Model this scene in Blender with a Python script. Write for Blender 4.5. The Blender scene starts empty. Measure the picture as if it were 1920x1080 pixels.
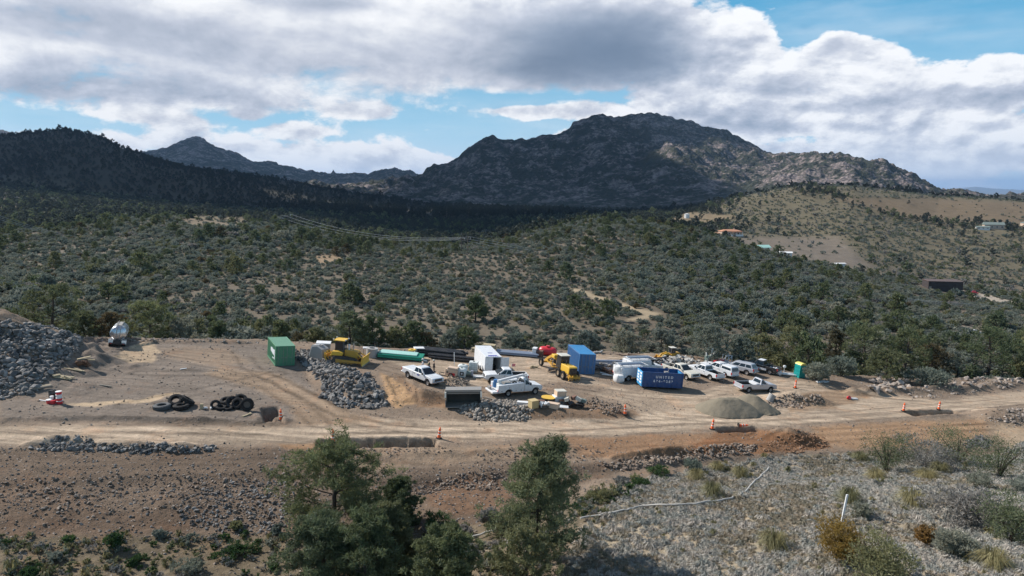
import bpy, bmesh, math, random
import numpy as np
from mathutils import Vector, Matrix, Quaternion
R = math.radians
random.seed(7)
RNG = np.random.default_rng(11)
SC = bpy.context.scene
COL = SC.collection

# ------------------------------------------------------------------ camera
TH = math.atan(184.0 / 1280.0)
FPX = 1280.0
CAM_Z = 25.0
cam_d = bpy.data.cameras.new('camera')
cam_d.sensor_width = 36.0
cam_d.lens = 36.0 * FPX / 1920.0
cam_d.clip_start = 0.5
cam_d.clip_end = 120000.0
cam = bpy.data.objects.new('camera', cam_d)
COL.objects.link(cam)
cam.location = (0, 0, CAM_Z)
cam.rotation_euler = (R(90) - TH, 0, 0)
SC.camera = cam

# ------------------------------------------------------------------ render settings
SC.view_settings.view_transform = 'Standard'
SC.view_settings.look = 'None'
SC.view_settings.exposure = 0.30
SC.view_settings.gamma = 1.0
SC.view_settings.use_curve_mapping = False
SC.render.engine = 'CYCLES'
SC.cycles.max_bounces = 5
SC.cycles.diffuse_bounces = 2
SC.cycles.glossy_bounces = 2
SC.cycles.transmission_bounces = 3
SC.cycles.transparent_max_bounces = 10
SC.cycles.volume_bounces = 0
SC.cycles.use_denoising = True
SC.cycles.denoiser = 'OPENIMAGEDENOISE'
SC.cycles.sample_clamp_indirect = 4.0

# ------------------------------------------------------------------ sun
SUN_EL = R(40)
SUN_H = Vector((-0.90, 0.436)).normalized()
SUN = Vector((SUN_H.x * math.cos(SUN_EL), SUN_H.y * math.cos(SUN_EL), math.sin(SUN_EL)))
sd = bpy.data.lights.new('sun', 'SUN')
sd.energy = 4.9
sd.angle = R(0.53)
sd.color = (1.0, 0.955, 0.90)
so = bpy.data.objects.new('sun', sd)
COL.objects.link(so)
so.location = (-60, 30, 80)
so.rotation_euler = SUN.to_track_quat('Z', 'Y').to_euler()

# ------------------------------------------------------------------ node helper
class NT:
    def __init__(self, tree):
        self.t = tree
        self.n = tree.nodes
        self.l = tree.links
    def node(self, kind, **kw):
        nd = self.n.new(kind)
        for k, v in kw.items():
            setattr(nd, k, v)
        return nd
    def put(self, sock, val):
        if val is None:
            return
        if isinstance(val, bpy.types.NodeSocket):
            self.l.new(val, sock)
        else:
            if sock.type == 'RGBA' and len(val) == 3:
                val = (*val, 1.0)
            sock.default_value = val
    def m(self, op, a, b=None, c=None, clamp=False):
        nd = self.node('ShaderNodeMath', operation=op, use_clamp=clamp)
        self.put(nd.inputs[0], a); self.put(nd.inputs[1], b); self.put(nd.inputs[2], c)
        return nd.outputs[0]
    def v(self, op, a, b=None, s=None):
        nd = self.node('ShaderNodeVectorMath', operation=op)
        self.put(nd.inputs[0], a); self.put(nd.inputs[1], b)
        if s is not None:
            self.put(nd.inputs['Scale'], s)
        return nd.outputs['Value'] if op in ('DOT_PRODUCT', 'LENGTH', 'DISTANCE') else nd.outputs[0]
    def xyz(self, x, y, z):
        nd = self.node('ShaderNodeCombineXYZ')
        self.put(nd.inputs[0], x); self.put(nd.inputs[1], y); self.put(nd.inputs[2], z)
        return nd.outputs[0]
    def noise(self, vec, scale, detail=4, rough=0.5, dist=0.0, color=False):
        nd = self.node('ShaderNodeTexNoise')
        self.put(nd.inputs['Vector'], vec); self.put(nd.inputs['Scale'], scale)
        self.put(nd.inputs['Detail'], detail); self.put(nd.inputs['Roughness'], rough)
        self.put(nd.inputs['Distortion'], dist)
        return nd.outputs['Color'] if color else nd.outputs[0]
    def voro(self, vec, scale, feature='F1', out='Distance', rnd=1.0):
        nd = self.node('ShaderNodeTexVoronoi', feature=feature)
        self.put(nd.inputs['Vector'], vec); self.put(nd.inputs['Scale'], scale)
        self.put(nd.inputs['Randomness'], rnd)
        return nd.outputs[out]
    def sm(self, x, lo, hi, a=0.0, b=1.0):
        nd = self.node('ShaderNodeMapRange', interpolation_type='SMOOTHSTEP')
        self.put(nd.inputs[0], x); self.put(nd.inputs[1], lo); self.put(nd.inputs[2], hi)
        self.put(nd.inputs[3], a); self.put(nd.inputs[4], b)
        return nd.outputs[0]
    def lin(self, x, lo, hi, a=0.0, b=1.0):
        nd = self.node('ShaderNodeMapRange')
        self.put(nd.inputs[0], x); self.put(nd.inputs[1], lo); self.put(nd.inputs[2], hi)
        self.put(nd.inputs[3], a); self.put(nd.inputs[4], b)
        return nd.outputs[0]
    def mix(self, f, a, b, blend='MIX'):
        nd = self.node('ShaderNodeMix', data_type='RGBA', blend_type=blend)
        self.put(nd.inputs[0], f); self.put(nd.inputs[6], a); self.put(nd.inputs[7], b)
        return nd.outputs[2]
    def mixf(self, f, a, b):
        nd = self.node('ShaderNodeMix', data_type='FLOAT')
        self.put(nd.inputs[0], f); self.put(nd.inputs[2], a); self.put(nd.inputs[3], b)
        return nd.outputs[0]

def px_dir(u, v):
    dx = (u - 960) / FPX; dy = (540 - v) / FPX
    c, s = math.cos(TH), math.sin(TH)
    d = Vector((dx, c + dy * s, -s + dy * c))
    return d.normalized()

# ------------------------------------------------------------------ sky: clear air plus a broken cloud layer
def build_world():
    w = bpy.data.worlds.new('World')
    SC.world = w
    w.use_nodes = True
    t = NT(w.node_tree)
    w.node_tree.nodes.clear()
    sky = t.node('ShaderNodeTexSky', sky_type='NISHITA')
    sky.sun_disc = False
    sky.sun_elevation = SUN_EL
    sky.sun_rotation = math.atan2(SUN_H.x, SUN_H.y)
    sky.altitude = 1500
    sky.air_density = 1.0
    sky.dust_density = 0.6
    sky.ozone_density = 1.6
    tc = t.node('ShaderNodeTexCoord').outputs['Generated']
    sep = t.node('ShaderNodeSeparateXYZ'); t.put(sep.inputs[0], tc)
    x, y, z = sep.outputs
    zc = t.m('MAXIMUM', z, 0.0)
    az = t.m('ARCTAN2', x, y)
    el = t.m('ARCSINE', z)
    ae = t.xyz(az, el, 0.0)
    inv = t.m('DIVIDE', 1.0, t.m('ADD', zc, 0.15))
    P = t.xyz(t.m('MULTIPLY', x, inv), t.m('MULTIPLY', y, inv), 0.0)
    # the same plane seen a little towards the sun, to find which flank of a cloud is lit
    x2 = t.m('ADD', x, -0.010); z2 = t.m('MAXIMUM', t.m('ADD', z, 0.016), 0.0)
    inv2 = t.m('DIVIDE', 1.0, t.m('ADD', z2, 0.15))
    P2 = t.xyz(t.m('MULTIPLY', x2, inv2), t.m('MULTIPLY', y, inv2), 0.0)
    Q = t.xyz(t.m('MULTIPLY', az, 1.0), t.m('MULTIPLY', el, 1.9), 0.0)
    Q2 = t.xyz(t.m('ADD', az, -0.010), t.m('MULTIPLY', t.m('ADD', el, 0.013), 1.9), 0.0)
    def blobs(lst):
        tot = None
        for (u, v, su, sv, wgt) in lst:
            d = px_dir(u, v)
            a0 = math.atan2(d.x, d.y); e0 = math.asin(d.z)
            q = t.v('MULTIPLY', t.v('SUBTRACT', ae, (a0, e0, 0)), (FPX / su, FPX / sv, 0))
            g = t.m('MULTIPLY', t.m('POWER', 2.718, t.m('MULTIPLY', t.v('DOT_PRODUCT', q, q), -1.0)), wgt)
            tot = g if tot is None else t.m('ADD', tot, g)
        return tot
    cover = blobs([
        (900, 70, 1300, 110, 0.10), (1560, 200, 380, 110, 0.16),
        (1730, 10, 190, 58, -0.62), (1905, 45, 120, 40, -0.36), (1510, 50, 40, 46, -0.34),
        (560, 218, 330, 22, -0.15), (955, 188, 90, 13, -0.24), (1090, 180, 60, 10, -0.12), (850, 262, 120, 34, -0.22), (1010, 236, 80, 16, -0.18),
        (170, 240, 170, 24, -0.16), (60, 222, 90, 14, -0.14), (1470, 262, 90, 15, -0.20), (430, 262, 60, 12, -0.08), (640, 262, 80, 12, -0.10), (960, 250, 130, 16, -0.06),
        (300, 60, 420, 90, 0.16), (800, 70, 320, 100, 0.18), (1120, 70, 170, 80, 0.22), (1330, 110, 110, 90, 0.18),
        (1440, 80, 90, 60, 0.12), (1560, 78, 50, 30, 0.26), (1660, 78, 70, 28, 0.28), (1850, 140, 150, 70, 0.16), (1250, 220, 260, 40, 0.14),
        (466, 214, 30, 12, 0.30), (545, 245, 52, 13, 0.30), (345, 232, 60, 14, 0.22), (230, 215, 70, 12, 0.20), (690, 212, 80, 15, 0.32), (800, 245, 34, 11, 0.22), (1000, 210, 110, 12, 0.26),
        (1660, 300, 380, 62, 0.20), (420, 290, 560, 62, 0.145), (60, 150, 260, 60, 0.10), (330, 190, 300, 26, 0.10),
        (470, 280, 90, 15, 0.18), (720, 300, 130, 20, 0.18), (330, 262, 90, 14, 0.14),
    ])
    Q3 = t.xyz(az, t.m('MULTIPLY', t.m('ADD', el, 0.030), 1.9), 0.0)
    def puffs(q):                                    # rounded heads of the cumulus
        w = t.v('ADD', q, t.v('SCALE', t.noise(q, 16.0, 2, 0.5, color=True), s=0.035))
        a = t.m('MULTIPLY_ADD', t.voro(w, 13.0), -0.22, 0.11)
        return t.m('ADD', a, t.m('MULTIPLY_ADD', t.voro(w, 31.0), -0.11, 0.05))
    soft = blobs([(260, 90, 430, 110, 1.0), (760, 90, 330, 100, 0.9), (1080, 90, 170, 80, 0.7)])
    soft = t.m('MINIMUM', soft, 1.0)
    crisp = t.m('SUBTRACT', 1.0, t.m('MULTIPLY', soft, 0.85))
    n1 = t.noise(P, 1.5, 7, 0.54, 0.2)
    n2 = t.noise(Q, 7.0, 10, 0.64, 0.15)
    hf = t.m('MULTIPLY_ADD', t.noise(Q, 46.0, 5, 0.68), 0.16, -0.08)
    veilq = t.sm(t.noise(t.v('MULTIPLY', Q, (1.0, 2.6, 1.0)), 3.2, 5, 0.6), 0.38, 0.80, 0.0, 0.32)
    low = t.sm(el, 0.05, 0.22)                       # puffs low down, broad sheets higher up
    cov = t.m('ADD', cover, t.sm(el, 0.32, 0.80, -0.06, -0.24))
    def field(q, nb, nq, pf):
        f = t.mixf(low, nq, t.m('MULTIPLY_ADD', nb, 0.60, t.m('MULTIPLY', nq, 0.40)))
        return t.m('ADD', t.m('ADD', f, cov), t.m('MULTIPLY', pf, crisp))
    pf = puffs(Q)
    fld = t.m('ADD', field(Q, n1, n2, pf), t.m('MULTIPLY', hf, t.m('MULTIPLY_ADD', crisp, 0.7, 0.3)))
    flds = t.m('ADD', field(Q2, t.noise(P2, 1.5, 4, 0.54, 0.2), t.noise(Q2, 7.0, 10, 0.64, 0.15), puffs(Q2)), t.m('MULTIPLY', t.m('MULTIPLY_ADD', t.noise(Q2, 46.0, 3, 0.68), 0.16, -0.08), crisp))
    fldu = field(Q3, n1, t.noise(Q3, 7.0, 3, 0.55, 0.1), pf)
    alpha = t.m('DIVIDE', t.m('SUBTRACT', fld, 0.475), t.m('MULTIPLY_ADD', soft, 0.10, 0.085))
    alpha = t.m('MAXIMUM', t.sm(alpha, 0.0, 1.0), veilq)
    # thick parts and shaded bellies are grey, the flank towards the sun is white
    thick = t.sm(fld, 0.58, 0.98)
    lit = t.m('MULTIPLY', t.m('SUBTRACT', flds, fld), t.m('MULTIPLY_ADD', crisp, 0.7, 2.3))
    belly = t.m('MULTIPLY', t.m('SUBTRACT', fldu, 0.50), t.m('MULTIPLY_ADD', crisp, 0.42, 0.36))
    dark = blobs([
        (1150, 85, 120, 62, 1.6), (1030, 120, 160, 42, 1.05), (950, 40, 120, 50, 0.22), (380, 185, 420, 20, 0.26), (340, 165, 140, 26, 0.42), (520, 110, 210, 34, 0.46), (130, 42, 170, 32, 0.62),
        (150, 150, 130, 26, 0.40), (60, 180, 90, 14, 0.30), (700, 150, 160, 26, 0.28), (590, 6, 90, 14, 0.60), (1380, 172, 160, 16, 0.32),
        (1540, 204, 200, 12, 0.34), (1680, 236, 190, 10, 0.28), (1400, 238, 140, 9, 0.26), (1780, 178, 170, 12, 0.24), (1560, 276, 240, 9, 0.20),
    ])
    shade = t.m('ADD', t.m('ADD', t.m('MULTIPLY', thick, 0.12), lit), t.m('MULTIPLY', dark, t.lin(n1, 0.3, 0.7, 0.62, 1.25)))
    shade = t.m('ADD', shade, t.m('MAXIMUM', belly, 0.0))
    shade = t.m('SUBTRACT', 1.0, t.m('POWER', 2.718, t.m('MULTIPLY', t.m('MAXIMUM', t.m('ADD', shade, 0.02), 0.0), -1.4)))
    ramp = t.node('ShaderNodeValToRGB')
    e = ramp.color_ramp.elements
    e[0].position = 0.0; e[0].color = (9.0, 9.1, 9.3, 1)
    e[1].position = 1.0; e[1].color = (1.2, 1.75, 2.6, 1)
    for pos, c in ((0.22, (7.9, 8.1, 8.5)), (0.50, (5.3, 5.7, 6.6)), (0.80, (2.7, 3.3, 4.3))):
        q = e.new(pos); q.color = (*c, 1)
    t.put(ramp.inputs[0], shade)
    blue = t.mix(t.sm(el, 0.0, 0.30), (4.0, 6.6, 8.3), (0.40, 3.3, 5.9))
    clear = t.mix(t.sm(el, 0.30, 0.75, 0.92, 0.0), sky.outputs[0], blue)
    colr = t.mix(alpha, clear, ramp.outputs[0])
    veil = t.sm(el, 0.0, 0.10, 0.55, 0.0)            # bright hazy air along the horizon
    colr = t.mix(veil, colr, (6.9, 7.6, 8.6))
    bg = t.node('ShaderNodeBackground')
    t.put(bg.inputs[0], colr); bg.inputs[1].default_value = 0.092
    out = t.node('ShaderNodeOutputWorld')
    t.l.new(bg.outputs[0], out.inputs[0])
    w.cycles.sampling_method = 'MANUAL'
    w.cycles.sample_map_resolution = 512
build_world()
# ------------------------------------------------------------------ noise
def _h(ix, iy, seed):
    n = (ix.astype(np.int64) * 374761393 + iy.astype(np.int64) * 668265263 + seed * 1442695041) & 0xffffffff
    n = ((n ^ (n >> 13)) * 1274126177) & 0xffffffff
    n = ((n ^ (n >> 15)) * 2246822519) & 0xffffffff
    return ((n ^ (n >> 16)) & 0xffffffff) / 4294967296.0
def vnoise(x, y, seed=0):
    ix = np.floor(x); iy = np.floor(y)
    fx = x - ix; fy = y - iy
    sx = fx * fx * fx * (fx * (fx * 6 - 15) + 10); sy = fy * fy * fy * (fy * (fy * 6 - 15) + 10)
    a = _h(ix, iy, seed); b = _h(ix + 1, iy, seed); c = _h(ix, iy + 1, seed); d = _h(ix + 1, iy + 1, seed)
    return 2 * ((a + (b - a) * sx) * (1 - sy) + (c + (d - c) * sx) * sy) - 1
def fbm(x, y, octv=4, seed=0, gain=0.5):
    s = np.zeros_like(x, dtype=float); amp = 1.0; tot = 0
    for o in range(octv):
        s += amp * vnoise(x * 2 ** o + 17.3 * o, y * 2 ** o - 9.1 * o, seed + o); tot += amp; amp *= gain
    return s / tot
def ridged(x, y, octv=4, seed=0):
    s = np.zeros_like(x, dtype=float); amp = 1.0; tot = 0
    for o in range(octv):
        s += amp * (1 - 2 * np.abs(vnoise(x * 2 ** o, y * 2 ** o, seed + o))); tot += amp; amp *= 0.55
    return s / tot
def worley(x, y, seed=0):
    ix = np.floor(x); iy = np.floor(y)
    best = np.full(x.shape, 9.0); val = np.zeros(x.shape)
    for dx in (-1, 0, 1):
        for dy in (-1, 0, 1):
            jx = ix + dx; jy = iy + dy
            d = np.hypot(jx + _h(jx, jy, seed) - x, jy + _h(jx, jy, seed + 5) - y)
            m = d < best
            best = np.where(m, d, best); val = np.where(m, _h(jx, jy, seed + 9), val)
    return best, val
def sstep(x, lo, hi):
    t = np.clip((x - lo) / (hi - lo), 0, 1)
    return t * t * (3 - 2 * t)

# ------------------------------------------------------------------ terrain: ridge lines and slopes given by bearing, drop angle and distance
KT = 0.085                                   # the levelled work yard falls gently to the right
CT, ST = math.cos(TH), math.sin(TH)
def tanv(v):
    return np.tan(TH + np.arctan((np.asarray(v, float) - 540) / FPX))
def a_of(u, v):
    return (np.asarray(u, float) - 960) / FPX * (CT + tanv(v) * ST)
def project(x, y, z):
    dep = y * CT - (z - CAM_Z) * ST
    return 960 + FPX * x / dep, 540 - FPX * (y * ST + (z - CAM_Z) * CT) / dep

CURVES = []                                  # (a, y, z, amp_rock, rows from the previous curve)
def curve_vy(pts, rows, rock=0.0):
    u, v, y = np.array(pts, float).T
    CURVES.append((a_of(u, v), y, CAM_Z - y * tanv(v), rock, rows))
def curve_plane(pts, rows, dy=0.0, dz=0.0):
    u, v = np.array(pts, float).T
    a = a_of(u, v); y = CAM_Z / (tanv(v) - KT * a) + dy
    CURVES.append((a, y, -KT * a * y + dz, 0.0, rows))
def curve_back(ref, rows, dy, dv, rock=0.0):  # a hidden dip behind an earlier ridge line
    a, y, z, _, _ = CURVES[ref]
    y2 = y + dy
    CURVES.append((a, y2, CAM_Z - y2 * ((CAM_Z - z) / y + dv / FPX), rock, rows))

near = [(-400, 38.5), (0, 38.5), (500, 41), (750, 40.5), (1000, 37), (1250, 36), (1500, 34), (1750, 33), (2320, 33)]
curve_vy([(u, 1080 + 620, y * 0.45) for u, y in near], 0)
curve_vy([(u, 1080, y) for u, y in near], 26)
curve_vy([(-400, 1000, 43.2), (0, 1000, 43.2), (500, 1000, 46.0), (750, 1000, 46.6), (1000, 1000, 44), (1250, 1000, 42), (1500, 1000, 41), (1750, 1000, 40), (2320, 1000, 40)], 56)
curve_vy([(-400, 945, 46.0), (0, 945, 46.0), (500, 940, 50.0), (750, 940, 51.0), (1000, 940, 51.5), (1250, 940, 50), (1500, 940, 49), (1750, 940, 48), (2320, 940, 48)], 42)
EDGE = [(-400, 905), (0, 905), (250, 897), (500, 888), (750, 905), (1000, 884), (1250, 868), (1500, 852), (1750, 845), (2320, 838)]
curve_plane(EDGE, 46, dy=-0.6, dz=-0.35)
curve_plane(EDGE, 6, dy=0.8)
FAR = [(-400, 632), (0, 632), (250, 637), (500, 640), (750, 657), (1000, 659), (1250, 666), (1400, 682), (1500, 704), (1750, 712), (2320, 716)]
curve_plane(FAR, 175, dy=-1.5)
curve_plane(FAR, 8, dy=0.8)
I_FAR = len(CURVES) - 1
curve_plane(FAR, 5, dy=6.0, dz=-2.2)
curve_vy([(-400, 640, 122), (0, 640, 122), (250, 642, 122), (500, 643, 122), (750, 659, 124), (1000, 661, 124), (1250, 664, 126), (1400, 676, 126), (1500, 694, 128), (1750, 694, 134), (2320, 696, 140)], 8)
curve_vy([(-400, 600, 142), (0, 600, 142), (500, 602, 142), (750, 612, 142), (1000, 616, 142), (1250, 621, 144), (1500, 642, 148), (1750, 650, 154), (2320, 660, 160)], 24)
curve_vy([(-400, 550, 172), (0, 550, 172), (500, 552, 172), (750, 562, 170), (1000, 566, 172), (1250, 576, 175), (1500, 600, 180), (1750, 616, 188), (2320, 630, 196)], 26)
curve_vy([(-400, 495, 225), (0, 495, 225), (500, 500, 220), (750, 510, 220), (1000, 512, 225), (1250, 522, 225), (1500, 556, 225), (1750, 584, 235), (2320, 604, 245)], 28)
curve_vy([(-400, 462, 275), (0, 460, 275), (500, 450, 280), (750, 474, 285), (1000, 466, 290), (1250, 472, 280), (1500, 524, 275), (1750, 562, 285), (2320, 588, 300)], 24)
curve_vy([(-400, 445, 310), (0, 440, 315), (150, 428, 330), (300, 410, 350), (420, 414, 350), (500, 420, 350), (620, 438, 350), (750, 456, 350), (880, 462, 350), (950, 450, 370), (1000, 436, 375), (1100, 414, 380), (1200, 418, 380), (1300, 434, 370), (1400, 466, 350), (1500, 496, 330), (1600, 514, 330), (1700, 526, 330), (1800, 538, 330), (1920, 558, 330), (2320, 575, 330)], 22)
I_CREST = len(CURVES) - 1
curve_back(I_CREST, 6, 40, 9)
curve_vy([(-400, 432, 460), (0, 428, 470), (300, 417, 500), (500, 424, 520), (620, 436, 520), (750, 450, 520), (880, 455, 560), (920, 446, 600), (1000, 434, 560), (1100, 424, 560), (1250, 426, 560), (1400, 458, 520), (1500, 480, 480), (1600, 498, 470), (1750, 530, 460), (1920, 545, 450), (2320, 552, 450)], 18)
curve_vy([(-400, 402, 620), (0, 402, 620), (300, 400, 650), (500, 410, 650), (600, 420, 680), (750, 440, 700), (900, 440, 720), (1000, 428, 720), (1100, 416, 720), (1250, 412, 700), (1400, 430, 640), (1500, 450, 600), (1600, 460, 580), (1750, 480, 570), (1920, 490, 560), (2320, 492, 560)], 22, 0.0)
curve_vy([(-400, 366, 800), (0, 368, 800), (200, 380, 820), (400, 396, 850), (600, 406, 900), (800, 416, 950), (1000, 413, 950), (1250, 404, 850), (1300, 398, 800), (1400, 395, 760), (1500, 405, 720), (1600, 410, 700), (1750, 425, 700), (1920, 427, 700), (2320, 427, 700)], 24, 0.2)
curve_vy([(-400, 350, 950), (0, 350, 950), (400, 386, 1050), (800, 401, 1100), (1000, 403, 1100), (1200, 406, 1000), (1270, 405, 950), (1300, 397, 930), (1350, 380, 910), (1400, 366, 900), (1450, 356, 900), (1500, 350, 900), (1600, 349, 900), (1700, 361, 900), (1760, 369, 900), (1850, 372, 900), (1920, 377, 900), (2320, 382, 900)], 24, 0.35)
curve_vy([(-400, 322, 1150), (0, 310, 1180), (120, 300, 1180), (250, 322, 1180), (400, 352, 1200), (600, 384, 1250), (800, 394, 1300), (1000, 397, 1300), (1200, 402, 1250), (1350, 388, 1150), (1450, 366, 1150), (1600, 360, 1150), (1700, 372, 1150), (1900, 386, 1150), (2320, 390, 1150)], 22, 0.9)
curve_vy([(-400, 305, 1560), (-100, 266, 1500), (0, 257, 1500), (60, 251, 1500), (120, 244, 1500), (180, 255, 1500), (230, 279, 1500), (300, 304, 1500), (370, 319, 1500), (500, 334, 1550), (600, 352, 1550), (700, 370, 1500), (800, 384, 1500), (1000, 390, 1500), (1200, 396, 1500), (1400, 384, 1450), (1700, 376, 1450), (2320, 392, 1450)], 40, 1.3)
I_DH = len(CURVES) - 1
curve_back(I_DH, 6, 200, 5, 1.0)
curve_vy([(-400, 320, 2000), (0, 280, 2000), (120, 270, 2000), (250, 315, 2000), (400, 350, 2000), (600, 371, 2000), (700, 377, 2000), (800, 380, 2000), (1000, 382, 2000), (1200, 380, 1950), (1400, 372, 1800), (1600, 366, 1800), (1770, 370, 1800), (2320, 388, 1800)], 12, 4.0)
curve_vy([(-400, 330, 2350), (0, 300, 2350), (400, 345, 2350), (700, 360, 2350), (790, 358, 2350), (850, 345, 2350), (950, 332, 2350), (1080, 322, 2350), (1200, 300, 2350), (1250, 275, 2350), (1290, 290, 2300), (1350, 322, 2250), (1400, 335, 2150), (1450, 328, 2100), (1520, 320, 2080), (1600, 310, 2080), (1620, 320, 2080), (1700, 345, 2080), (1770, 368, 2080), (2320, 385, 2080)], 44, 15.0)
curve_vy([(-400, 330, 2650), (0, 300, 2650), (400, 340, 2650), (700, 350, 2650), (790, 342, 2650), (850, 320, 2650), (925, 292, 2650), (1040, 285, 2650), (1120, 268, 2650), (1250, 262, 2650), (1320, 280, 2550), (1380, 300, 2450), (1440, 305, 2400), (1480, 302, 2350), (1500, 299, 2350), (1540, 291, 2350), (1570, 298, 2350), (1600, 303, 2350), (1640, 308, 2350), (1680, 318, 2350), (1720, 335, 2350), (1770, 364, 2350), (1800, 374, 2350), (2320, 385, 2350)], 44, 16.0)
curve_vy([(-400, 330, 3000), (0, 300, 3000), (400, 340, 3000), (700, 345, 3000), (770, 334, 3000), (790, 328, 3000), (800, 319, 3000), (850, 301, 3000), (880, 276, 3000), (925, 256, 3000), (950, 263, 3000), (990, 259, 3000), (1040, 250, 3000), (1068, 240, 3000), (1074, 228, 3000), (1110, 216, 3000), (1130, 211, 3000), (1150, 219, 3000), (1185, 213, 3000), (1220, 209, 3000), (1260, 216, 3000), (1290, 222, 3000), (1320, 238, 3000), (1360, 251, 3000), (1400, 269, 3000), (1440, 287, 3000), (1480, 293, 3000), (1520, 298, 3000), (1600, 318, 3000), (1720, 345, 3000), (1780, 374, 3000), (2320, 385, 3000)], 50, 11.0)
I_MT = len(CURVES) - 1
curve_back(I_MT, 6, 500, 12, 4.0)
curve_vy([(-400, 262, 5000), (-30, 240, 5000), (0, 247, 5000), (25, 252, 5000), (60, 270, 5000), (200, 300, 5000), (250, 291, 5000), (275, 288, 5000), (310, 280, 5000), (345, 264, 5000), (368, 258, 5000), (395, 270, 5000), (430, 285, 5000), (480, 303, 5000), (520, 310, 5000), (560, 318, 5000), (600, 326, 5000), (620, 326, 5000), (625, 320, 5000), (631, 329, 5000), (690, 326, 5000), (715, 315, 5000), (745, 318, 5000), (770, 322, 5000), (790, 330, 5000), (900, 345, 5000), (1500, 370, 5000), (2320, 385, 5000)], 46, 14.0)
I_FP = len(CURVES) - 1
curve_back(I_FP, 4, 1000, 12, 4.0)
curve_vy([(-400, 377, 12000), (2320, 377, 12000)], 6)
curve_vy([(-400, 362, 26000), (2320, 362, 26000)], 10)
curve_vy([(-400, 358, 30000), (1700, 359, 30000), (1780, 356, 30000), (1800, 352.5, 30000), (1830, 350, 30000), (1862, 353.5, 30000), (1920, 356, 30000), (2320, 357, 30000)], 10, 10.0)
curve_vy([(-400, 361, 40000), (2320, 361, 40000)], 4)
NC = len(CURVES)

def knots(a):
    Y = np.empty((NC, a.size)); Z = np.empty((NC, a.size)); A = np.empty((NC, a.size))
    for i, (ca, cy, cz, amp, _) in enumerate(CURVES):
        Y[i] = np.interp(a, ca, cy); Z[i] = np.interp(a, ca, cz); A[i] = amp
        if i:
            Y[i] = np.maximum(Y[i], Y[i - 1] + 0.4)
    return Y, Z, A
def hermite(Y, Z, A, y):
    h = np.diff(Y, axis=0); d = np.diff(Z, axis=0) / h
    m = np.zeros_like(Z)
    w1 = 2 * h[1:] + h[:-1]; w2 = h[1:] + 2 * h[:-1]
    with np.errstate(divide='ignore', invalid='ignore'):
        hm = (w1 + w2) / (w1 / d[:-1] + w2 / d[1:])
    m[1:-1] = np.where(d[:-1] * d[1:] > 0, hm, 0.0)
    m[0] = d[0]; m[-1] = d[-1]
    i = np.clip((Y <= y).sum(0) - 1, 0, NC - 2)
    k = np.arange(y.size)
    hh = h[i, k]; t = np.clip((y - Y[i, k]) / hh, 0, 1)
    z = ((1 + 2 * t) * (1 - t) ** 2) * Z[i, k] + t * (1 - t) ** 2 * hh * m[i, k] + t * t * (3 - 2 * t) * Z[i + 1, k] + t * t * (t - 1) * hh * m[i + 1, k]
    amp = A[i, k] * (1 - t) + A[i + 1, k] * t
    return z, amp, i + t

FEATURES = []                                # functions (x, y, z) -> z
def terrain(x, y):
    x = np.asarray(x, float); y = np.maximum(np.asarray(y, float), 15.0)
    a = x / y
    Y, Z, A = knots(a)
    z, amp, s = hermite(Y, Z, A, np.clip(y, Y[0], Y[-1]))
    # small relief near by, rolling relief on the hills, crags on the mountain
    nearw = 1 - sstep(y, 110, 150)
    yard = sstep(s, 4.6, 5.2) * (1 - sstep(s, 6.2, 7.0))
    z = z + nearw * (1 - 0.72 * yard) * (0.30 * fbm(x / 5.0, y / 5.0, 4, 3) + 0.07 * fbm(x / 0.9, y / 0.9, 3, 8))
    z = z + (1 - nearw) * sstep(y, 110, 200) * (1 - sstep(y, 700, 1000)) * (1.6 * fbm(x / 45.0, y / 45.0, 4, 21) - 0.6 * np.abs(fbm(x / 28.0, y / 60.0, 3, 25)))
    far = sstep(y, 600, 1200)
    if far.max() > 0:
        w1, c1 = worley(x / 34, y / 50, 4)
        w2, c2 = worley(x / 13, y / 18, 6)
        rk = amp * (1.9 * ridged(x / 230, y / 330, 4, 40) + 1.1 * fbm(x / 90, y / 110, 3, 45) + 1.0 * (0.75 - w1) * (0.4 + c1) + 0.45 * (0.7 - w2) * (0.3 + c2))
        z = z + far * (rk - amp * 0.9)
    for fn in FEATURES:
        z = fn(x, y, z)
    return z
def ground(x, y):
    return float(terrain(np.array([x]), np.array([y]))[0])
def hit(u, v, ymin=30.0, ymax=6000.0):
    """where the sight line through a picture point meets the ground"""
    d = px_dir(u, v)
    ys = np.exp(np.linspace(math.log(ymin), math.log(ymax), 700))
    for _ in range(2):
        xs = ys * d.x / d.y; zs = CAM_Z + ys * d.z / d.y
        below = zs <= terrain(xs, ys)
        i = int(np.argmax(below)) if below.any() else len(ys) - 1
        lo = ys[max(i - 1, 0)]; hi = ys[i]
        ys = np.linspace(lo, hi, 60)
    y = ys[30]
    return Vector((y * d.x / d.y, y, ground(y * d.x / d.y, y)))
def hits(pts):
    return [hit(*p) for p in pts]
def slope_quat(p, yaw=0.0, e=1.0):
    gx = (ground(p.x + e, p.y) - ground(p.x - e, p.y)) / (2 * e)
    gy = (ground(p.x, p.y + e) - ground(p.x, p.y - e)) / (2 * e)
    n = Vector((-gx, -gy, 1)).normalized()
    return Vector((0, 0, 1)).rotation_difference(n) @ Quaternion((0, 0, 1), yaw)
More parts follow.
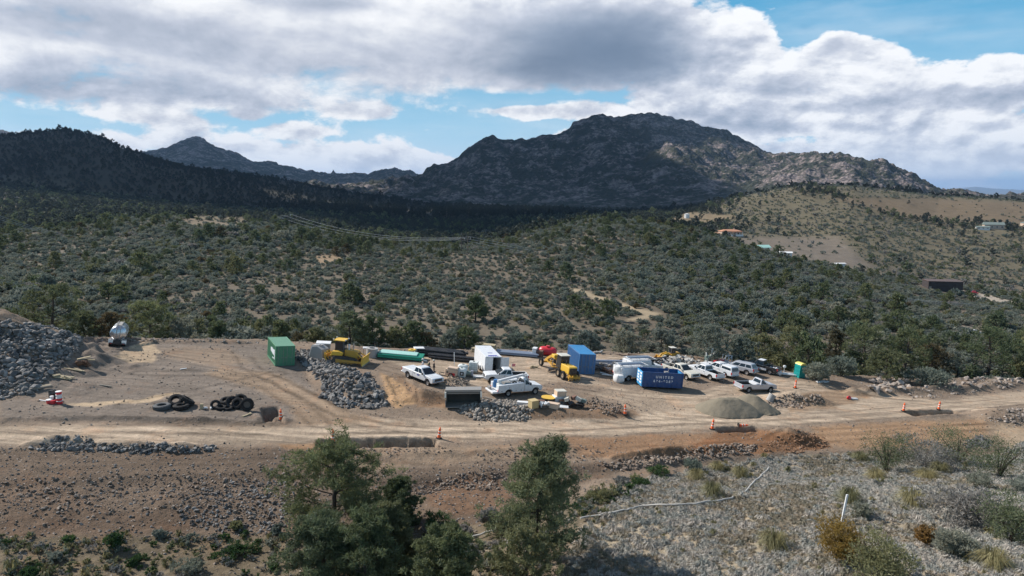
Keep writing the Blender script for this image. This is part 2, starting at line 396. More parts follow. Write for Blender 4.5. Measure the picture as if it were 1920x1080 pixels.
# ------------------------------------------------------------------ local shapes of the yard: heaps, cuts, trenches
def rot_xy(x, y, cx, cy, ang):
    c, s = math.cos(ang), math.sin(ang)
    dx, dy = x - cx, y - cy
    return dx * c + dy * s, -dx * s + dy * c
def mound(u, v, rx, ry, h, ang=0.0, power=1.0, rough=0.25, seed=1):
    p = hit(u, v)
    def fn(x, y, z):
        dx, dy = rot_xy(x, y, p.x, p.y, ang)
        m = (np.abs(dx) < rx * 1.4) & (np.abs(dy) < ry * 1.4)
        if not m.any():
            return z
        r = np.hypot(dx / rx, dy / ry) * (1 + 0.18 * fbm(x / 2.5, y / 2.5, 3, seed))
        k = np.clip(1 - r, 0, 1) ** power
        k = k * k * (3 - 2 * k) * 0.5 + k * 0.5
        return z + h * k * (1 + rough * fbm(x / 1.1, y / 1.1, 3, seed + 3))
    FEATURES.append(fn)
    return p
def trench(p0, p1, w, depth, lip=0.0, seed=5):
    a, b = hit(*p0), hit(*p1)
    L = (b - a).length
    ang = math.atan2(b.y - a.y, b.x - a.x)
    def fn(x, y, z):
        dx, dy = rot_xy(x, y, a.x, a.y, ang)
        m = (dx > -4) & (dx < L + 4) & (np.abs(dy) < 4)
        if not m.any():
            return z
        wv = w * (1 + 0.18 * fbm(x / 1.6, y / 1.6, 3, seed)) + 0.22 * fbm(x / 0.8, y / 0.8, 2, seed + 2)
        across = 1 - sstep(np.abs(dy), wv * 0.5 - 0.1, wv * 0.5 + 0.30)
        along = sstep(dx, -0.3, 0.5) * (1 - sstep(dx, L - 0.5, L + 0.3))
        rim = np.exp(-((np.abs(dy) - wv * 0.5 - 0.55) / 0.4) ** 2) * along * lip * (0.6 + 0.6 * fbm(x / 0.9, y / 0.9, 3, seed + 4))
        return z - depth * across * along * (0.85 + 0.5 * fbm(x / 0.7, y / 0.5, 2, seed + 8)) + rim
    FEATURES.append(fn)
def berm(pts, w, h, seed=9):
    ps = hits(pts)
    def fn(x, y, z):
        px = np.array([p.x for p in ps]); py = np.array([p.y for p in ps])
        m = (x > px[0]) & (x < px[-1]) & (y > py.min() - 6) & (y < py.max() + 6)
        if not m.any():
            return z
        yc = np.interp(x, px, py) + 0.6 * fbm(x / 6.0, x * 0, 2, seed)
        e = sstep(x, px[0], px[0] + 2) * (1 - sstep(x, px[-1] - 2, px[-1]))
        return z + h * e * np.exp(-((y - yc) / w) ** 2) * (1 + 0.5 * fbm(x / 1.2, y / 0.8, 3, seed + 1))
    FEATURES.append(fn)

mound(-70, 668, 19.0, 11.0, 7.0, 0.0, 1.0, 0.06, 31)            # big riprap heap, left
mound(20, 712, 11.0, 5.0, 1.6, 0.0, 1.0, 0.06, 33)
mound(648, 720, 8.6, 3.0, 1.5, -0.85, 0.8, 0.15, 35)            # riprap bank below the green container
mound(920, 775, 4.6, 2.4, 1.1, 0.0, 0.9, 0.15, 37)              # cobble pile
mound(1035, 778, 7.5, 2.4, 0.9, 0.05, 0.9, 0.2, 39)             # spoil bank beside it
mound(1150, 777, 3.4, 1.6, 0.9, 0.0, 0.9, 0.3, 41)
mound(790, 748, 4.6, 2.6, 1.15, 0.5, 0.9, 0.22, 43)             # brown spoil beside the cut
trench((745, 705), (768, 757), 2.4, 0.22, 0.12, 45)              # orange cut ramp
mound(852, 718, 2.8, 1.3, 0.75, 0.0, 0.9, 0.3, 47)              # stony soil heap
mound(1495, 750, 6.0, 2.4, 1.2, -0.05, 0.8, 0.3, 49)            # rubble heap right
mound(1330, 752, 3.2, 1.6, 0.5, 0.0, 0.9, 0.3, 50)
mound(1482, 824, 3.6, 2.4, 1.5, 0.0, 0.9, 0.25, 51)             # red soil heap
mound(1430, 838, 3.0, 2.0, 0.5, 0.0, 0.9, 0.3, 52)
mound(1885, 785, 6.0, 4.0, 1.5, 0.2, 0.9, 0.2, 53)
mound(1270, 690, 6.5, 3.2, 0.9, 0.0, 0.9, 0.3, 54)              # broken-concrete heap behind the vehicles
mound(1560, 722, 7.0, 2.2, 0.6, 0.0, 0.8, 0.3, 56)
mound(355, 692, 2.6, 1.4, 0.35, 0.0, 0.9, 0.3, 57)
mound(516, 790, 2.4, 1.3, 0.35, 0.0, 0.9, 0.3, 58)
berm([(-60, 788), (150, 786), (330, 790), (540, 794)], 0.55, 0.34, 61)
berm([(560, 868), (700, 862), (900, 850), (1100, 845)], 0.9, 0.30, 62)
berm([(1130, 862), (1250, 850), (1400, 842)], 0.9, 0.45, 63)
berm([(1580, 738), (1700, 736), (1800, 730), (1990, 718)], 1.2, 0.7, 64)
berm([(150, 641), (300, 641), (480, 643)], 0.7, 0.35, 65)
berm([(20, 838), (120, 826), (170, 830), (250, 838), (400, 842)], 0.8, 0.5, 66)
trench((596, 833), (818, 832), 1.75, 1.5, 0.22, 67)
trench((1345, 807), (1425, 806), 1.1, 1.0, 0.25, 68)
trench((1706, 776), (1796, 773), 1.3, 1.2, 0.2, 69)
trench((507, 764), (514, 787), 1.5, 1.3, 0.2, 70)
trench((1150, 862), (1290, 852), 0.8, 0.35, 0.2, 71)

# ------------------------------------------------------------------ the ground sheet
A_COLS = np.concatenate([np.linspace(-1.95, -0.90, 44)[:-1], np.linspace(-0.90, 0.90, 800), np.linspace(0.90, 1.95, 44)[1:]])
NA = len(A_COLS)
def build_ground():
    Y, Z, A = knots(A_COLS)
    rows = []
    for i in range(NC - 1):
        n = CURVES[i + 1][4]
        t = np.linspace(0, 1, n, endpoint=False)[:, None]
        if i >= NC - 5:                         # far plain: spread by drop angle
            rows.append(1 / ((1 - t) / Y[i][None] + t / Y[i + 1][None]))
        else:
            rows.append(Y[i][None] * (1 - t) + Y[i + 1][None] * t)
    rows.append(Y[-1][None])
    YY = np.concatenate(rows, 0)
    nr = YY.shape[0]
    AA = np.broadcast_to(A_COLS[None], YY.shape)
    X = (AA * YY).ravel(); Yf = YY.ravel()
    Zf = np.empty_like(X)
    step = 60000
    for k in range(0, X.size, step):
        Zf[k:k + step] = terrain(X[k:k + step], Yf[k:k + step])
    me = bpy.data.meshes.new('ground')
    me.vertices.add(X.size)
    me.vertices.foreach_set('co', np.stack([X, Yf, Zf], 1).ravel().astype(np.float32))
    idx = np.arange(X.size).reshape(nr, NA)
    q = np.stack([idx[:-1, :-1], idx[:-1, 1:], idx[1:, 1:], idx[1:, :-1]], -1).reshape(-1, 4)
    me.loops.add(q.size); me.polygons.add(len(q))
    me.loops.foreach_set('vertex_index', q.ravel().astype(np.int32))
    me.polygons.foreach_set('loop_start', np.arange(0, q.size, 4, dtype=np.int32))
    me.polygons.foreach_set('use_smooth', np.ones(len(q), dtype=bool))
    me.update()
    me.validate()
    return me, X, Yf, Zf

def poly_mask(u, v, poly, soft):
    """1 inside the outline, falling to 0 over `soft` picture points outside"""
    poly = np.array(poly, float)
    lo = poly.min(0) - soft; hi = poly.max(0) + soft
    out = np.zeros(u.shape)
    sel = np.where((u > lo[0]) & (u < hi[0]) & (v > lo[1]) & (v < hi[1]))[0]
    if not sel.size:
        return out
    pu, pv = u[sel], v[sel]
    inside = np.zeros(sel.size, bool); dist = np.full(sel.size, 1e9)
    n = len(poly)
    for i in range(n):
        ax, ay = poly[i]; bx, by = poly[(i + 1) % n]
        cond = ((ay > pv) != (by > pv)) & (pu < (bx - ax) * (pv - ay) / (by - ay + 1e-12) + ax)
        inside ^= cond
        ex, ey = bx - ax, by - ay
        t = np.clip(((pu - ax) * ex + (pv - ay) * ey) / (ex * ex + ey * ey + 1e-12), 0, 1)
        dist = np.minimum(dist, np.hypot((pu - ax - t * ex), (pv - ay - t * ey) * 2.2))
    sd_ = np.where(inside, dist, -dist)
    out[sel] = sstep(sd_, -soft, soft)
    return out

C_PAD = (0.255, 0.203, 0.160); C_ROAD = (0.47, 0.385, 0.30); C_GRAVEL = (0.215, 0.190, 0.170); C_ORANGE = (0.36, 0.215, 0.115)
C_PALE = (0.56, 0.44, 0.31); C_FILL = (0.155, 0.118, 0.090); C_RED = (0.24, 0.125, 0.065); C_DRY = (0.36, 0.318, 0.245)
C_HILL = (0.158, 0.138, 0.110); C_DUST = (0.30, 0.225, 0.16)
REGIONS = [
    # outline, colour, edge softness, strength
    ([(150, 640), (500, 645), (560, 690), (600, 760), (560, 790), (0, 785), (0, 750), (60, 735)], C_GRAVEL, 10, 0.75),
    ([(-2200, 800), (300, 797), (560, 800), (700, 785), (900, 790), (1150, 783), (1290, 770), (1250, 750), (1100, 722), (1050, 715), (1000, 720), (930, 725), (830, 720), (760, 690), (720, 672), (690, 678), (760, 668), (1000, 668), (1220, 664), (1230, 680), (1130, 690), (1110, 712), (1190, 735), (1300, 738), (1400, 715), (1470, 710), (1640, 735), (1760, 752), (1920, 735), (4200, 690), (4200, 730), (1920, 757), (1700, 783), (1500, 797), (1340, 806), (1150, 815), (950, 824), (800, 829), (600, 832), (300, 832), (-2200, 835)], C_ROAD, 9, 0.80),
    ([(1120, 735), (1240, 738), (1330, 757), (1300, 782), (1340, 790), (1240, 797), (1180, 775), (1160, 752), (1090, 738)], C_ROAD, 10, 0.55),
    ([(420, 690), (520, 700), (600, 745), (660, 775), (720, 790), (560, 800), (540, 760), (480, 730), (380, 700)], C_DUST, 12, 0.8),
    ([(300, 655), (420, 650), (470, 680), (420, 690), (310, 670)], C_DUST, 10, 0.55),
    ([(215, 668), (258, 640), (285, 642), (300, 660), (283, 680), (245, 682)], C_PALE, 5, 0.75),
    ([(125, 758), (230, 752), (300, 741), (340, 737), (335, 742), (250, 757), (180, 764)], C_PALE, 3, 0.9),
    ([(715, 700), (735, 708), (765, 730), (785, 757), (735, 765), (722, 735)], (0.50, 0.33, 0.19), 5, 0.9),
    ([(735, 700), (790, 730), (845, 740), (850, 762), (785, 765), (765, 735)], (0.27, 0.18, 0.115), 6, 0.8),
    ([(950, 765), (1100, 752), (1190, 768), (1210, 782), (1150, 785), (1000, 788)], (0.22, 0.15, 0.10), 8, 0.8),
    ([(560, 838), (900, 836), (1150, 822), (1340, 812), (1540, 802), (1700, 790), (1850, 783), (1900, 800), (1860, 830), (1700, 848), (1600, 842), (1420, 850), (1250, 862), (1100, 860), (900, 862), (700, 880), (560, 885)], C_DUST, 9, 0.55),
    ([(520, 832), (590, 828), (640, 840), (620, 852), (540, 850)], C_ORANGE, 6, 0.7),
    ([(1060, 822), (1330, 812), (1340, 840), (1250, 862), (1090, 858)], (0.285, 0.175, 0.105), 9, 0.8),
    ([(1340, 812), (1430, 806), (1540, 815), (1560, 840), (1440, 850), (1330, 855), (1290, 850)], C_RED, 8, 0.85),
    ([(1520, 800), (1700, 790), (1850, 790), (1850, 815), (1730, 838), (1600, 842), (1540, 830)], (0.35, 0.225, 0.135), 10, 0.75),
    ([(1500, 740), (1580, 728), (1640, 742), (1580, 762), (1470, 772)], (0.27, 0.185, 0.12), 8, 0.7),
    ([(1850, 800), (2000, 785), (2000, 850), (1900, 850)], C_PALE, 12, 0.5),
    ([(-2200, 842), (560, 840), (700, 885), (900, 868), (1000, 870), (1130, 866), (1180, 880), (1000, 930), (900, 985), (650, 1010), (0, 1025), (-2200, 1025)], C_FILL, 8, 0.85),
    ([(800, 905), (930, 890), (960, 920), (930, 960), (850, 965), (800, 945)], C_RED, 12, 0.4),
    ([(0, 905), (90, 900), (220, 960), (400, 950), (430, 975), (300, 1000), (0, 1010)], (0.17, 0.115, 0.08), 14, 0.4),
    ([(-2200, 1018), (500, 1005), (900, 985), (1100, 930), (1200, 905), (1200, 960), (1100, 985), (1000, 1090), (-2200, 1090)], (0.145, 0.125, 0.085), 14, 0.75),
    ([(1100, 985), (1200, 905), (1300, 880), (1440, 858), (1600, 850), (1850, 858), (1920, 830), (4200, 830), (4200, 1700), (1040, 1700), (1040, 1090)], C_DRY, 9, 0.95),
    ([(1095, 962), (1110, 950), (1000, 1000), (850, 1035), (860, 1045), (1010, 1010)], C_DRY, 8, 0.8),
    # hillside behind
    ([(1040, 541), (1085, 541), (1130, 556), (1180, 572), (1240, 588), (1215, 598), (1150, 606), (1210, 590), (1150, 572), (1080, 552)], (0.42, 0.35, 0.25), 7, 0.85),
    ([(590, 480), (640, 478), (640, 492), (600, 495)], (0.42, 0.30, 0.19), 6, 0.55),
    ([(330, 405), (460, 408), (470, 430), (360, 425)], (0.30, 0.24, 0.17), 8, 0.35),
    ([(1400, 445), (1570, 443), (1610, 480), (1640, 505), (1560, 495), (1450, 478), (1370, 452)], (0.215, 0.185, 0.160), 16, 0.75),
    ([(1250, 415), (1290, 398), (1380, 405), (1330, 422), (1255, 432)], (0.27, 0.21, 0.14), 8, 0.7),
    ([(1640, 372), (1760, 372), (1930, 380), (4200, 384), (4200, 425), (1900, 420), (1700, 408), (1560, 372)], (0.205, 0.155, 0.110), 14, 0.65),
    ([(880, 436), (930, 438), (945, 443), (915, 446), (880, 442)], (0.45, 0.26, 0.16), 3, 0.9),
    ([(1790, 541), (1850, 552), (1925, 570), (1925, 577), (1850, 563), (1795, 550)], (0.45, 0.40, 0.34), 3, 0.9),
    ([(1805, 610), (1850, 610), (1850, 630), (1805, 630)], (0.26, 0.23, 0.2), 6, 0.8),
]
TRACKS = []                                  # wheel ruts: (course, width, half gauge, tone)
for pts in ([(300, 668), (420, 688), (520, 712), (590, 748), (640, 782), (720, 800), (900, 806)], [(260, 700), (400, 700), (500, 722), (560, 760), (600, 795)], [(450, 660), (470, 690), (560, 735), (640, 775), (760, 795)],
            [(-100, 806), (250, 804), (520, 808), (800, 806), (1100, 800), (1340, 788), (1600, 776), (1930, 748)], [(-100, 818), (250, 818), (560, 822), (860, 817), (1180, 808), (1400, 796), (1700, 777), (1930, 752)],
            [(1000, 725), (1100, 735), (1180, 752), (1250, 780), (1350, 788)], [(1060, 722), (1200, 742), (1300, 745), (1420, 722), (1500, 716), (1640, 738), (1760, 752)], [(860, 690), (960, 684), (1100, 664), (1230, 668)],
            [(640, 684), (720, 678), (800, 672), (900, 684)], [(720, 690), (760, 700), (840, 722), (930, 732)], [(240, 760), (330, 742), (440, 720), (520, 700)], [(560, 850), (800, 862), (1050, 846), (1300, 835), (1540, 822), (1850, 800)], [(1540, 812), (1700, 804), (1860, 800)]):
    TRACKS.append((pts, 0.30, 0.95, 0.72)); TRACKS.append((pts, 0.55, 0.0, 1.16)); TRACKS.append((pts, 0.35, 1.6, 1.10))
TRACKS.append(([(0, 781), (200, 782), (380, 785), (540, 790)], 0.35, 0.0, 0.6)); TRACKS.append(([(260, 793), (420, 795), (540, 798)], 0.25, 0.0, 0.65)); TRACKS.append(([(0, 850), (200, 866), (420, 862), (540, 858)], 0.3, 0.0, 0.72)); TRACKS.append(([(60, 880), (250, 872), (440, 872)], 0.3, 0.0, 0.75))
def paint_ground(me, X, Yf, Zf):
    n = X.size
    nr = n // NA
    a = np.tile(A_COLS, nr)
    zb = Zf
    u, v = project(X, Yf, zb)
    w = 7 * fbm(X / 2.2, Yf / 2.2, 4, 77) * (1 - sstep(Yf, 110, 130)) + 5 * fbm(X / 25, Yf / 40, 3, 78) * sstep(Yf, 110, 130)
    uu = u + w * 1.6; vv = v + w * 0.6 * (1 - 0.5 * sstep(Yf, 110, 130))
    col = np.tile(np.array(C_PAD), (n, 1))
    hill = sstep(Yf, 108, 122)[:, None]
    tone = (fbm(X / 30, Yf / 45, 4, 81) * 0.5 + 0.5)[:, None]
    hc = np.array(C_HILL) * (0.8 + 0.45 * tone)
    hc2 = np.array((0.150, 0.135, 0.095)) * (0.85 + 0.35 * tone)         # grassy hill farther right
    fr = sstep(Yf, 420, 560)[:, None]
    hc = hc * (1 - fr) + hc2 * fr
    col = col * (1 - hill) + hc * hill
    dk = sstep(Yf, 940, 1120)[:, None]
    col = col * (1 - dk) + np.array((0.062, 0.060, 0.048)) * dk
    for poly, c, soft, k in REGIONS:
        m = poly_mask(uu, vv, poly, soft)
        vmin = min(p[1] for p in poly)
        band = (Yf < 125) if vmin > 650 or poly[0][1] > 635 else ((Yf > 118) & (Yf < 1000))
        m = (m * k * band)[:, None]
        col = col * (1 - m) + np.array(c) * m
    col = col * np.array((0.94, 0.885, 0.815))
    nv = np.where(Yf < 112)[0]
    for pts, wd, off, f in TRACKS:
        ps = [hit(*p) for p in pts]
        best = np.full(nv.size, 1e9)
        for p, q in zip(ps[:-1], ps[1:]):
            ex, ey = q.x - p.x, q.y - p.y
            t = np.clip(((X[nv] - p.x) * ex + (Yf[nv] - p.y) * ey) / (ex * ex + ey * ey), 0, 1)
            best = np.minimum(best, np.hypot(X[nv] - p.x - t * ex, Yf[nv] - p.y - t * ey))
        m = np.exp(-((best - off) / wd) ** 2) * np.clip(0.75 + 0.9 * fbm(X[nv] / 2.0, Yf[nv] / 2.0, 2, int(pts[0][0])), 0, 1)
        col[nv] *= (1 + (f - 1) * m)[:, None]
    rock = sstep(Yf, 1750, 1950)
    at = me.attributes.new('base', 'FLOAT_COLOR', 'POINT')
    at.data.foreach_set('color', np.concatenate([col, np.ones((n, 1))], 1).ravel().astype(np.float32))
    at = me.attributes.new('rock', 'FLOAT', 'POINT')
    at.data.foreach_set('value', rock.astype(np.float32))
    nearw = (1 - sstep(Yf, 105, 125))
    at = me.attributes.new('near', 'FLOAT', 'POINT')
    at.data.foreach_set('value', nearw.astype(np.float32))
    road = poly_mask(uu, vv, REGIONS[1][0], 9) * (Yf < 125)
    road = np.maximum(road, 0.6 * poly_mask(uu, vv, REGIONS[0][0], 10) * (Yf < 125))
    at = me.attributes.new('road', 'FLOAT', 'POINT')
    at.data.foreach_set('value', road.astype(np.float32))
    plain = sstep(Yf, 6500, 9000)
    at = me.attributes.new('plain', 'FLOAT', 'POINT')
    at.data.foreach_set('value', plain.astype(np.float32))

def attr(t, name, out='Fac'):
    nd = t.node('ShaderNodeAttribute'); nd.attribute_name = name
    return nd.outputs[out]
def new_mat(name):
    m = bpy.data.materials.new(name); m.use_nodes = True
    t = NT(m.node_tree)
    b = m.node_tree.nodes['Principled BSDF']
    return m, t, b
def ground_material():
    m, t, b = new_mat('bare_ground')
    pos = t.node('ShaderNodeNewGeometry').outputs['Position']
    base = attr(t, 'base', 'Color')
    near = attr(t, 'near'); road = attr(t, 'road'); rock = attr(t, 'rock'); plain = attr(t, 'plain')
    n1 = t.noise(pos, 0.16, 5, 0.6); n2 = t.noise(pos, 1.7, 6, 0.65); n3 = t.noise(pos, 9.0, 3, 0.6)
    # wheel and blade streaks run along the haul road
    sv = t.v('MULTIPLY', pos, (0.07, 1.0, 0.2))
    wob = t.v('ADD', sv, t.v('SCALE', t.noise(pos, 0.06, 2, 0.5, color=True), s=2.4))
    st = t.noise(wob, 1.5, 5, 0.62, 0.4)
    k = t.m('MULTIPLY_ADD', n1, 0.70, 0.62)
    k = t.m('MULTIPLY', k, t.m('MULTIPLY_ADD', n2, 0.75, 0.62))
    k = t.m('MULTIPLY', k, t.m('MULTIPLY_ADD', n3, 0.85, 0.58))
    ks = t.lin(st, 0.3, 0.7, 0.52, 1.40)
    k = t.m('MULTIPLY', k, t.mixf(t.m('MULTIPLY', road, 0.85), 1.0, ks))
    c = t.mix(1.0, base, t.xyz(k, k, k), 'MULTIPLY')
    warm = t.sm(t.noise(pos, 0.33, 4, 0.6), 0.52, 0.72)
    c = t.mix(t.m('MULTIPLY', t.m('MULTIPLY', warm, near), 0.34), c, t.mix(1.0, c, (1.25, 0.93, 0.72), 'MULTIPLY'))
    # pebbles and clods lighter and darker than the soil
    pv = t.voro(pos, 3.2, 'F1', 'Color'); pd = t.voro(pos, 3.2)
    psep = t.node('ShaderNodeSeparateColor'); t.put(psep.inputs[0], pv)
    peb = t.m('MULTIPLY', t.sm(pd, 0.30, 0.16), t.sm(psep.outputs[0], 0.58, 0.66))
    peb = t.m('MULTIPLY', t.m('MULTIPLY', peb, near), t.m('SUBTRACT', 1.0, t.m('MULTIPLY', road, 0.6)))
    c = t.mix(t.m('MULTIPLY', peb, 0.8), c, t.mix(psep.outputs[1], (0.10, 0.088, 0.078), (0.42, 0.37, 0.32)))
    # granite: pale pinkish boulders among dark scrub
    g1 = t.voro(pos, 0.055); g2 = t.noise(pos, 0.012, 6, 0.62); g3 = t.voro(pos, 0.12, 'F1', 'Color')
    gs = t.node('ShaderNodeSeparateColor'); t.put(gs.inputs[0], g3)
    gran = t.mix(gs.outputs[0], (0.085, 0.073, 0.070), (0.33, 0.265, 0.24))
    scrubmask = t.sm(t.m('ADD', g2, t.m('MULTIPLY', t.noise(pos, 0.05, 4, 0.7), 0.9)), 0.80, 1.0)
    rk = t.mix(scrubmask, gran, t.mix(gs.outputs[1], (0.028, 0.033, 0.022), (0.055, 0.058, 0.04)))
    c = t.mix(rock, c, rk)
    c = t.mix(plain, c, t.mix(n1, (0.13, 0.12, 0.085), (0.19, 0.165, 0.12)))
    t.put(b.inputs['Base Color'], c)
    b.inputs['Roughness'].default_value = 0.95
    b.inputs['Specular IOR Level'].default_value = 0.12
    hgt = t.m('ADD', t.m('MULTIPLY', n2, 0.16), t.m('ADD', t.m('MULTIPLY', n3, 0.05), t.m('MULTIPLY', peb, 0.06)))
    hgt = t.m('ADD', t.m('MULTIPLY', hgt, near), t.m('MULTIPLY', t.m('MULTIPLY', st, road), 0.10))
    big = t.m('ADD', t.m('MULTIPLY', t.voro(pos, 0.10), -7.0), t.m('MULTIPLY', t.noise(pos, 0.2, 4, 0.65), 5.0))
    hgt = t.m('ADD', hgt, t.m('MULTIPLY', big, t.m('MULTIPLY', rock, t.m('SUBTRACT', 1.0, plain))))
    bp = t.node('ShaderNodeBump'); bp.inputs['Strength'].default_value = 0.9; bp.inputs['Distance'].default_value = 1.0
    t.put(bp.inputs['Height'], hgt)
    t.l.new(bp.outputs[0], b.inputs['Normal'])
    return m
gme, GX, GY, GZ = build_ground()
paint_ground(gme, GX, GY, GZ)
gme.materials.append(ground_material())
ground_ob = bpy.data.objects.new('ground', gme)
COL.objects.link(ground_ob)
ground_ob['kind'] = 'structure'
# ------------------------------------------------------------------ tags and small mesh builder
def tag(o, label, cat, group=None):
    o['label'] = label; o['category'] = cat
    if group:
        o['group'] = group
    return o
def stuff(o):
    o['kind'] = 'stuff'
    return o
def thing(name, label, cat, loc=(0, 0, 0), yaw=0.0, group=None, quat=None):
    o = bpy.data.objects.new(name, None)
    o.empty_display_size = 0.3
    COL.objects.link(o)
    o.location = loc
    if quat is not None:
        o.rotation_mode = 'QUATERNION'; o.rotation_quaternion = quat
    else:
        o.rotation_euler = (0, 0, yaw)
    return tag(o, label, cat, group)
def link(name, me, parent=None, loc=None):
    o = bpy.data.objects.new(name, me)
    COL.objects.link(o)
    if parent is not None:
        o.parent = parent
    if loc is not None:
        o.location = loc
    return o
def dup(root):
    r = root.copy(); COL.objects.link(r)
    for ch in root.children:
        c = ch.copy(); COL.objects.link(c); c.parent = r
        for g in ch.children:
            d = g.copy(); COL.objects.link(d); d.parent = c
    return r

def basis(d):
    d = Vector(d).normalized()
    up = Vector((0, 0, 1)) if abs(d.z) < 0.95 else Vector((1, 0, 0))
    a = d.cross(up).normalized()
    return a, d.cross(a).normalized(), d
class MB:
    """collects simple solids and links them as one mesh"""
    def __init__(self):
        self.v = []; self.f = []
    def add(self, vs, fs):
        o = len(self.v)
        self.v += [tuple(p) for p in vs]
        self.f += [tuple(i + o for i in q) for q in fs]
        return self
    def box(self, x0, x1, y0, y1, z0, z1, M=None):
        vs = [Vector((x, y, z)) for z in (z0, z1) for y in (y0, y1) for x in (x0, x1)]
        if M is not None:
            vs = [M @ p for p in vs]
        return self.add(vs, [(0, 2, 3, 1), (4, 5, 7, 6), (0, 1, 5, 4), (2, 6, 7, 3), (0, 4, 6, 2), (1, 3, 7, 5)])
    def bar(self, p0, p1, w, h=None):
        p0, p1 = Vector(p0), Vector(p1); h = h or w
        a, b, d = basis(p1 - p0)
        vs = [p + a * sx * w / 2 + b * sy * h / 2 for p in (p0, p1) for sx, sy in ((-1, -1), (1, -1), (1, 1), (-1, 1))]
        return self.add(vs, [(3, 2, 1, 0), (4, 5, 6, 7), (0, 1, 5, 4), (1, 2, 6, 5), (2, 3, 7, 6), (3, 0, 4, 7)])
    def tube(self, pts, rads, n=8, caps=True):
        pts = [Vector(p) for p in pts]
        if not hasattr(rads, '__len__'):
            rads = [rads] * len(pts)
        vs = []; fs = []
        a = None
        for i, p in enumerate(pts):
            d = (pts[min(i + 1, len(pts) - 1)] - pts[max(i - 1, 0)]).normalized()
            if a is None:
                a, b, _ = basis(d)
            else:
                a = (a - d * a.dot(d)).normalized(); b = d.cross(a)
            for k in range(n):
                t = 2 * math.pi * k / n
                vs.append(p + (a * math.cos(t) + b * math.sin(t)) * rads[i])
        for i in range(len(pts) - 1):
            for k in range(n):
                k2 = (k + 1) % n
                fs.append((i * n + k, i * n + k2, (i + 1) * n + k2, (i + 1) * n + k))
        if caps:
            fs.append(tuple(reversed(range(n)))); fs.append(tuple((len(pts) - 1) * n + k for k in range(n)))
        return self.add(vs, fs)
    def cyl(self, p0, p1, r0, r1=None, n=14):
        return self.tube([p0, p1], [r0, r0 if r1 is None else r1], n)
    def lathe(self, prof, n=16, M=None, closed=False):
        """prof: (radius, z) pairs turned about z"""
        vs = []; fs = []
        for r, z in prof:
            for k in range(n):
                t = 2 * math.pi * k / n
                p = Vector((r * math.cos(t), r * math.sin(t), z))
                vs.append(M @ p if M is not None else p)
        m = len(prof)
        for i in range(m if closed else m - 1):
            j = (i + 1) % m
            for k in range(n):
                k2 = (k + 1) % n
                fs.append((i * n + k, i * n + k2, j * n + k2, j * n + k))
        if not closed:
            fs.append(tuple(reversed(range(n)))); fs.append(tuple((m - 1) * n + k for k in range(n)))
        return self.add(vs, fs)
    def prism(self, prof, y0, y1, M=None, taper=None):
        """prof: (x, z) outline pushed along y; taper shrinks x,z at both ends is not used"""
        n = len(prof)
        vs = [Vector((x, y0, z)) for x, z in prof] + [Vector((x, y1, z)) for x, z in prof]
        if M is not None:
            vs = [M @ p for p in vs]
        fs = [tuple(range(n)), tuple(reversed(range(n, 2 * n)))]
        for i in range(n):
            j = (i + 1) % n
            fs.append((j, i, n + i, n + j))
        return self.add(vs, fs)
    def hull(self, rings, cap=True):
        """rings of equal length, joined in order"""
        n = len(rings[0]); vs = [p for r in rings for p in r]; fs = []
        for i in range(len(rings) - 1):
            for k in range(n):
                k2 = (k + 1) % n
                fs.append((i * n + k, i * n + k2, (i + 1) * n + k2, (i + 1) * n + k))
        if cap:
            fs.append(tuple(reversed(range(n)))); fs.append(tuple((len(rings) - 1) * n + k for k in range(n)))
        return self.add(vs, fs)
    def quad(self, *pts):
        return self.add(pts, [tuple(range(len(pts)))])
    def blob(self, c, r, seed=0, rough=0.25, sub=1):
        v, f = ICO[sub]
        rr = random.Random(seed)
        r = r if hasattr(r, '__len__') else (r, r, r)
        vs = []
        for p in v:
            k = 1 + rough * rr.uniform(-1, 1)
            vs.append((c[0] + p[0] * r[0] * k, c[1] + p[1] * r[1] * k, c[2] + p[2] * r[2] * k))
        return self.add(vs, f)
    def mesh(self, name, mat=None, smooth=False, bevel=0.0):
        me = bpy.data.meshes.new(name)
        me.from_pydata(self.v, [], self.f)
        bm = bmesh.new(); bm.from_mesh(me)
        bmesh.ops.recalc_face_normals(bm, faces=bm.faces)
        if bevel:
            es = [e for e in bm.edges if len(e.link_faces) == 2 and e.calc_face_angle(0) > 0.5]
            bmesh.ops.bevel(bm, geom=es, offset=bevel, segments=1, affect='EDGES', clamp_overlap=True)
        bm.to_mesh(me); bm.free()
        if smooth:
            me.shade_smooth()
            try:
                me.set_sharp_from_angle(angle=R(38))
            except Exception:
                pass
        if mat is not None:
            me.materials.append(mat)
        return me
    def build(self, name, mat, parent=None, smooth=False, bevel=0.0, loc=None):
        return link(name, self.mesh(name, mat, smooth, bevel), parent, loc)
def _ico(sub):
    bm = bmesh.new(); bmesh.ops.create_icosphere(bm, subdivisions=sub, radius=1.0)
    bm.verts.ensure_lookup_table()
    r = ([tuple(v.co) for v in bm.verts], [tuple(v.index for v in f.verts) for f in bm.faces])
    bm.free()
    return r
ICO = {1: _ico(1), 2: _ico(2)}

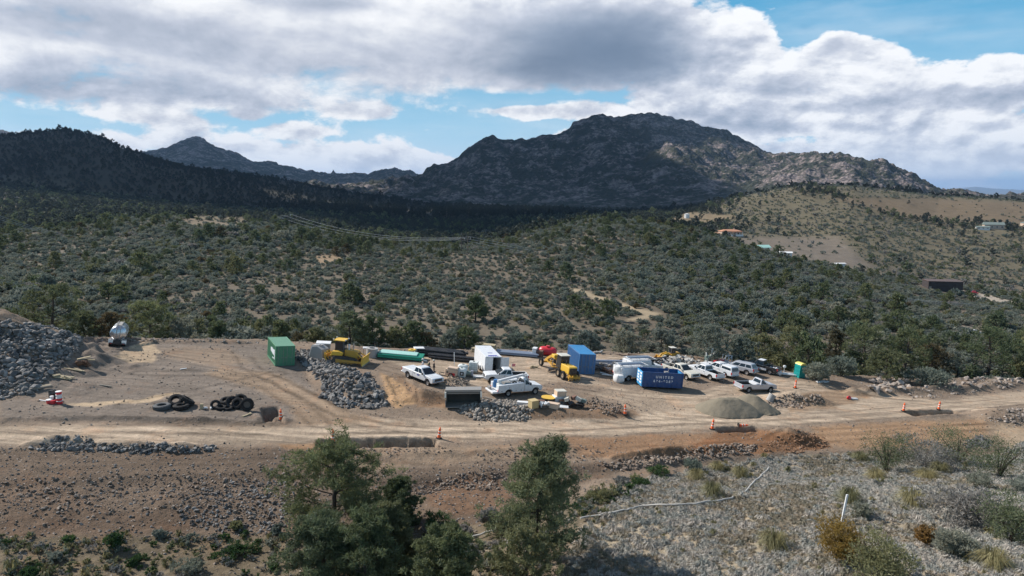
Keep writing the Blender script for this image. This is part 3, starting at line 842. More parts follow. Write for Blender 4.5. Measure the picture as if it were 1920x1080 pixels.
# ------------------------------------------------------------------ materials
def paint(name, col, rough=0.45, metal=0.0, var=0.06, dirt=0.0, spec=0.5, bump=0.0, dirtcol=(0.30, 0.235, 0.17)):
    m, t, b = new_mat(name)
    tc = t.node('ShaderNodeTexCoord').outputs['Object']
    n = t.noise(tc, 1.6, 5, 0.6)
    k = t.m('MULTIPLY_ADD', n, 2 * var, 1 - var)
    c = t.mix(1.0, (*col, 1), t.xyz(k, k, k), 'MULTIPLY')
    if dirt:
        sep = t.node('ShaderNodeSeparateXYZ'); t.put(sep.inputs[0], tc)
        g = t.m('MULTIPLY', t.sm(t.noise(tc, 3.1, 5, 0.65), 0.38, 0.72), dirt)
        if dirt >= 0.25:
            g = t.m('MAXIMUM', g, t.m('MULTIPLY', t.sm(sep.outputs[2], 0.95, 0.3), t.m('MULTIPLY_ADD', n, 0.9, -0.05)))
        c = t.mix(g, c, (*dirtcol, 1))
        t.put(b.inputs['Roughness'], t.mixf(g, rough, 0.9))
    else:
        b.inputs['Roughness'].default_value = rough
    t.put(b.inputs['Base Color'], c)
    b.inputs['Metallic'].default_value = metal
    b.inputs['Specular IOR Level'].default_value = spec
    if bump:
        bp = t.node('ShaderNodeBump'); bp.inputs['Strength'].default_value = bump; bp.inputs['Distance'].default_value = 0.05
        t.put(bp.inputs['Height'], t.noise(tc, 14.0, 4, 0.6)); t.l.new(bp.outputs[0], b.inputs['Normal'])
    return m
def foliage(name, c_lo, c_hi, c_tip, hue_var=0.25):
    m = bpy.data.materials.new(name); m.use_nodes = True
    t = NT(m.node_tree); t.n.clear()
    info = t.node('ShaderNodeObjectInfo').outputs['Random']
    tone = attr(t, 'tone')
    c = t.mix(tone, (*c_lo, 1), (*c_hi, 1))
    c = t.mix(t.m('MULTIPLY', t.sm(tone, 0.75, 1.0), 0.6), c, (*c_tip, 1))
    kk = t.m('MULTIPLY_ADD', info, 2 * hue_var, 1 - hue_var)
    c = t.mix(1.0, c, t.xyz(kk, t.m('MULTIPLY_ADD', kk, 0.7, 0.3), t.m('MULTIPLY_ADD', kk, 0.6, 0.4)), 'MULTIPLY')
    d = t.node('ShaderNodeBsdfDiffuse'); t.put(d.inputs[0], c); d.inputs[1].default_value = 0.6
    tr = t.node('ShaderNodeBsdfTranslucent'); t.put(tr.inputs[0], c)
    mx = t.node('ShaderNodeMixShader'); mx.inputs[0].default_value = 0.34
    t.l.new(d.outputs[0], mx.inputs[1]); t.l.new(tr.outputs[0], mx.inputs[2])
    gl = t.node('ShaderNodeBsdfGlossy'); gl.inputs['Roughness'].default_value = 0.6; gl.inputs[0].default_value = (0.9, 0.95, 1, 1)
    m3 = t.node('ShaderNodeMixShader'); m3.inputs[0].default_value = 0.015
    t.l.new(mx.outputs[0], m3.inputs[1]); t.l.new(gl.outputs[0], m3.inputs[2])
    o = t.node('ShaderNodeOutputMaterial'); t.l.new(m3.outputs[0], o.inputs[0])
    return m
def stone_mat(name, lo, hi, dust=(0.34, 0.28, 0.22), kdust=0.25):
    m, t, b = new_mat(name)
    info = t.node('ShaderNodeObjectInfo').outputs['Random']
    tone = attr(t, 'tone')
    tc = t.node('ShaderNodeTexCoord').outputs['Object']
    n = t.noise(tc, 2.6, 5, 0.6)
    k = t.m('FRACT', t.m('ADD', t.m('MULTIPLY', info, 7.3), tone))
    c = t.mix(k, (*lo, 1), (*hi, 1))
    kk = t.m('MULTIPLY_ADD', n, 0.8, 0.6)
    c = t.mix(1.0, c, t.xyz(kk, kk, kk), 'MULTIPLY')
    nz = t.node('ShaderNodeSeparateXYZ'); t.put(nz.inputs[0], t.node('ShaderNodeNewGeometry').outputs['Normal'])
    c = t.mix(t.m('MULTIPLY', t.sm(t.noise(tc, 1.1, 3, 0.5), 0.4, 0.7), kdust), c, (*dust, 1))
    t.put(b.inputs['Base Color'], c); b.inputs['Roughness'].default_value = 0.92; b.inputs['Specular IOR Level'].default_value = 0.2
    bp = t.node('ShaderNodeBump'); bp.inputs['Strength'].default_value = 0.5; bp.inputs['Distance'].default_value = 0.06
    t.put(bp.inputs['Height'], t.noise(tc, 9.0, 4, 0.65)); t.l.new(bp.outputs[0], b.inputs['Normal'])
    return m
M = {}
M['bark'] = paint('bark', (0.085, 0.068, 0.055), 0.95, var=0.4, spec=0.1, bump=0.6)
M['deadwood'] = paint('dead_wood', (0.25, 0.225, 0.20), 0.95, var=0.3, spec=0.1)
M['juniper'] = foliage('juniper_leaf', (0.087, 0.103, 0.048), (0.218, 0.241, 0.111), (0.317, 0.329, 0.141))
M['pinyon'] = foliage('pinyon_needle', (0.095, 0.113, 0.06), (0.218, 0.244, 0.126), (0.305, 0.326, 0.156))
M['olive'] = foliage('olive_leaf', (0.116, 0.12, 0.058), (0.255, 0.257, 0.122), (0.337, 0.326, 0.155))
M['scrub'] = foliage('scrub_leaf', (0.158, 0.17, 0.132), (0.332, 0.34, 0.256), (0.433, 0.424, 0.325), 0.30)
M['scrubteal'] = foliage('blue_scrub_leaf', (0.143, 0.162, 0.134), (0.293, 0.314, 0.255), (0.392, 0.408, 0.328), 0.25)
M['rust'] = foliage('rusty_leaf', (0.142, 0.087, 0.028), (0.334, 0.187, 0.051), (0.45, 0.255, 0.069))
M['shadepine'] = foliage('shaded_pine', (0.016, 0.022, 0.016), (0.042, 0.054, 0.036), (0.06, 0.075, 0.05))  # far forest needles, darkened so the colour deepens the cloud shade
M['gold'] = foliage('golden_leaf', (0.18, 0.115, 0.028), (0.42, 0.26, 0.062), (0.50, 0.33, 0.085))
M['farpine'] = foliage('far_pine', (0.042, 0.050, 0.038), (0.102, 0.115, 0.086), (0.145, 0.155, 0.115))
M['tangrass'] = foliage('tan_grass', (0.27, 0.23, 0.165), (0.52, 0.45, 0.33), (0.58, 0.50, 0.36), 0.22)
M['russet'] = foliage('russet_leaf', (0.085, 0.070, 0.035), (0.19, 0.145, 0.072), (0.25, 0.19, 0.09))
M['greytwig'] = foliage('grey_twigs', (0.179, 0.17, 0.152), (0.334, 0.317, 0.285), (0.405, 0.383, 0.34))
M['straw'] = foliage('straw_blade', (0.20, 0.18, 0.085), (0.40, 0.36, 0.18), (0.48, 0.43, 0.22))
M['drygrass'] = foliage('dry_grass', (0.365, 0.344, 0.303), (0.644, 0.611, 0.537), (0.705, 0.655, 0.565), 0.22)
M['weed'] = foliage('weed_leaf', (0.042, 0.078, 0.028), (0.09, 0.15, 0.05), (0.132, 0.192, 0.066))

# ------------------------------------------------------------------ foliage meshes
def tri_mesh(name, V, T, mats, mat_idx=None):
    """V (n,3,3) triangles, T (n,) tone"""
    n = len(V)
    me = bpy.data.meshes.new(name)
    me.vertices.add(3 * n); me.vertices.foreach_set('co', V.reshape(-1).astype(np.float32))
    me.loops.add(3 * n); me.polygons.add(n)
    me.loops.foreach_set('vertex_index', np.arange(3 * n, dtype=np.int32))
    me.polygons.foreach_set('loop_start', np.arange(0, 3 * n, 3, dtype=np.int32))
    if mat_idx is not None:
        me.polygons.foreach_set('material_index', mat_idx.astype(np.int32))
    me.update()
    at = me.attributes.new('tone', 'FLOAT', 'POINT'); at.data.foreach_set('value', np.repeat(T, 3).astype(np.float32))
    for m in (mats if isinstance(mats, (list, tuple)) else [mats]):
        me.materials.append(m)
    return me
def leaf_tris(C, Rc, nleaf, size, rng, aspect=0.45, up=0.35, tone=None, flat=0.8):
    """clumps of leaf-sized triangles: C (k,3) centres, Rc (k,) radii"""
    k = len(C)
    d = rng.normal(size=(k, nleaf, 3)); d /= np.linalg.norm(d, axis=2, keepdims=True)
    r = rng.random((k, nleaf, 1)) ** 0.45
    P = C[:, None] + d * r * Rc[:, None, None] * np.array([1, 1, flat])
    ax = d + rng.normal(size=d.shape) * 0.55 + np.array([0, 0, up]); ax /= np.linalg.norm(ax, axis=2, keepdims=True)
    sd_ = np.cross(ax, rng.normal(size=d.shape)); sd_ /= np.linalg.norm(sd_, axis=2, keepdims=True) + 1e-9
    s = size * (0.6 + 0.8 * rng.random((k, nleaf, 1)))
    V = np.stack([P - sd_ * s * aspect * 0.5 - ax * s * 0.4, P + sd_ * s * aspect * 0.5 - ax * s * 0.4, P + ax * s * 0.6], 2)
    tn = (rng.random(k) if tone is None else tone)[:, None] * 0.6 + rng.random((k, nleaf)) * 0.3 + 0.12 * r[:, :, 0]
    return V.reshape(-1, 3, 3), np.clip(tn.reshape(-1), 0, 1)
def tube_tris(mb):
    out = []
    v = np.array(mb.v)
    for f in mb.f:
        for i in range(1, len(f) - 1):
            out.append((v[f[0]], v[f[i]], v[f[i + 1]]))
    return np.array(out)

def make_tree(seed, h, w, nclump, nleaf, leaf, habit='round', trunk_r=0.16, lean=0.1, aspect=0.4, openness=0.3):
    """a tapered trunk with limbs; leaf clumps ride on the limbs. returns trunk builder, leaf triangles, tones"""
    rng = np.random.default_rng(seed)
    mb = MB()
    top = Vector((rng.uniform(-lean, lean) * h, rng.uniform(-lean, lean) * h, h * 0.93))
    mid = Vector((top.x * 0.3 + rng.uniform(-.05, .05) * h, top.y * 0.3 + rng.uniform(-.05, .05) * h, h * 0.5))
    def stem(t):
        p = Vector((0, 0, -0.35)) * (1 - t) ** 2 + mid * 2 * t * (1 - t) + top * t * t
        return p
    mb.tube([stem(t) for t in np.linspace(0, 1, 7)], [trunk_r * (1.25 - 1.1 * t) for t in np.linspace(0, 1, 7)], 7)
    C = []; Rc = []; tn = []
    nl = 26 if habit != 'far' else 8
    for i in range(nl):
        t = (0.16 if habit != 'pine' else 0.22) + (0.98 - 0.2) * (i + rng.random()) / nl
        t = min(t, 0.985)
        p0 = stem(t)
        az = i * 2.399 + rng.uniform(-.5, .5)
        if habit == 'round':
            prof = math.sin(math.pi * min(1, (0.16 + 0.84 * t) ** 0.75)) ** 0.55
            elev = -0.05 + 1.05 * t
        elif habit == 'pine':
            prof = (1.08 - t) ** 0.62 * min(1, 0.45 + t * 1.8); elev = 0.05 + 0.75 * t
        elif habit == 'bush':
            prof = (1.0 - 0.35 * t); elev = 0.25 + 1.0 * t
        else:
            prof = math.sin(math.pi * (0.2 + 0.78 * t)) ** 0.6; elev = 0.1 + 0.9 * t
        L = w * 0.5 * prof * rng.uniform(0.70, 1.12)
        dirh = Vector((math.cos(az), math.sin(az), 0))
        p2 = p0 + dirh * L * math.cos(elev) + Vector((0, 0, L * math.sin(elev) * 0.8))
        p1 = (p0 + p2) / 2 + Vector((0, 0, -0.06 * L + rng.uniform(-.05, .08) * L)) + Vector(rng.normal(size=3) * 0.05 * L)
        q = [p0 * (1 - s) ** 2 + p1 * 2 * s * (1 - s) + p2 * s * s for s in np.linspace(0, 1, 5)]
        r0 = trunk_r * (0.42 - 0.3 * t)
        mb.tube(q, [max(r0 * (1 - 0.85 * s), 0.008) for s in np.linspace(0, 1, 5)], 5, caps=False)
        base = rng.random()
        m = max(2, int(nclump / nl * (0.45 + prof * 0.8)))
        for j in range(m):
            s = openness + (1.05 - openness) * rng.random() ** 0.7
            pc = p0 * (1 - s) ** 2 + p1 * 2 * s * (1 - s) + p2 * s * s
            off = Vector(rng.normal(size=3)) * (0.10 * L + 0.10) * (0.6 + 0.6 * s)
            off.z = off.z * 0.6 + 0.04
            C.append(pc + off); Rc.append(rng.uniform(0.6, 1.25)); tn.append(0.5 * base + 0.5 * rng.random())
    C = np.array([tuple(c) for c in C]); Rc = np.array(Rc)
    cr = 0.085 * (w + h) / 2 * (90 / max(nclump, 90)) ** 0.28
    V, T = leaf_tris(C, Rc * cr, nleaf, leaf, rng, aspect, 0.35, np.array(tn))
    return mb, V, T
def make_bush(seed, h, w, nclump, nleaf, leaf, aspect=0.45, up=0.5, stems=6):
    rng = np.random.default_rng(seed)
    mb = MB()
    C = []; tn = []
    lobes = [(rng.uniform(-.26, .26) * w, rng.uniform(-.26, .26) * w, rng.uniform(0.35, 0.62) * h, rng.uniform(.26, .42) * w, rng.random()) for _ in range(5)]
    for i in range(nclump):
        lx, ly, lz, lr, lt = lobes[rng.integers(5)]
        d = rng.normal(size=3); d /= np.linalg.norm(d)
        r = rng.random() ** 0.33
        z = lz + d[2] * r * min(lr, h * 0.42)
        C.append((lx + d[0] * r * lr, ly + d[1] * r * lr, max(z, 0.05 * h))); tn.append(0.55 * lt + 0.45 * rng.random())
    for i in range(stems):
        az = rng.uniform(0, 6.28)
        e = Vector((math.cos(az) * w * 0.28, math.sin(az) * w * 0.28, h * 0.7))
        mb.tube([(0, 0, -0.15), (e.x * 0.4, e.y * 0.4, h * 0.35), e], [0.02 * h + 0.01, 0.014 * h + 0.006, 0.006], 4, caps=False)
    C = np.array(C)
    V, T = leaf_tris(C, np.full(len(C), 0.13 * (w + h) / 2), nleaf, leaf, rng, aspect, up, np.array(tn))
    return mb, V, T
def single(name, mb, V, T, leafmat, woodmat):
    """leaves and wood in one mesh (for plants too small to show parts)"""
    W = tube_tris(mb)
    VV = np.concatenate([V, W]); TT = np.concatenate([T, np.full(len(W), 0.5)])
    mi = np.concatenate([np.zeros(len(V)), np.ones(len(W))])
    return tri_mesh(name, VV, TT, [leafmat, woodmat], mi)
def make_blades(seed, h, w, n, bw=0.03, droop=0.6):
    """a rosette of long arching blades"""
    rng = np.random.default_rng(seed)
    V = []; T = []
    for i in range(n):
        az = rng.uniform(0, 6.28); reach = w * 0.5 * rng.uniform(0.35, 1.05); hh = h * rng.uniform(0.55, 1.1)
        d = np.array([math.cos(az), math.sin(az), 0]); sd_ = np.array([-d[1], d[0], 0]) * bw * 0.5
        b = d * rng.uniform(0, 0.10) * w
        p = [b + np.array([0, 0, -0.03]), b + d * reach * 0.45 + np.array([0, 0, hh * 0.85]), b + d * reach + np.array([0, 0, hh * (1 - droop * rng.uniform(0.4, 1.4))])]
        tn = rng.random()
        V += [(p[0] - sd_, p[0] + sd_, p[1] + sd_), (p[0] - sd_, p[1] + sd_, p[1] - sd_), (p[1] - sd_, p[1] + sd_, p[2])]
        T += [tn * 0.7, tn * 0.7, tn]
    return np.array(V), np.array(T)

# ------------------------------------------------------------------ scatter (masses nobody could count): one object each
def scatter(name, variants, P, scale, rot=None, tilt=0.0, pick=None):
    n = len(P)
    src = bpy.data.collections.new(name + '_source')
    for i, me in enumerate(variants):
        src.objects.link(bpy.data.objects.new('%s_variant%02d' % (name, i), me))
    me = bpy.data.meshes.new(name)
    me.vertices.add(n); me.vertices.foreach_set('co', np.asarray(P, np.float32).ravel())
    a = me.attributes.new('sc', 'FLOAT', 'POINT'); a.data.foreach_set('value', np.asarray(scale, np.float32))
    r = np.zeros((n, 3), np.float32); r[:, 2] = RNG.uniform(0, 6.283, n)
    if tilt:
        r[:, 0] = RNG.normal(0, tilt, n); r[:, 1] = RNG.normal(0, tilt, n)
    a = me.attributes.new('rot', 'FLOAT_VECTOR', 'POINT'); a.data.foreach_set('vector', r.ravel())
    a = me.attributes.new('pick', 'INT', 'POINT'); a.data.foreach_set('value', (RNG.integers(0, len(variants), n) if pick is None else np.asarray(pick)).astype(np.int32))
    o = link(name, me)
    g = bpy.data.node_groups.new(name + '_nodes', 'GeometryNodeTree')
    g.interface.new_socket('Geometry', in_out='INPUT', socket_type='NodeSocketGeometry')
    g.interface.new_socket('Geometry', in_out='OUTPUT', socket_type='NodeSocketGeometry')
    gi = g.nodes.new('NodeGroupInput'); go = g.nodes.new('NodeGroupOutput')
    ci = g.nodes.new('GeometryNodeCollectionInfo'); ci.inputs['Collection'].default_value = src
    ci.inputs['Separate Children'].default_value = True; ci.inputs['Reset Children'].default_value = True
    ip = g.nodes.new('GeometryNodeInstanceOnPoints'); ip.inputs['Pick Instance'].default_value = True
    def named(nm, ty):
        q = g.nodes.new('GeometryNodeInputNamedAttribute'); q.data_type = ty; q.inputs['Name'].default_value = nm
        return [s for s in q.outputs if s.enabled and s.name == 'Attribute'][0]
    g.links.new(gi.outputs[0], ip.inputs['Points']); g.links.new(ci.outputs[0], ip.inputs['Instance'])
    g.links.new(named('pick', 'INT'), ip.inputs['Instance Index'])
    e2r = g.nodes.new('FunctionNodeEulerToRotation'); g.links.new(named('rot', 'FLOAT_VECTOR'), e2r.inputs[0])
    g.links.new(e2r.outputs[0], ip.inputs['Rotation']); g.links.new(named('sc', 'FLOAT'), ip.inputs['Scale'])
    g.links.new(ip.outputs[0], go.inputs[0])
    md = o.modifiers.new('scatter', 'NODES'); md.node_group = g
    return stuff(o)
# ------------------------------------------------------------------ plant variants
def leafmesh(name, V, T, mat):
    return tri_mesh(name, V, T, mat)
def tree_pair(seed, h, w, nclump, nleaf, leaf, habit, leafmat, **kw):
    mb, V, T = make_tree(seed, h, w, nclump, nleaf, leaf, habit, **kw)
    return mb.mesh('trunk', M['bark'], smooth=True), leafmesh('crown', V, T, M[leafmat])
def place_tree(name, label, pair, p, yaw, s, group=None, cat='tree', part='crown', wood='trunk'):
    r = thing(name, label, cat, p, yaw, group)
    r.scale = s if hasattr(s, '__len__') else (s, s, s)
    link(wood, pair[0], r); link(part, pair[1], r)
    return r
def px_size(p, px):
    dep = p.y * CT - (p.z - CAM_Z) * ST
    return px * dep / FPX

# ---- the near trees, one by one
near_trees = [
    # u, v of the foot, height px, width px, habit, leaf, label
    (628, 1028, 200, 235, 'round', 'juniper', 'tall dark green juniper left of centre in the foreground, bare limb showing on its right'),
    (742, 992, 100, 80, 'round', 'juniper', 'short dark juniper peeping out behind the foreground thicket below the long trench'),
    (745, 1112, 172, 120, 'pine', 'olive', 'yellow green young pine in front of the foreground juniper thicket'),
    (618, 1150, 195, 160, 'round', 'pinyon', 'broad blue green pinyon at the lower left of the foreground thicket'),
    (838, 1150, 165, 150, 'round', 'juniper', 'low dark juniper at the right end of the foreground thicket by the bottom edge'),
    (690, 1165, 200, 170, 'round', 'juniper', 'bushy juniper at the bottom edge in the middle of the foreground thicket'),
    (1005, 1052, 232, 225, 'pine', 'pinyon', 'tall upright pinyon pine right of centre with open lower limbs and a long shadow'),
    (985, 1110, 120, 150, 'round', 'olive', 'low spreading scrub at the foot of the tall upright pinyon'),
]
for i, (u, v, hp, wp, habit, leaf, lab) in enumerate(near_trees):
    p = hit(u, v, 18)
    h = px_size(p, hp) * 1.06; w = px_size(p, wp)
    big = h > 4
    pair = tree_pair(100 + i, h, w, 760 if big else 260, 40 if big else 34, 0.19, habit, leaf, trunk_r=0.028 * h, openness=0.26, aspect=0.36)
    place_tree('pinyon_pine' if habit == 'pine' else 'juniper_tree', lab, pair, p, 0.0, 1.0)

# ---- shrubs and bunch grasses on the near grassy slope, one by one
def shrub_at(name, u, v, hp, wp, leaf, label, seed, dense=1.0, leafsz=0.13, cat='shrub'):
    p = hit(u, v, 18)
    h = px_size(p, hp) * 1.05; w = px_size(p, wp)
    mb, V, T = make_bush(seed, h, w, int(150 * dense), 30, leafsz, 0.42, 0.5)
    r = thing(name, label, cat, p)
    link('stems', mb.mesh('stems', M['bark' if leaf != 'greytwig' else 'deadwood']), r)
    link('foliage', leafmesh('foliage', V, T, M[leaf]), r)
near_shrubs = [
    ('juniper_shrub', 1662, 884, 78, 112, 'juniper', 'dark green juniper shrub at the upper edge of the grassy slope, leftmost of its row'),
    ('bare_shrub', 1735, 876, 58, 112, 'greytwig', 'grey leafless shrub between two green junipers at the top of the grassy slope'),
    ('juniper_shrub', 1795, 870, 70, 116, 'pinyon', 'grey green shrub at the top of the slope beside the black rock heap'),
    ('juniper_shrub', 1872, 894, 78, 122, 'juniper', 'rounded dark juniper shrub at the right edge of the photo, high on the slope'),
    ('oak_shrub', 1570, 1050, 100, 98, 'gold', 'rusty orange leaved oak bush in front of the white post'),
    ('oak_shrub', 1655, 1096, 108, 140, 'olive', 'bright green oak bush at the bottom edge beside the orange one'),
    ('scrub_shrub', 1738, 1020, 38, 42, 'rust', 'small yellowing bush right of the bright green bush'),
    ('scrub_shrub', 1785, 1046, 50, 74, 'scrub', 'low grey green bush beside the small yellowing one'),
    ('bare_shrub', 1802, 985, 72, 110, 'greytwig', 'tangle of bare grey branches on the right of the grassy slope'),
    ('scrub_shrub', 1892, 1015, 90, 112, 'pinyon', 'green leafy bush at the right edge low on the slope'),
    ('scrub_shrub', 1842, 918, 36, 62, 'scrub', 'grey green low bush under the rounded dark juniper'),
    ('scrub_shrub', 1614, 972, 34, 40, 'scrub', 'little grey bush right of the white post'),
    ('scrub_shrub', 1912, 925, 40, 60, 'scrubteal', 'grey bush cut by the right edge, midway down the slope'),
    ('tumbleweed', 912, 978, 26, 40, 'greytwig', 'round tan dried weed left of the tall upright pinyon'),
    ('tumbleweed', 862, 1008, 20, 40, 'greytwig', 'flattened tan dried weed beside the white hose end'),
    ('weed_clump', 1233, 893, 14, 50, 'weed', 'bright green weed patch below the edge rubble right of the pinyon'),
    ('weed_clump', 1290, 880, 18, 44, 'scrub', 'brownish green weed clump next to the edge rubble'),
    ('weed_clump', 1165, 905, 14, 36, 'greytwig', 'brown dry clump on the bank right of the pinyon crown'),
    ('weed_clump', 1200, 912, 12, 40, 'weed', 'dark green low weeds on the bank right of the pinyon'),
    ('weed_clump', 520, 1003, 20, 24, 'scrubteal', 'round blue green weed at the left foot of the tall juniper'),
    ('weed_clump', 300, 1008, 14, 24, 'scrubteal', 'lone blue green weed on the rubble slope at lower left'),
    ('weed_clump', 212, 1028, 32, 36, 'weed', 'bright green weed tuft on the lower left slope'),
    ('weed_clump', 255, 1060, 16, 30, 'weed', 'dark green weed low on the left slope near the bottom edge'),
    ('weed_clump', 445, 1042, 18, 70, 'weed', 'spreading green weeds at the toe of the rubble slope'),
    ('weed_clump', 105, 1048, 14, 24, 'scrubteal', 'small blue green weed at far lower left'),
    ('weed_clump', 60, 1082, 22, 40, 'weed', 'green weed tuft in the bottom left corner'),
    ('weed_clump', 360, 1072, 20, 60, 'scrub', 'grey green weeds at the bottom edge left of the thicket'),
    ('weed_clump', 815, 1000, 36, 60, 'weed', 'green weeds at the right flank of the foreground thicket'),
    ('weed_clump', 442, 992, 14, 26, 'olive', 'yellowish prickly weed on the rubble slope'),
    ('weed_clump', 1130, 935, 22, 60, 'olive', 'yellow green weeds beside the pinyon crown on the right'),
    ('weed_clump', 940, 1000, 30, 60, 'olive', 'yellow green bush at the left foot of the tall upright pinyon'),
]
for i, (nm, u, v, hp, wp, leaf, lab) in enumerate(near_shrubs):
    shrub_at(nm, u, v, hp, wp, leaf, lab, 300 + i, 1.0 if hp > 45 else 0.5, 0.15 if leaf != 'greytwig' else 0.2, 'bush' if 'weed' not in nm else 'weed')
grasses = [
    (1592, 945, 34, 66, 'straw', 'straw coloured bunch grass right behind the white post'),
    (1710, 950, 36, 84, 'straw', 'large straw bunch grass in the middle of the grassy slope'),
    (1450, 1032, 40, 84, 'straw', 'brownish bunch grass left of the rusty orange bush'),
    (1335, 932, 30, 60, 'straw', 'bunch grass just above the bend of the white hose'),
    (1388, 897, 24, 48, 'straw', 'bunch grass left of the upper end of the white hose'),
    (1642, 900, 22, 58, 'straw', 'flat bunch grass below the leftmost juniper shrub'),
    (1738, 900, 22, 62, 'straw', 'bunch grass below the grey leafless shrub'),
    (1862, 1062, 36, 92, 'straw', 'pale silvery bunch grass near the bottom right corner'),
    (1612, 862, 16, 50, 'straw', 'pale bunch grass at the top left of the juniper row'),
    (1762, 886, 22, 50, 'straw', 'bunch grass in front of the grey green shrub by the black rocks'),
    (1306, 902, 24, 50, 'straw', 'bunch grass at the top of the slope under the edge rubble'),
    (1345, 882, 18, 44, 'straw', 'small bunch grass at the very top of the slope left of the hose end'),
]
for i, (u, v, hp, wp, leaf, lab) in enumerate(grasses):
    p = hit(u, v, 18)
    V, T = make_blades(500 + i, px_size(p, hp) * 1.0, px_size(p, wp) * 1.0, 420, 0.022, 0.8)
    o = link('bunch_grass', leafmesh('bunch_grass', V, T, M[leaf]), None, p)
    tag(o, lab, 'grass clump')

# ---- trees along the far edge of the yard, one by one
edge_trees = [
    (20, 632, 52, 70, 'juniper', 'green juniper behind the crest of the big rock heap at the left edge'),
    (95, 636, 92, 120, 'olive', 'wide brownish tree with a bare forked trunk behind the big rock heap'),
    (160, 636, 58, 70, 'olive', 'olive tree between the forked trunk tree and the tank trailer'),
    (208, 634, 56, 62, 'russet', 'yellow brown tree right behind the tank trailer'),
    (282, 640, 74, 100, 'juniper', 'broad dark green juniper right of the tank trailer'),
    (340, 636, 50, 70, 'scrub', 'grey green bush along the yard edge right of the broad juniper'),
    (413, 638, 40, 46, 'juniper', 'round dark green bush at the yard edge left of the green container'),
    (466, 640, 34, 50, 'scrub', 'grey bush at the yard edge just left of the green container'),
    (528, 640, 50, 40, 'juniper', 'dark green juniper rising behind the green container'),
    (567, 651, 28, 40, 'russet', 'rust coloured bush at the right shoulder of the green container'),
    (596, 656, 40, 50, 'olive', 'olive green bush behind the concrete blocks'),
    (655, 656, 76, 74, 'pinyon', 'tall green pinyon with a visible trunk behind the bulldozer'),
    (702, 658, 70, 66, 'juniper', 'dark juniper behind the green pipe bundle'),
    (742, 659, 52, 54, 'olive', 'brownish olive tree between the green pipes and the black pipes'),
    (776, 658, 62, 50, 'juniper', 'slim dark green tree behind the left end of the black pipes'),
    (800, 659, 40, 46, 'russet', 'brown leaved bush behind the black pipe stack'),
    (842, 659, 44, 52, 'scrub', 'grey green bush behind the right end of the black pipes'),
    (872, 658, 52, 54, 'juniper', 'dark green juniper behind the small timber stack'),
    (965, 660, 40, 60, 'scrub', 'grey green bush behind the blue grey pipe bundle'),
    (1024, 658, 26, 40, 'juniper', 'low green bush right behind the red plastic tank'),
    (1100, 660, 48, 60, 'scrubteal', 'blue green bush behind the blue container'),
    (1170, 664, 48, 64, 'scrub', 'grey scrub oak behind the open ground right of the blue container'),
    (1240, 660, 40, 56, 'scrubteal', 'blue grey bush behind the yellow wheel loader'),
    (1328, 680, 66, 84, 'scrub', 'grey green tree behind the green machine'),
    (1390, 682, 46, 60, 'scrub', 'grey brown bush behind the silver wagon'),
    (1432, 684, 52, 70, 'olive', 'olive green bush behind the black and white pickup'),
    (1488, 690, 78, 84, 'olive', 'bright green tree behind the white scrap pile'),
    (1532, 714, 36, 50, 'scrub', 'low grey bush right of the teal portable toilet'),
    (1562, 690, 72, 50, 'russet', 'rust tinged tree behind the wooden stake'),
    (1578, 706, 34, 60, 'scrub', 'low grey green bush right of the wooden stake'),
    (1622, 700, 88, 104, 'juniper', 'large dark green juniper left of the boulder group'),
    (1662, 712, 50, 76, 'olive', 'yellow green bush in front of the large dark juniper'),
    (1692, 704, 90, 90, 'juniper', 'tall dark juniper directly behind the boulder group'),
    (1748, 704, 56, 66, 'russet', 'yellow brown topped bush behind the long rock bank'),
    (1795, 706, 40, 86, 'scrubteal', 'spreading grey green bush behind the long rock bank'),
    (1852, 708, 92, 116, 'juniper', 'wide juniper with a bare lower trunk at the right behind the rock bank'),
    (1925, 708, 60, 80, 'juniper', 'dark juniper cut by the right edge behind the rock bank'),
    (1735, 722, 34, 90, 'scrub', 'low grey scrub between the boulders and the long rock bank'),
]
edge_pairs = {}
for i, (u, v, hp, wp, leaf, lab) in enumerate(edge_trees):
    p = hit(u, v, 84)
    if u < 1180:
        k = 1 + 9.0 / p.y; p = Vector((p.x * k, p.y + 9.0, 0)); p.z = ground(p.x, p.y)
    h = px_size(p, hp) * 1.05; w = px_size(p, wp)
    low = h < 3.4
    mb, V, T = (make_bush(700 + i, h, w, 190, 20, 0.34, 0.5) if low else make_tree(700 + i, h, w, 230, 22, 0.34, 'round', trunk_r=0.03 * h, openness=0.35 if i != 1 else 0.6, aspect=0.45))
    r = thing('scrub_bush' if low else 'juniper_tree', lab, 'bush' if low else 'tree', p)
    link('stems' if low else 'trunk', mb.mesh('trunk', M['bark']), r)
    link('foliage' if low else 'crown', leafmesh('crown', V, T, M[leaf]), r)

# ------------------------------------------------------------------ chaparral on the hills
def in_polys(x, y, polys, soft=4):
    z = terrain(x, y); u, v = project(x, y, z)
    m = np.zeros(x.shape)
    for p in polys:
        m = np.maximum(m, poly_mask(u, v, p, soft))
    return m, z, u, v
BARE = [REGIONS[i][0] for i in range(len(REGIONS)) if REGIONS[i][0] in [r[0] for r in REGIONS[22:]]]
def sample(n, y0, y1, rng, amax=0.84):
    if y0 > 90:
        n = int(n * 1.22); amax = amax * 1.22
    y = np.sqrt(rng.uniform(y0 ** 2, y1 ** 2, n)); a = rng.uniform(-amax, amax, n)
    return a * y, y
def yfar_at(a):
    return np.interp(a, CURVES[I_FAR][0], CURVES[I_FAR][1])
rng = np.random.default_rng(5)

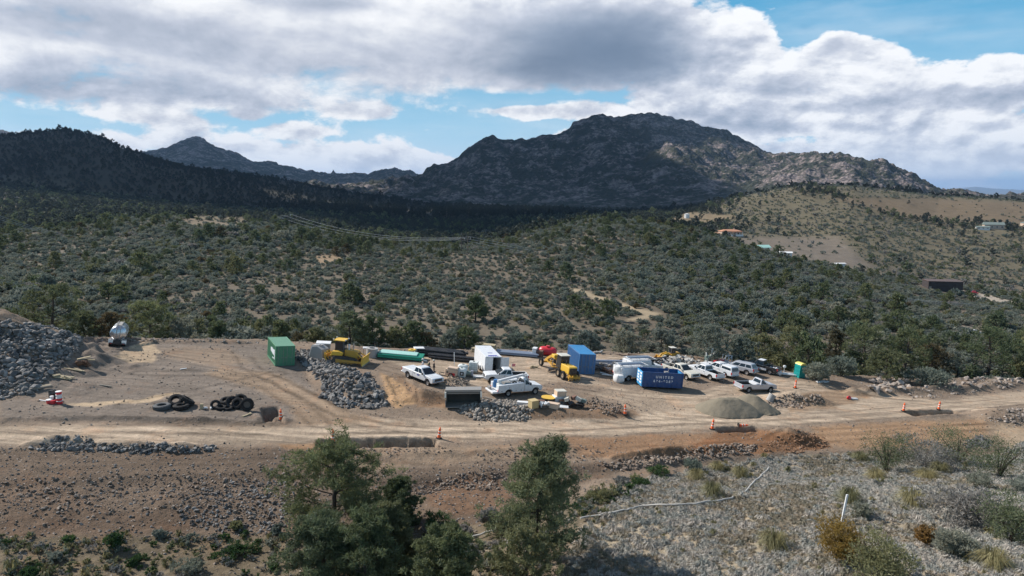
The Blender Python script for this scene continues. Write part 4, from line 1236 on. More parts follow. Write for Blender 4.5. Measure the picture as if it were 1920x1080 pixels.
VAR_SHRUB = []
for i, leaf in enumerate(['scrub', 'scrubteal', 'scrub', 'scrubteal', 'olive', 'scrub', 'greytwig', 'juniper', 'russet']):
    mb, V, T = make_bush(40 + i, 1.35, 2.1, 52, 11, 0.30, 0.55, 0.45, 4)
    VAR_SHRUB.append(single('scrub_bush', mb, V, T, M[leaf], M['bark']))
VAR_TREE = []
for i, leaf in enumerate(['juniper', 'juniper', 'pinyon', 'olive', 'pinyon', 'juniper', 'olive', 'russet']):
    mb, V, T = make_tree(60 + i, 4.2, 3.6 + 0.5 * (i % 3), 120, 16, 0.38, 'round', trunk_r=0.12, openness=0.35, aspect=0.5)
    VAR_TREE.append(single('juniper_tree', mb, V, T, M[leaf], M['bark']))
LOD_SHRUB = []
for i, leaf in enumerate(['scrub', 'scrubteal', 'scrub', 'juniper', 'greytwig']):
    mb, V, T = make_bush(90 + i, 1.4, 2.4, 14, 6, 0.62, 0.7, 0.45, 1)
    LOD_SHRUB.append(leafmesh('far_scrub', V, T, M[leaf]))
LOD_TREE = []
for i, leaf in enumerate(['farpine', 'farpine', 'pinyon', 'farpine', 'farpine']):
    mb, V, T = make_tree(120 + i, 4.6, 4.0, 36, 7, 0.85, 'far', trunk_r=0.12, openness=0.4, aspect=0.65)
    LOD_TREE.append(single('far_tree', mb, V, T, M[leaf], M['bark']))

def clear_of_things(x, y, k=0.0):
    """keep the scrub off the power poles, the barn and the tracks"""
    ok = np.ones(x.shape, bool)
    for (bx, by, br) in KEEP_CLEAR:
        ok &= np.hypot(x - bx, y - by) > br
    return ok
KEEP_CLEAR = []
for (u, v, r) in [(1764, 545, 11), (1822, 550, 5), (1830, 628, 6), (1368, 442, 14), (1855, 430, 14), (1288, 408, 5)]:
    p = hit(u, v, 125); KEEP_CLEAR.append((p.x, p.y, r))

# near hill, y < 400
x, y = sample(42000, 100, 395, rng)
a = x / y
keep = y > yfar_at(a) + 4.5
bare, z, u, v = in_polys(x, y, BARE)
cl = fbm(x / 22, y / 30, 4, 201)
keep &= rng.random(x.size) < (0.97 + 0.62 * cl) * (1 - 0.93 * bare)
keep &= clear_of_things(x, y)
x, y, z, u, v = [q[keep] for q in (x, y, z, u, v)]
sc = rng.lognormal(-0.34, 0.36, x.size) * (0.95 + 0.4 * fbm(x / 60, y / 60, 2, 205))
vis = (u > -25) & (u < 1945)
order = np.argsort(-(sc / y) * vis)
single_i = order[:300]; mass = order[300:]
MARKS = [(120, 'big rock heap'), (330, 'tank trailer'), (470, 'open gravel yard'), (570, 'green container'), (700, 'bulldozer'), (790, 'green pipes'), (890, 'black pipe stack'), (990, 'cargo trailer'), (1060, 'motor grader'), (1140, 'tall blue container'), (1250, 'utility trucks'), (1400, 'parked pickups'), (1520, 'portable toilet'), (1640, 'wooden stake'), (1740, 'boulder group'), (9999, 'long rock bank')]
TINT = {'scrub': 'grey green', 'scrubteal': 'blue green', 'olive': 'olive', 'greytwig': 'bare grey', 'juniper': 'dark green', 'russet': 'rusty', 'pinyon': 'deep green'}
def spot(uu, vv, s_, leaf, noun):
    big = 'large' if s_ > 1.25 else ('medium' if s_ > 0.85 else 'small')
    up = 'at the foot of' if vv > 640 else ('low on' if vv > 590 else ('halfway up' if vv > 530 else 'high on'))
    return '%s %s %s %s the hillside, above the %s' % (big, TINT[leaf], noun, up, next(n for k, n in MARKS if uu < k))
SH_LEAF = ['scrub', 'scrubteal', 'scrub', 'scrubteal', 'olive', 'scrub', 'greytwig', 'juniper', 'russet']; TR_LEAF = ['juniper', 'juniper', 'pinyon', 'olive', 'pinyon', 'juniper', 'olive', 'russet']
for k in single_i:
    i = int(rng.choice(9, p=[.2, .2, .16, .16, .1, .08, .05, .03, .02]))
    o = link('scrub_bush', VAR_SHRUB[i], None, (x[k], y[k], z[k]))
    o.rotation_euler = (0, 0, rng.uniform(0, 6.28)); o.scale = (sc[k],) * 3
    tag(o, spot(u[k], v[k], sc[k], SH_LEAF[i], 'scrub bush'), 'bush', 'scrub bushes on the hillside')
pk = rng.choice(9, x.size, p=[.2, .2, .16, .16, .1, .08, .05, .03, .02])
scatter('scrub_cover', VAR_SHRUB, np.stack([x, y, z], 1)[mass], sc[mass], pick=pk[mass])

x, y = sample(3600, 104, 400, rng)
a = x / y
keep = y > yfar_at(a) + 24 - 16 * sstep(a, 0.33, 0.42)
bare, z, u, v = in_polys(x, y, BARE)
cl = fbm(x / 40, y / 55, 3, 231)
right_low = sstep(u, 1350, 1650) * (1 - sstep(y, 170, 240))
keep &= rng.random(x.size) < np.clip(0.14 + 0.55 * cl + 0.42 * sstep(y, 250, 350) + 0.4 * right_low, 0.03, 1) * (1 - 0.95 * bare)
keep &= clear_of_things(x, y, 2)
x, y, z, u, v = [q[keep] for q in (x, y, z, u, v)]
sc = rng.lognormal(-0.22, 0.28, x.size) * (1 - 0.2 * sstep(y, 250, 380))
vis = (u > -25) & (u < 1945)
order = np.argsort(-(sc / y) * vis)
single_i = order[:300]; mass = order[300:]
pk = rng.choice(8, x.size, p=[.21, .2, .18, .1, .14, .1, .05, .02])
for k in single_i:
    o = link('juniper_tree', VAR_TREE[pk[k]], None, (x[k], y[k], z[k] - 0.1))
    o.rotation_euler = (0, 0, rng.uniform(0, 6.28)); o.scale = (sc[k], sc[k], sc[k] * rng.uniform(0.85, 1.2))
    tag(o, spot(u[k], v[k], sc[k], TR_LEAF[pk[k]], 'juniper'), 'tree', 'junipers scattered over the hillside')
scatter('hillside_woodland', VAR_TREE, np.stack([x, y, z - 0.1], 1)[mass], sc[mass], pick=pk[mass])

# the woods and the grassy hill farther back
x, y = sample(34000, 385, 1000, rng, 0.80)
bare, z, u, v = in_polys(x, y, BARE)
gh = sstep(u, 1240, 1420)                               # grassy hill on the right: scattered trees
cl = fbm(x / 60, y / 90, 4, 261)
band = np.exp(-((v - np.interp(u, [1480, 1560, 1650, 1780, 1930], [350, 365, 398, 418, 428])) / 9) ** 2) * sstep(u, 1470, 1520)
wooded = np.clip(0.62 + 0.5 * cl, 0, 1) * (1 - gh) + gh * np.clip(0.012 + 0.05 * np.clip(cl, 0, 1) + 0.62 * band * np.clip(0.8 + 1.4 * cl, 0, 1), 0, 1)
keep = (rng.random(x.size) < wooded * (1 - 0.96 * bare)) & clear_of_things(x, y, 4)
P = np.stack([x, y, z - 0.1], 1)[keep]
s = rng.lognormal(-0.05, 0.28, len(P))
scatter('valley_woodland', LOD_TREE, P, s)
x, y = sample(36000, 385, 930, rng, 0.80)
bare, z, u, v = in_polys(x, y, BARE)
cl = fbm(x / 35, y / 60, 4, 271)
dens = np.clip(0.70 + 0.8 * cl, 0, 1) * (1 - 0.45 * sstep(v, 425, 385) * sstep(u, 1240, 1420))
keep = (rng.random(x.size) < dens * (1 - 0.9 * bare)) & clear_of_things(x, y)
P = np.stack([x, y, z], 1)[keep]
scatter('far_scrub_cover', LOD_SHRUB, P, rng.lognormal(-0.05, 0.35, len(P)))
# forest on the shaded hill
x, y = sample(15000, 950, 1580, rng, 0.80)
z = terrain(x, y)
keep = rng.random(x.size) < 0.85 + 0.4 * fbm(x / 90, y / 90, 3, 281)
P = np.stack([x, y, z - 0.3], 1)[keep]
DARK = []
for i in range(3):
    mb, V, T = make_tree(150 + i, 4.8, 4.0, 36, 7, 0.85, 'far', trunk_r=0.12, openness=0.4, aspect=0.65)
    DARK.append(single('shaded_pine', mb, V, T, M['shadepine'], M['bark']))
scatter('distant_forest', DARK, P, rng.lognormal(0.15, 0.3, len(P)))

# dry grass and low grey scrub on the near slope
VAR_TUFT = []
for i in range(4):
    V, T = make_blades(900 + i, 0.20, 0.58, 48, 0.030, 1.0)
    VAR_TUFT.append(leafmesh('grass_tuft', V, T, M['drygrass']))
mb, V, T = make_bush(911, 0.18, 0.4, 12, 9, 0.08, 0.4, 0.5, 2)
VAR_TUFT.append(leafmesh('grass_tuft', V, T, M['greytwig']))
V, T = make_blades(921, 0.3, 0.5, 46, 0.028, 0.9)
VAR_TUFT.append(leafmesh('grass_tuft', V, T, M['straw']))
V, T = make_blades(922, 0.2, 0.6, 48, 0.03, 1.0)
VAR_TUFT.append(leafmesh('grass_tuft', V, T, M['tangrass']))
GRASS = [r[0] for r in REGIONS if r[1] == C_DRY]
SLOPE = [r[0] for r in REGIONS if r[1] == (0.145, 0.125, 0.085)]
x, y = sample(122000, 29, 82, rng, 1.24)
g, z, u, v = in_polys(x, y, GRASS, 9)
cl = fbm(x / 1.8, y / 1.8, 3, 291)
keep = rng.random(x.size) < g * np.clip(0.85 + 0.6 * cl, 0, 1)
P = np.stack([x, y, z], 1)[keep]
scatter('dry_grass', VAR_TUFT, P, rng.lognormal(-0.02, 0.28, len(P)), tilt=0.15, pick=np.where(rng.random(len(P)) < np.clip(0.22 + 1.1 * fbm(P[:, 0] / 4.5, P[:, 1] / 4.5, 3, 299), 0, 0.85), 6, rng.choice(6, len(P), p=[.24, .24, .23, .21, .06, .02])))
VAR_WEED = []
for i, leaf in enumerate(['weed', 'olive', 'scrub', 'greytwig', 'straw']):
    if leaf == 'straw':
        V, T = make_blades(940, 0.3, 0.5, 30, 0.035, 0.8)
    else:
        mb, V, T = make_bush(930 + i, 0.28, 0.55, 14, 9, 0.12, 0.5, 0.5, 1)
    VAR_WEED.append(leafmesh('weed_tuft', V, T, M[leaf]))
x, y = sample(16000, 29, 70, rng, 0.86)
g, z, u, v = in_polys(x, y, SLOPE, 14)
cl = fbm(x / 3.0, y / 3.0, 3, 295)
keep = rng.random(x.size) < g * np.clip(0.48 + 1.2 * cl, 0, 1)
P = np.stack([x, y, z], 1)[keep]
scatter('slope_weeds', VAR_WEED, P, rng.lognormal(0.0, 0.35, len(P)), tilt=0.1)
# ------------------------------------------------------------------ stones
def hull_rock(seed, npts=13, flat=0.72, rounded=False):
    rr = np.random.default_rng(seed)
    bm = bmesh.new()
    for _ in range(npts if not rounded else npts + 8):
        d = rr.normal(size=3); d /= np.linalg.norm(d)
        k = rr.uniform(0.75, 1.0) if not rounded else rr.uniform(0.93, 1.0)
        d = d * k * np.array([1.0, rr.uniform(0.75, 1.0), flat])
        bm.verts.new(tuple(d * 0.5))
    bmesh.ops.convex_hull(bm, input=bm.verts)
    loose = [v for v in bm.verts if not v.link_faces]
    bmesh.ops.delete(bm, geom=loose, context='VERTS')
    bmesh.ops.triangulate(bm, faces=bm.faces)
    bmesh.ops.recalc_face_normals(bm, faces=bm.faces)
    bm.verts.ensure_lookup_table()
    v = np.array([tuple(x.co) for x in bm.verts]); f = np.array([[x.index for x in q.verts] for q in bm.faces])
    bm.free()
    return v, f
ROCK_V = [hull_rock(1000 + i) for i in range(9)]
COB_V = [hull_rock(1100 + i, 14, 0.8, True) for i in range(7)]
SLAB_V = [hull_rock(1200 + i, 11, 0.38) for i in range(6)]
M['rip'] = stone_mat('riprap', (0.060, 0.058, 0.056), (0.29, 0.277, 0.26), (0.30, 0.27, 0.24), 0.4)
M['rip_dark'] = stone_mat('dark_basalt', (0.055, 0.055, 0.056), (0.18, 0.175, 0.17), kdust=0.15)
M['cobble'] = stone_mat('cobble', (0.17, 0.15, 0.13), (0.40, 0.36, 0.31), kdust=0.3)
M['brownrock'] = stone_mat('brown_rock', (0.13, 0.10, 0.08), (0.33, 0.275, 0.225), (0.30, 0.20, 0.13), 0.35)
M['redclod'] = stone_mat('red_clod', (0.15, 0.085, 0.05), (0.33, 0.20, 0.125), (0.36, 0.22, 0.13), 0.4)
M['boulder'] = stone_mat('boulder', (0.20, 0.165, 0.14), (0.42, 0.36, 0.31), kdust=0.3)
M['concrete'] = stone_mat('broken_concrete', (0.27, 0.26, 0.245), (0.48, 0.46, 0.43), kdust=0.25)
_rockmesh = {}
def rock_meshes(kind, mat):
    key = (kind, mat)
    if key not in _rockmesh:
        lst = []
        for v, f in {'rock': ROCK_V, 'cobble': COB_V, 'slab': SLAB_V}[kind]:
            me = bpy.data.meshes.new('stone'); me.from_pydata(v.tolist(), [], f.tolist())
            at = me.attributes.new('tone', 'FLOAT', 'POINT'); at.data.foreach_set('value', np.zeros(len(v), np.float32))
            me.materials.append(M[mat])
            if kind == 'cobble':
                me.shade_smooth()
            lst.append(me)
        _rockmesh[key] = lst
    return _rockmesh[key]
def euler_mats(r):
    cx, cy, cz = np.cos(r).T; sx, sy, sz = np.sin(r).T
    return np.stack([np.stack([cz * cy, cz * sy * sx - sz * cx, cz * sy * cx + sz * sx], 1),
                     np.stack([sz * cy, sz * sy * sx + cz * cx, sz * sy * cx - cz * sx], 1),
                     np.stack([-sy, cy * sx, cy * cx], 1)], 1)
def rock_pile(name, label, cat, poly, n, smin, smax, mat, kind='rock', skew=2.2, seed=0, piece='stone', lift=0.12, soft=3, nbig=300):
    rr = np.random.default_rng(4000 + seed)
    pu, pv = np.array(poly, float).T
    cs = [hit(u, v) for u, v in poly]
    x0, x1 = min(c.x for c in cs) - 2, max(c.x for c in cs) + 2
    y0, y1 = min(c.y for c in cs) - 2, max(c.y for c in cs) + 2
    X = []; Yy = []; Zz = []
    tot = 0
    for _ in range(30):
        x = rr.uniform(x0, x1, n * 3); y = rr.uniform(y0, y1, n * 3); z = terrain(x, y)
        u, v = project(x, y, z)
        k = rr.random(x.size) < poly_mask(u + 6 * fbm(x / 1.5, y / 1.5, 2, seed), v + 3 * fbm(x / 1.5, y / 1.5, 2, seed + 7), poly, soft)
        X.append(x[k]); Yy.append(y[k]); Zz.append(z[k]); tot += k.sum()
        if tot >= n:
            break
    X, Yy, Zz = [np.concatenate(q)[:n] for q in (X, Yy, Zz)]
    n = len(X)
    s = smin + (smax - smin) * rr.random(n) ** skew
    Zz = Zz + s * lift * rr.uniform(0.0, 2.2, n)
    ctr = Vector((float(X.mean()), float(Yy.mean()), float(Zz.mean())))
    root = thing(name, label, cat, ctr)
    rot = np.stack([rr.normal(0, 0.45, n), rr.normal(0, 0.45, n), rr.uniform(0, 6.28, n)], 1)
    order = np.argsort(-s)
    ms = rock_meshes(kind, mat)
    for k in order[:nbig]:
        o = link(piece, ms[int(rr.integers(len(ms)))], root, (X[k] - ctr.x, Yy[k] - ctr.y, Zz[k] - ctr.z))
        o.rotation_euler = rot[k]; o.scale = (s[k] * rr.uniform(0.9, 1.35), s[k], s[k] * rr.uniform(0.8, 1.1))
    rest = order[nbig:]
    if len(rest):
        VV = {'rock': ROCK_V, 'cobble': COB_V, 'slab': SLAB_V}[kind]
        mats = euler_mats(rot[rest])
        allv = []; allf = []; tone = []; off = 0
        for j, k in enumerate(rest):
            v, f = VV[j % len(VV)]
            w = (v * s[k]) @ mats[j].T + np.array([X[k] - ctr.x, Yy[k] - ctr.y, Zz[k] - ctr.z])
            allv.append(w); allf.append(f + off); off += len(v); tone.append(np.full(len(v), rr.random()))
        V = np.concatenate(allv); F = np.concatenate(allf)
        me = bpy.data.meshes.new('small_' + piece + 's')
        me.vertices.add(len(V)); me.vertices.foreach_set('co', V.ravel().astype(np.float32))
        me.loops.add(F.size); me.polygons.add(len(F))
        me.loops.foreach_set('vertex_index', F.ravel().astype(np.int32))
        me.polygons.foreach_set('loop_start', np.arange(0, F.size, 3, dtype=np.int32))
        me.update()
        at = me.attributes.new('tone', 'FLOAT', 'POINT'); at.data.foreach_set('value', np.concatenate(tone).astype(np.float32))
        me.materials.append(M[mat])
        stuff(link('small_%ss' % piece, me, root))
    return root
rock_pile('riprap_heap', 'big heap of grey riprap rising at the left edge of the yard', 'rock heap',
          [(-90, 600), (0, 602), (60, 609), (105, 622), (150, 634), (146, 656), (95, 705), (62, 738), (0, 750), (-90, 750)], 4200, 0.20, 1.1, 'rip', skew=2.3, seed=1)
rock_pile('riprap_bank', 'long bank of grey riprap running down from the green container', 'rock heap',
          [(552, 656), (600, 660), (640, 684), (690, 703), (718, 735), (726, 760), (690, 768), (640, 764), (604, 746), (600, 715), (575, 690), (555, 676)], 2100, 0.17, 0.95, 'rip', skew=2.1, seed=2)
rock_pile('cobble_pile', 'pile of rounded tan cobbles in front of the rusty loader bucket', 'rock heap',
          [(862, 762), (890, 752), (930, 752), (975, 753), (1000, 770), (988, 788), (930, 793), (890, 788), (860, 774)], 620, 0.24, 0.62, 'cobble', 'cobble', 1.2, 3)
rock_pile('roadside_stones', 'dark stone heap along the near road edge at the left', 'rock heap',
          [(55, 840), (110, 820), (165, 820), (180, 833), (300, 831), (405, 838), (400, 848), (250, 850), (120, 846), (60, 844)], 520, 0.14, 0.66, 'rip', skew=2.4, seed=4)
rock_pile('rubble_slope', 'slope of loose dark rubble below the haul road at lower left', 'rubble',
          [(-40, 905), (120, 896), (250, 892), (420, 886), (530, 876), (570, 890), (560, 950), (520, 990), (420, 985), (330, 955), (200, 965), (-40, 955)], 1900, 0.07, 0.42, 'brownrock', skew=4.0, seed=5, lift=0.15, soft=12)
rock_pile('rubble_slope', 'grey rubble low on the fill slope left of the juniper thicket', 'rubble',
          [(330, 940), (420, 905), (540, 895), (570, 950), (530, 1010), (430, 1000), (340, 985)], 1100, 0.08, 0.42, 'rip', skew=3.2, seed=6, lift=0.15, soft=10)
rock_pile('boulder_group', 'group of large tan boulders at the yard edge in front of dark junipers', 'boulders',
          [(1620, 736), (1636, 716), (1662, 710), (1700, 713), (1704, 734), (1660, 741)], 80, 0.55, 1.5, 'boulder', skew=1.2, seed=7, lift=0.2)
rock_pile('rock_bank', 'long bank of pale rocks beside the road at the right edge', 'rock heap',
          [(1700, 744), (1735, 718), (1800, 708), (1920, 706), (1995, 700), (1995, 715), (1900, 727), (1790, 742), (1730, 750)], 800, 0.2, 1.15, 'boulder', skew=2.6, seed=8)
rock_pile('rubble_heap', 'brown rubble heap beside the silver pickup', 'rubble',
          [(1442, 750), (1475, 738), (1540, 741), (1548, 756), (1500, 766), (1452, 764)], 520, 0.16, 0.6, 'brownrock', skew=2.0, seed=9)
rock_pile('edge_rubble', 'dark rubble along the bank edge right of the tall upright pinyon', 'rubble',
          [(1115, 872), (1200, 853), (1330, 836), (1420, 832), (1410, 850), (1290, 866), (1160, 884)], 900, 0.12, 0.55, 'brownrock', skew=2.2, seed=10)
rock_pile('edge_rubble', 'dark rubble on the bank edge between the juniper thicket and the tall pinyon', 'rubble',
          [(765, 912), (850, 890), (935, 878), (950, 900), (930, 925), (850, 915), (780, 930), (770, 985), (745, 985)], 800, 0.08, 0.42, 'brownrock', skew=3.0, seed=11)
rock_pile('basalt_heap', 'small black rock heap at the end of the juniper row on the right', 'rock heap',
          [(1805, 832), (1842, 816), (1866, 830), (1852, 843), (1812, 842)], 260, 0.16, 0.6, 'rip_dark', skew=1.7, seed=12)
rock_pile('stone_line', 'line of pale stones along the far edge of the left yard', 'rock heap',
          [(150, 634), (300, 636), (495, 640), (495, 644), (300, 641), (150, 640)], 420, 0.16, 0.6, 'boulder', skew=2.2, seed=13)
rock_pile('stone_line', 'line of pale stones behind the pipe stacks at the far edge', 'rock heap',
          [(690, 655), (850, 656), (1000, 658), (1200, 664), (1200, 668), (1000, 663), (690, 660)], 420, 0.14, 0.5, 'boulder', skew=2.4, seed=14)
rock_pile('clod_heap', 'red soil heap strewn with clods beside the short right trench', 'soil heap',
          [(1425, 848), (1450, 820), (1490, 806), (1545, 820), (1556, 838), (1500, 850)], 620, 0.08, 0.42, 'redclod', skew=2.4, seed=15, piece='clod')
rock_pile('spoil_rocks', 'brown rocks on the spoil bank right of the scattered boxes', 'rubble',
          [(1088, 752), (1120, 746), (1170, 765), (1180, 778), (1140, 780), (1110, 770)], 360, 0.12, 0.5, 'brownrock', skew=2.2, seed=16)
rock_pile('spoil_rocks', 'stony soil heap between the white pickup and the water tanks', 'rubble',
          [(826, 718), (845, 706), (868, 706), (880, 718), (855, 726)], 320, 0.10, 0.42, 'brownrock', skew=2.2, seed=17)
rock_pile('spoil_rocks', 'loose rocks on the pale mound at the right edge below the road', 'rubble',
          [(1830, 782), (1870, 768), (1960, 765), (1960, 800), (1880, 800)], 420, 0.12, 0.6, 'boulder', skew=2.6, seed=18)
rock_pile('trench_spoil', 'clods along the near lip of the long roadside trench', 'rubble',
          [(590, 844), (700, 842), (830, 838), (850, 846), (720, 854), (600, 852)], 420, 0.06, 0.3, 'brownrock', skew=2.4, seed=19, piece='clod')
rock_pile('concrete_heap', 'heap of broken concrete slabs behind the cream pickup', 'rubble',
          [(1222, 690), (1245, 674), (1280, 672), (1318, 684), (1330, 692), (1290, 698), (1240, 696)], 190, 0.35, 1.7, 'concrete', 'slab', 1.6, 20, 'slab', 0.35)
rock_pile('roadside_stones', 'scattered brown stones on the terrace below the right trench', 'rubble',
          [(900, 850), (1040, 835), (1150, 842), (1120, 860), (1000, 870), (900, 868)], 420, 0.08, 0.4, 'brownrock', skew=3, seed=21, soft=10)
# loose gravel everywhere on the bare ground
_g = []
for v, f in ROCK_V[:5]:
    me = bpy.data.meshes.new('pebble'); me.from_pydata((v).tolist(), [], f.tolist())
    at = me.attributes.new('tone', 'FLOAT', 'POINT'); at.data.foreach_set('value', np.zeros(len(v), np.float32))
    me.materials.append(M['brownrock']); _g.append(me)
for v, f in ROCK_V[5:8]:
    me = bpy.data.meshes.new('pebble'); me.from_pydata((v).tolist(), [], f.tolist())
    at = me.attributes.new('tone', 'FLOAT', 'POINT'); at.data.foreach_set('value', np.zeros(len(v), np.float32))
    me.materials.append(M['rip']); _g.append(me)
rr = np.random.default_rng(77)
x, y = sample(130000, 40, 118, rr, 0.84)
z = terrain(x, y); u, v = project(x, y, z)
road_m = poly_mask(u, v, REGIONS[1][0], 9); grass_m = np.maximum.reduce([poly_mask(u, v, g, 9) for g in GRASS])
fill_m = poly_mask(u, v, [q[0] for q in REGIONS if q[1] == C_FILL][0], 8)
cl = fbm(x / 3.5, y / 3.5, 3, 401)
keep = (rr.random(x.size) < (0.12 + 0.6 * np.clip(cl, 0, 1) + 0.85 * fill_m) * (1 - 0.93 * road_m) * (1 - grass_m)) & (y < yfar_at(x / y) + 2)
P = np.stack([x, y, z + 0.01], 1)[keep]
sc = 0.06 + 0.30 * rr.random(len(P)) ** 4.0
scatter('loose_gravel', _g, P, sc, tilt=0.5)
# ------------------------------------------------------------------ materials for the yard
DUST = (0.33, 0.265, 0.20)
M['white'] = paint('white_paint', (0.74, 0.75, 0.76), 0.35, dirt=0.28, dirtcol=DUST)
M['cream'] = paint('cream_paint', (0.70, 0.66, 0.56), 0.4, dirt=0.4, dirtcol=DUST)
M['silver'] = paint('silver_paint', (0.50, 0.51, 0.54), 0.35, metal=0.25, dirt=0.25, dirtcol=DUST)
M['blackpaint'] = paint('black_paint', (0.022, 0.023, 0.026), 0.3, dirt=0.22, dirtcol=DUST)
M['yellow'] = paint('machine_yellow', (0.62, 0.33, 0.035), 0.5, dirt=0.38, dirtcol=(0.36, 0.25, 0.13))
M['yellow2'] = paint('bright_yellow', (0.76, 0.46, 0.05), 0.45, dirt=0.15, dirtcol=(0.36, 0.25, 0.13))
M['rubber'] = paint('rubber', (0.022, 0.022, 0.023), 0.85, dirt=0.22, dirtcol=(0.17, 0.14, 0.11), spec=0.2)
M['rim'] = paint('wheel_rim', (0.46, 0.46, 0.46), 0.4, metal=0.5, dirt=0.3)
M['rimbrown'] = paint('dusty_rim', (0.34, 0.24, 0.14), 0.7, dirt=0.4)
M['glass'] = paint('tinted_glass', (0.018, 0.022, 0.026), 0.08, spec=0.6, var=0.02)
M['chrome'] = paint('chrome', (0.55, 0.55, 0.56), 0.25, metal=0.8)
M['darkmetal'] = paint('dark_metal', (0.045, 0.045, 0.047), 0.6, dirt=0.3, dirtcol=(0.2, 0.16, 0.12))
M['steel'] = paint('stainless_steel', (0.62, 0.63, 0.65), 0.24, metal=0.85, dirt=0.18)
M['greysteel'] = paint('worn_steel', (0.30, 0.29, 0.275), 0.6, metal=0.3, dirt=0.55, dirtcol=(0.36, 0.31, 0.25))
M['rustmetal'] = paint('rusty_steel', (0.16, 0.085, 0.05), 0.9, var=0.3)
M['lamp'] = paint('lamp_glass', (0.7, 0.7, 0.68), 0.15)
M['redlamp'] = paint('red_lamp', (0.55, 0.02, 0.025), 0.25)
M['redplastic'] = paint('red_plastic', (0.66, 0.03, 0.045), 0.35, dirt=0.1)
M['green'] = paint('container_green', (0.065, 0.245, 0.13), 0.55, dirt=0.22, var=0.10)
M['greenroof'] = paint('faded_green', (0.20, 0.40, 0.27), 0.6, dirt=0.2)
M['blue'] = paint('container_blue', (0.04, 0.16, 0.37), 0.55, dirt=0.2, var=0.12)
M['blueroof'] = paint('faded_blue', (0.06, 0.30, 0.58), 0.6, dirt=0.12, var=0.2)
M['navy'] = paint('dumpster_blue', (0.015, 0.070, 0.22), 0.55, dirt=0.2)
M['cyan'] = paint('dumpster_end', (0.04, 0.30, 0.58), 0.5, dirt=0.1)
M['letter'] = paint('white_lettering', (0.74, 0.76, 0.78), 0.6)
M['decalblue'] = paint('blue_decal', (0.03, 0.035, 0.30), 0.5)
M['teal'] = paint('teal_plastic', (0.0, 0.33, 0.31), 0.45, dirt=0.06)
M['tealdark'] = paint('teal_trim', (0.0, 0.24, 0.23), 0.5)
M['roofyellow'] = paint('yellow_roof', (0.80, 0.68, 0.16), 0.45)
M['orange'] = paint('safety_orange', (0.95, 0.16, 0.04), 0.5)
M['refl'] = paint('reflective_white', (0.80, 0.79, 0.76), 0.5)
M['pink'] = paint('flag_pink', (0.85, 0.25, 0.24), 0.8)
M['pipegreen'] = paint('green_pipe', (0.02, 0.30, 0.19), 0.4, dirt=0.08)
M['pipepale'] = paint('pale_green_wrap', (0.38, 0.62, 0.54), 0.5)
M['pipeblack'] = paint('black_pipe', (0.018, 0.018, 0.020), 0.45, dirt=0.12)
M['pipegrey'] = paint('blue_grey_pipe', (0.24, 0.28, 0.35), 0.45, dirt=0.12)
M['pvc'] = paint('white_pvc', (0.78, 0.78, 0.77), 0.45, dirt=0.1)
M['wood'] = paint('timber', (0.46, 0.38, 0.25), 0.85, var=0.25, spec=0.15)
M['woodgrey'] = paint('weathered_timber', (0.30, 0.26, 0.215), 0.9, var=0.3, spec=0.1)
M['conc'] = paint('precast_concrete', (0.40, 0.39, 0.375), 0.9, var=0.15, dirt=0.2, spec=0.2, bump=0.3)
M['card'] = paint('cardboard', (0.52, 0.40, 0.20), 0.9)
M['cardbrown'] = paint('brown_board', (0.16, 0.085, 0.06), 0.9)
M['poly'] = paint('poly_tank', (0.70, 0.72, 0.69), 0.45, dirt=0.18)
M['peach'] = paint('beige_casing', (0.68, 0.50, 0.36), 0.55, dirt=0.15)
M['seagreen'] = paint('grey_green_paint', (0.18, 0.24, 0.215), 0.6, dirt=0.3)
M['tarp'] = paint('white_sheet', (0.74, 0.74, 0.73), 0.7, dirt=0.2)
M['sand'] = None
M['skin'] = paint('skin', (0.42, 0.26, 0.18), 0.6)
M['denim'] = paint('denim', (0.05, 0.06, 0.10), 0.9)
M['darkcloth'] = paint('dark_jacket', (0.035, 0.032, 0.034), 0.9)
M['whitecloth'] = paint('white_shirt', (0.68, 0.67, 0.64), 0.9)
M['hiviz'] = paint('hi_viz_vest', (0.50, 0.62, 0.10), 0.8)
M['boot'] = paint('boot_leather', (0.06, 0.04, 0.028), 0.8)
M['hair'] = paint('dark_hair', (0.02, 0.016, 0.013), 0.8)
M['tile'] = paint('clay_tile', (0.50, 0.24, 0.14), 0.85, var=0.2)
M['stucco'] = paint('stucco', (0.48, 0.37, 0.29), 0.9)
M['barnwall'] = paint('dark_brown_siding', (0.045, 0.035, 0.034), 0.8, var=0.2)
M['barnroof'] = paint('barn_roof', (0.12, 0.075, 0.06), 0.6)
M['bluegrey'] = paint('metal_roof', (0.34, 0.36, 0.42), 0.5, metal=0.2)
M['sage'] = paint('sage_roof', (0.17, 0.205, 0.185), 0.7)
M['pole'] = paint('power_pole_wood', (0.13, 0.10, 0.08), 0.95, var=0.2)
M['wire'] = paint('aluminium_wire', (0.42, 0.43, 0.44), 0.8, spec=0.2)
M['hose'] = paint('white_hose', (0.47, 0.45, 0.41), 0.7, dirt=0.2)

def obj_frame(u, v, yaw_deg, name, label, cat, group=None, dz=0.0, ymin=60.0):
    p = hit(u, v, ymin)
    return thing(name, label, cat, p + Vector((0, 0, dz)), group=group, quat=slope_quat(p, R(yaw_deg), 1.2))

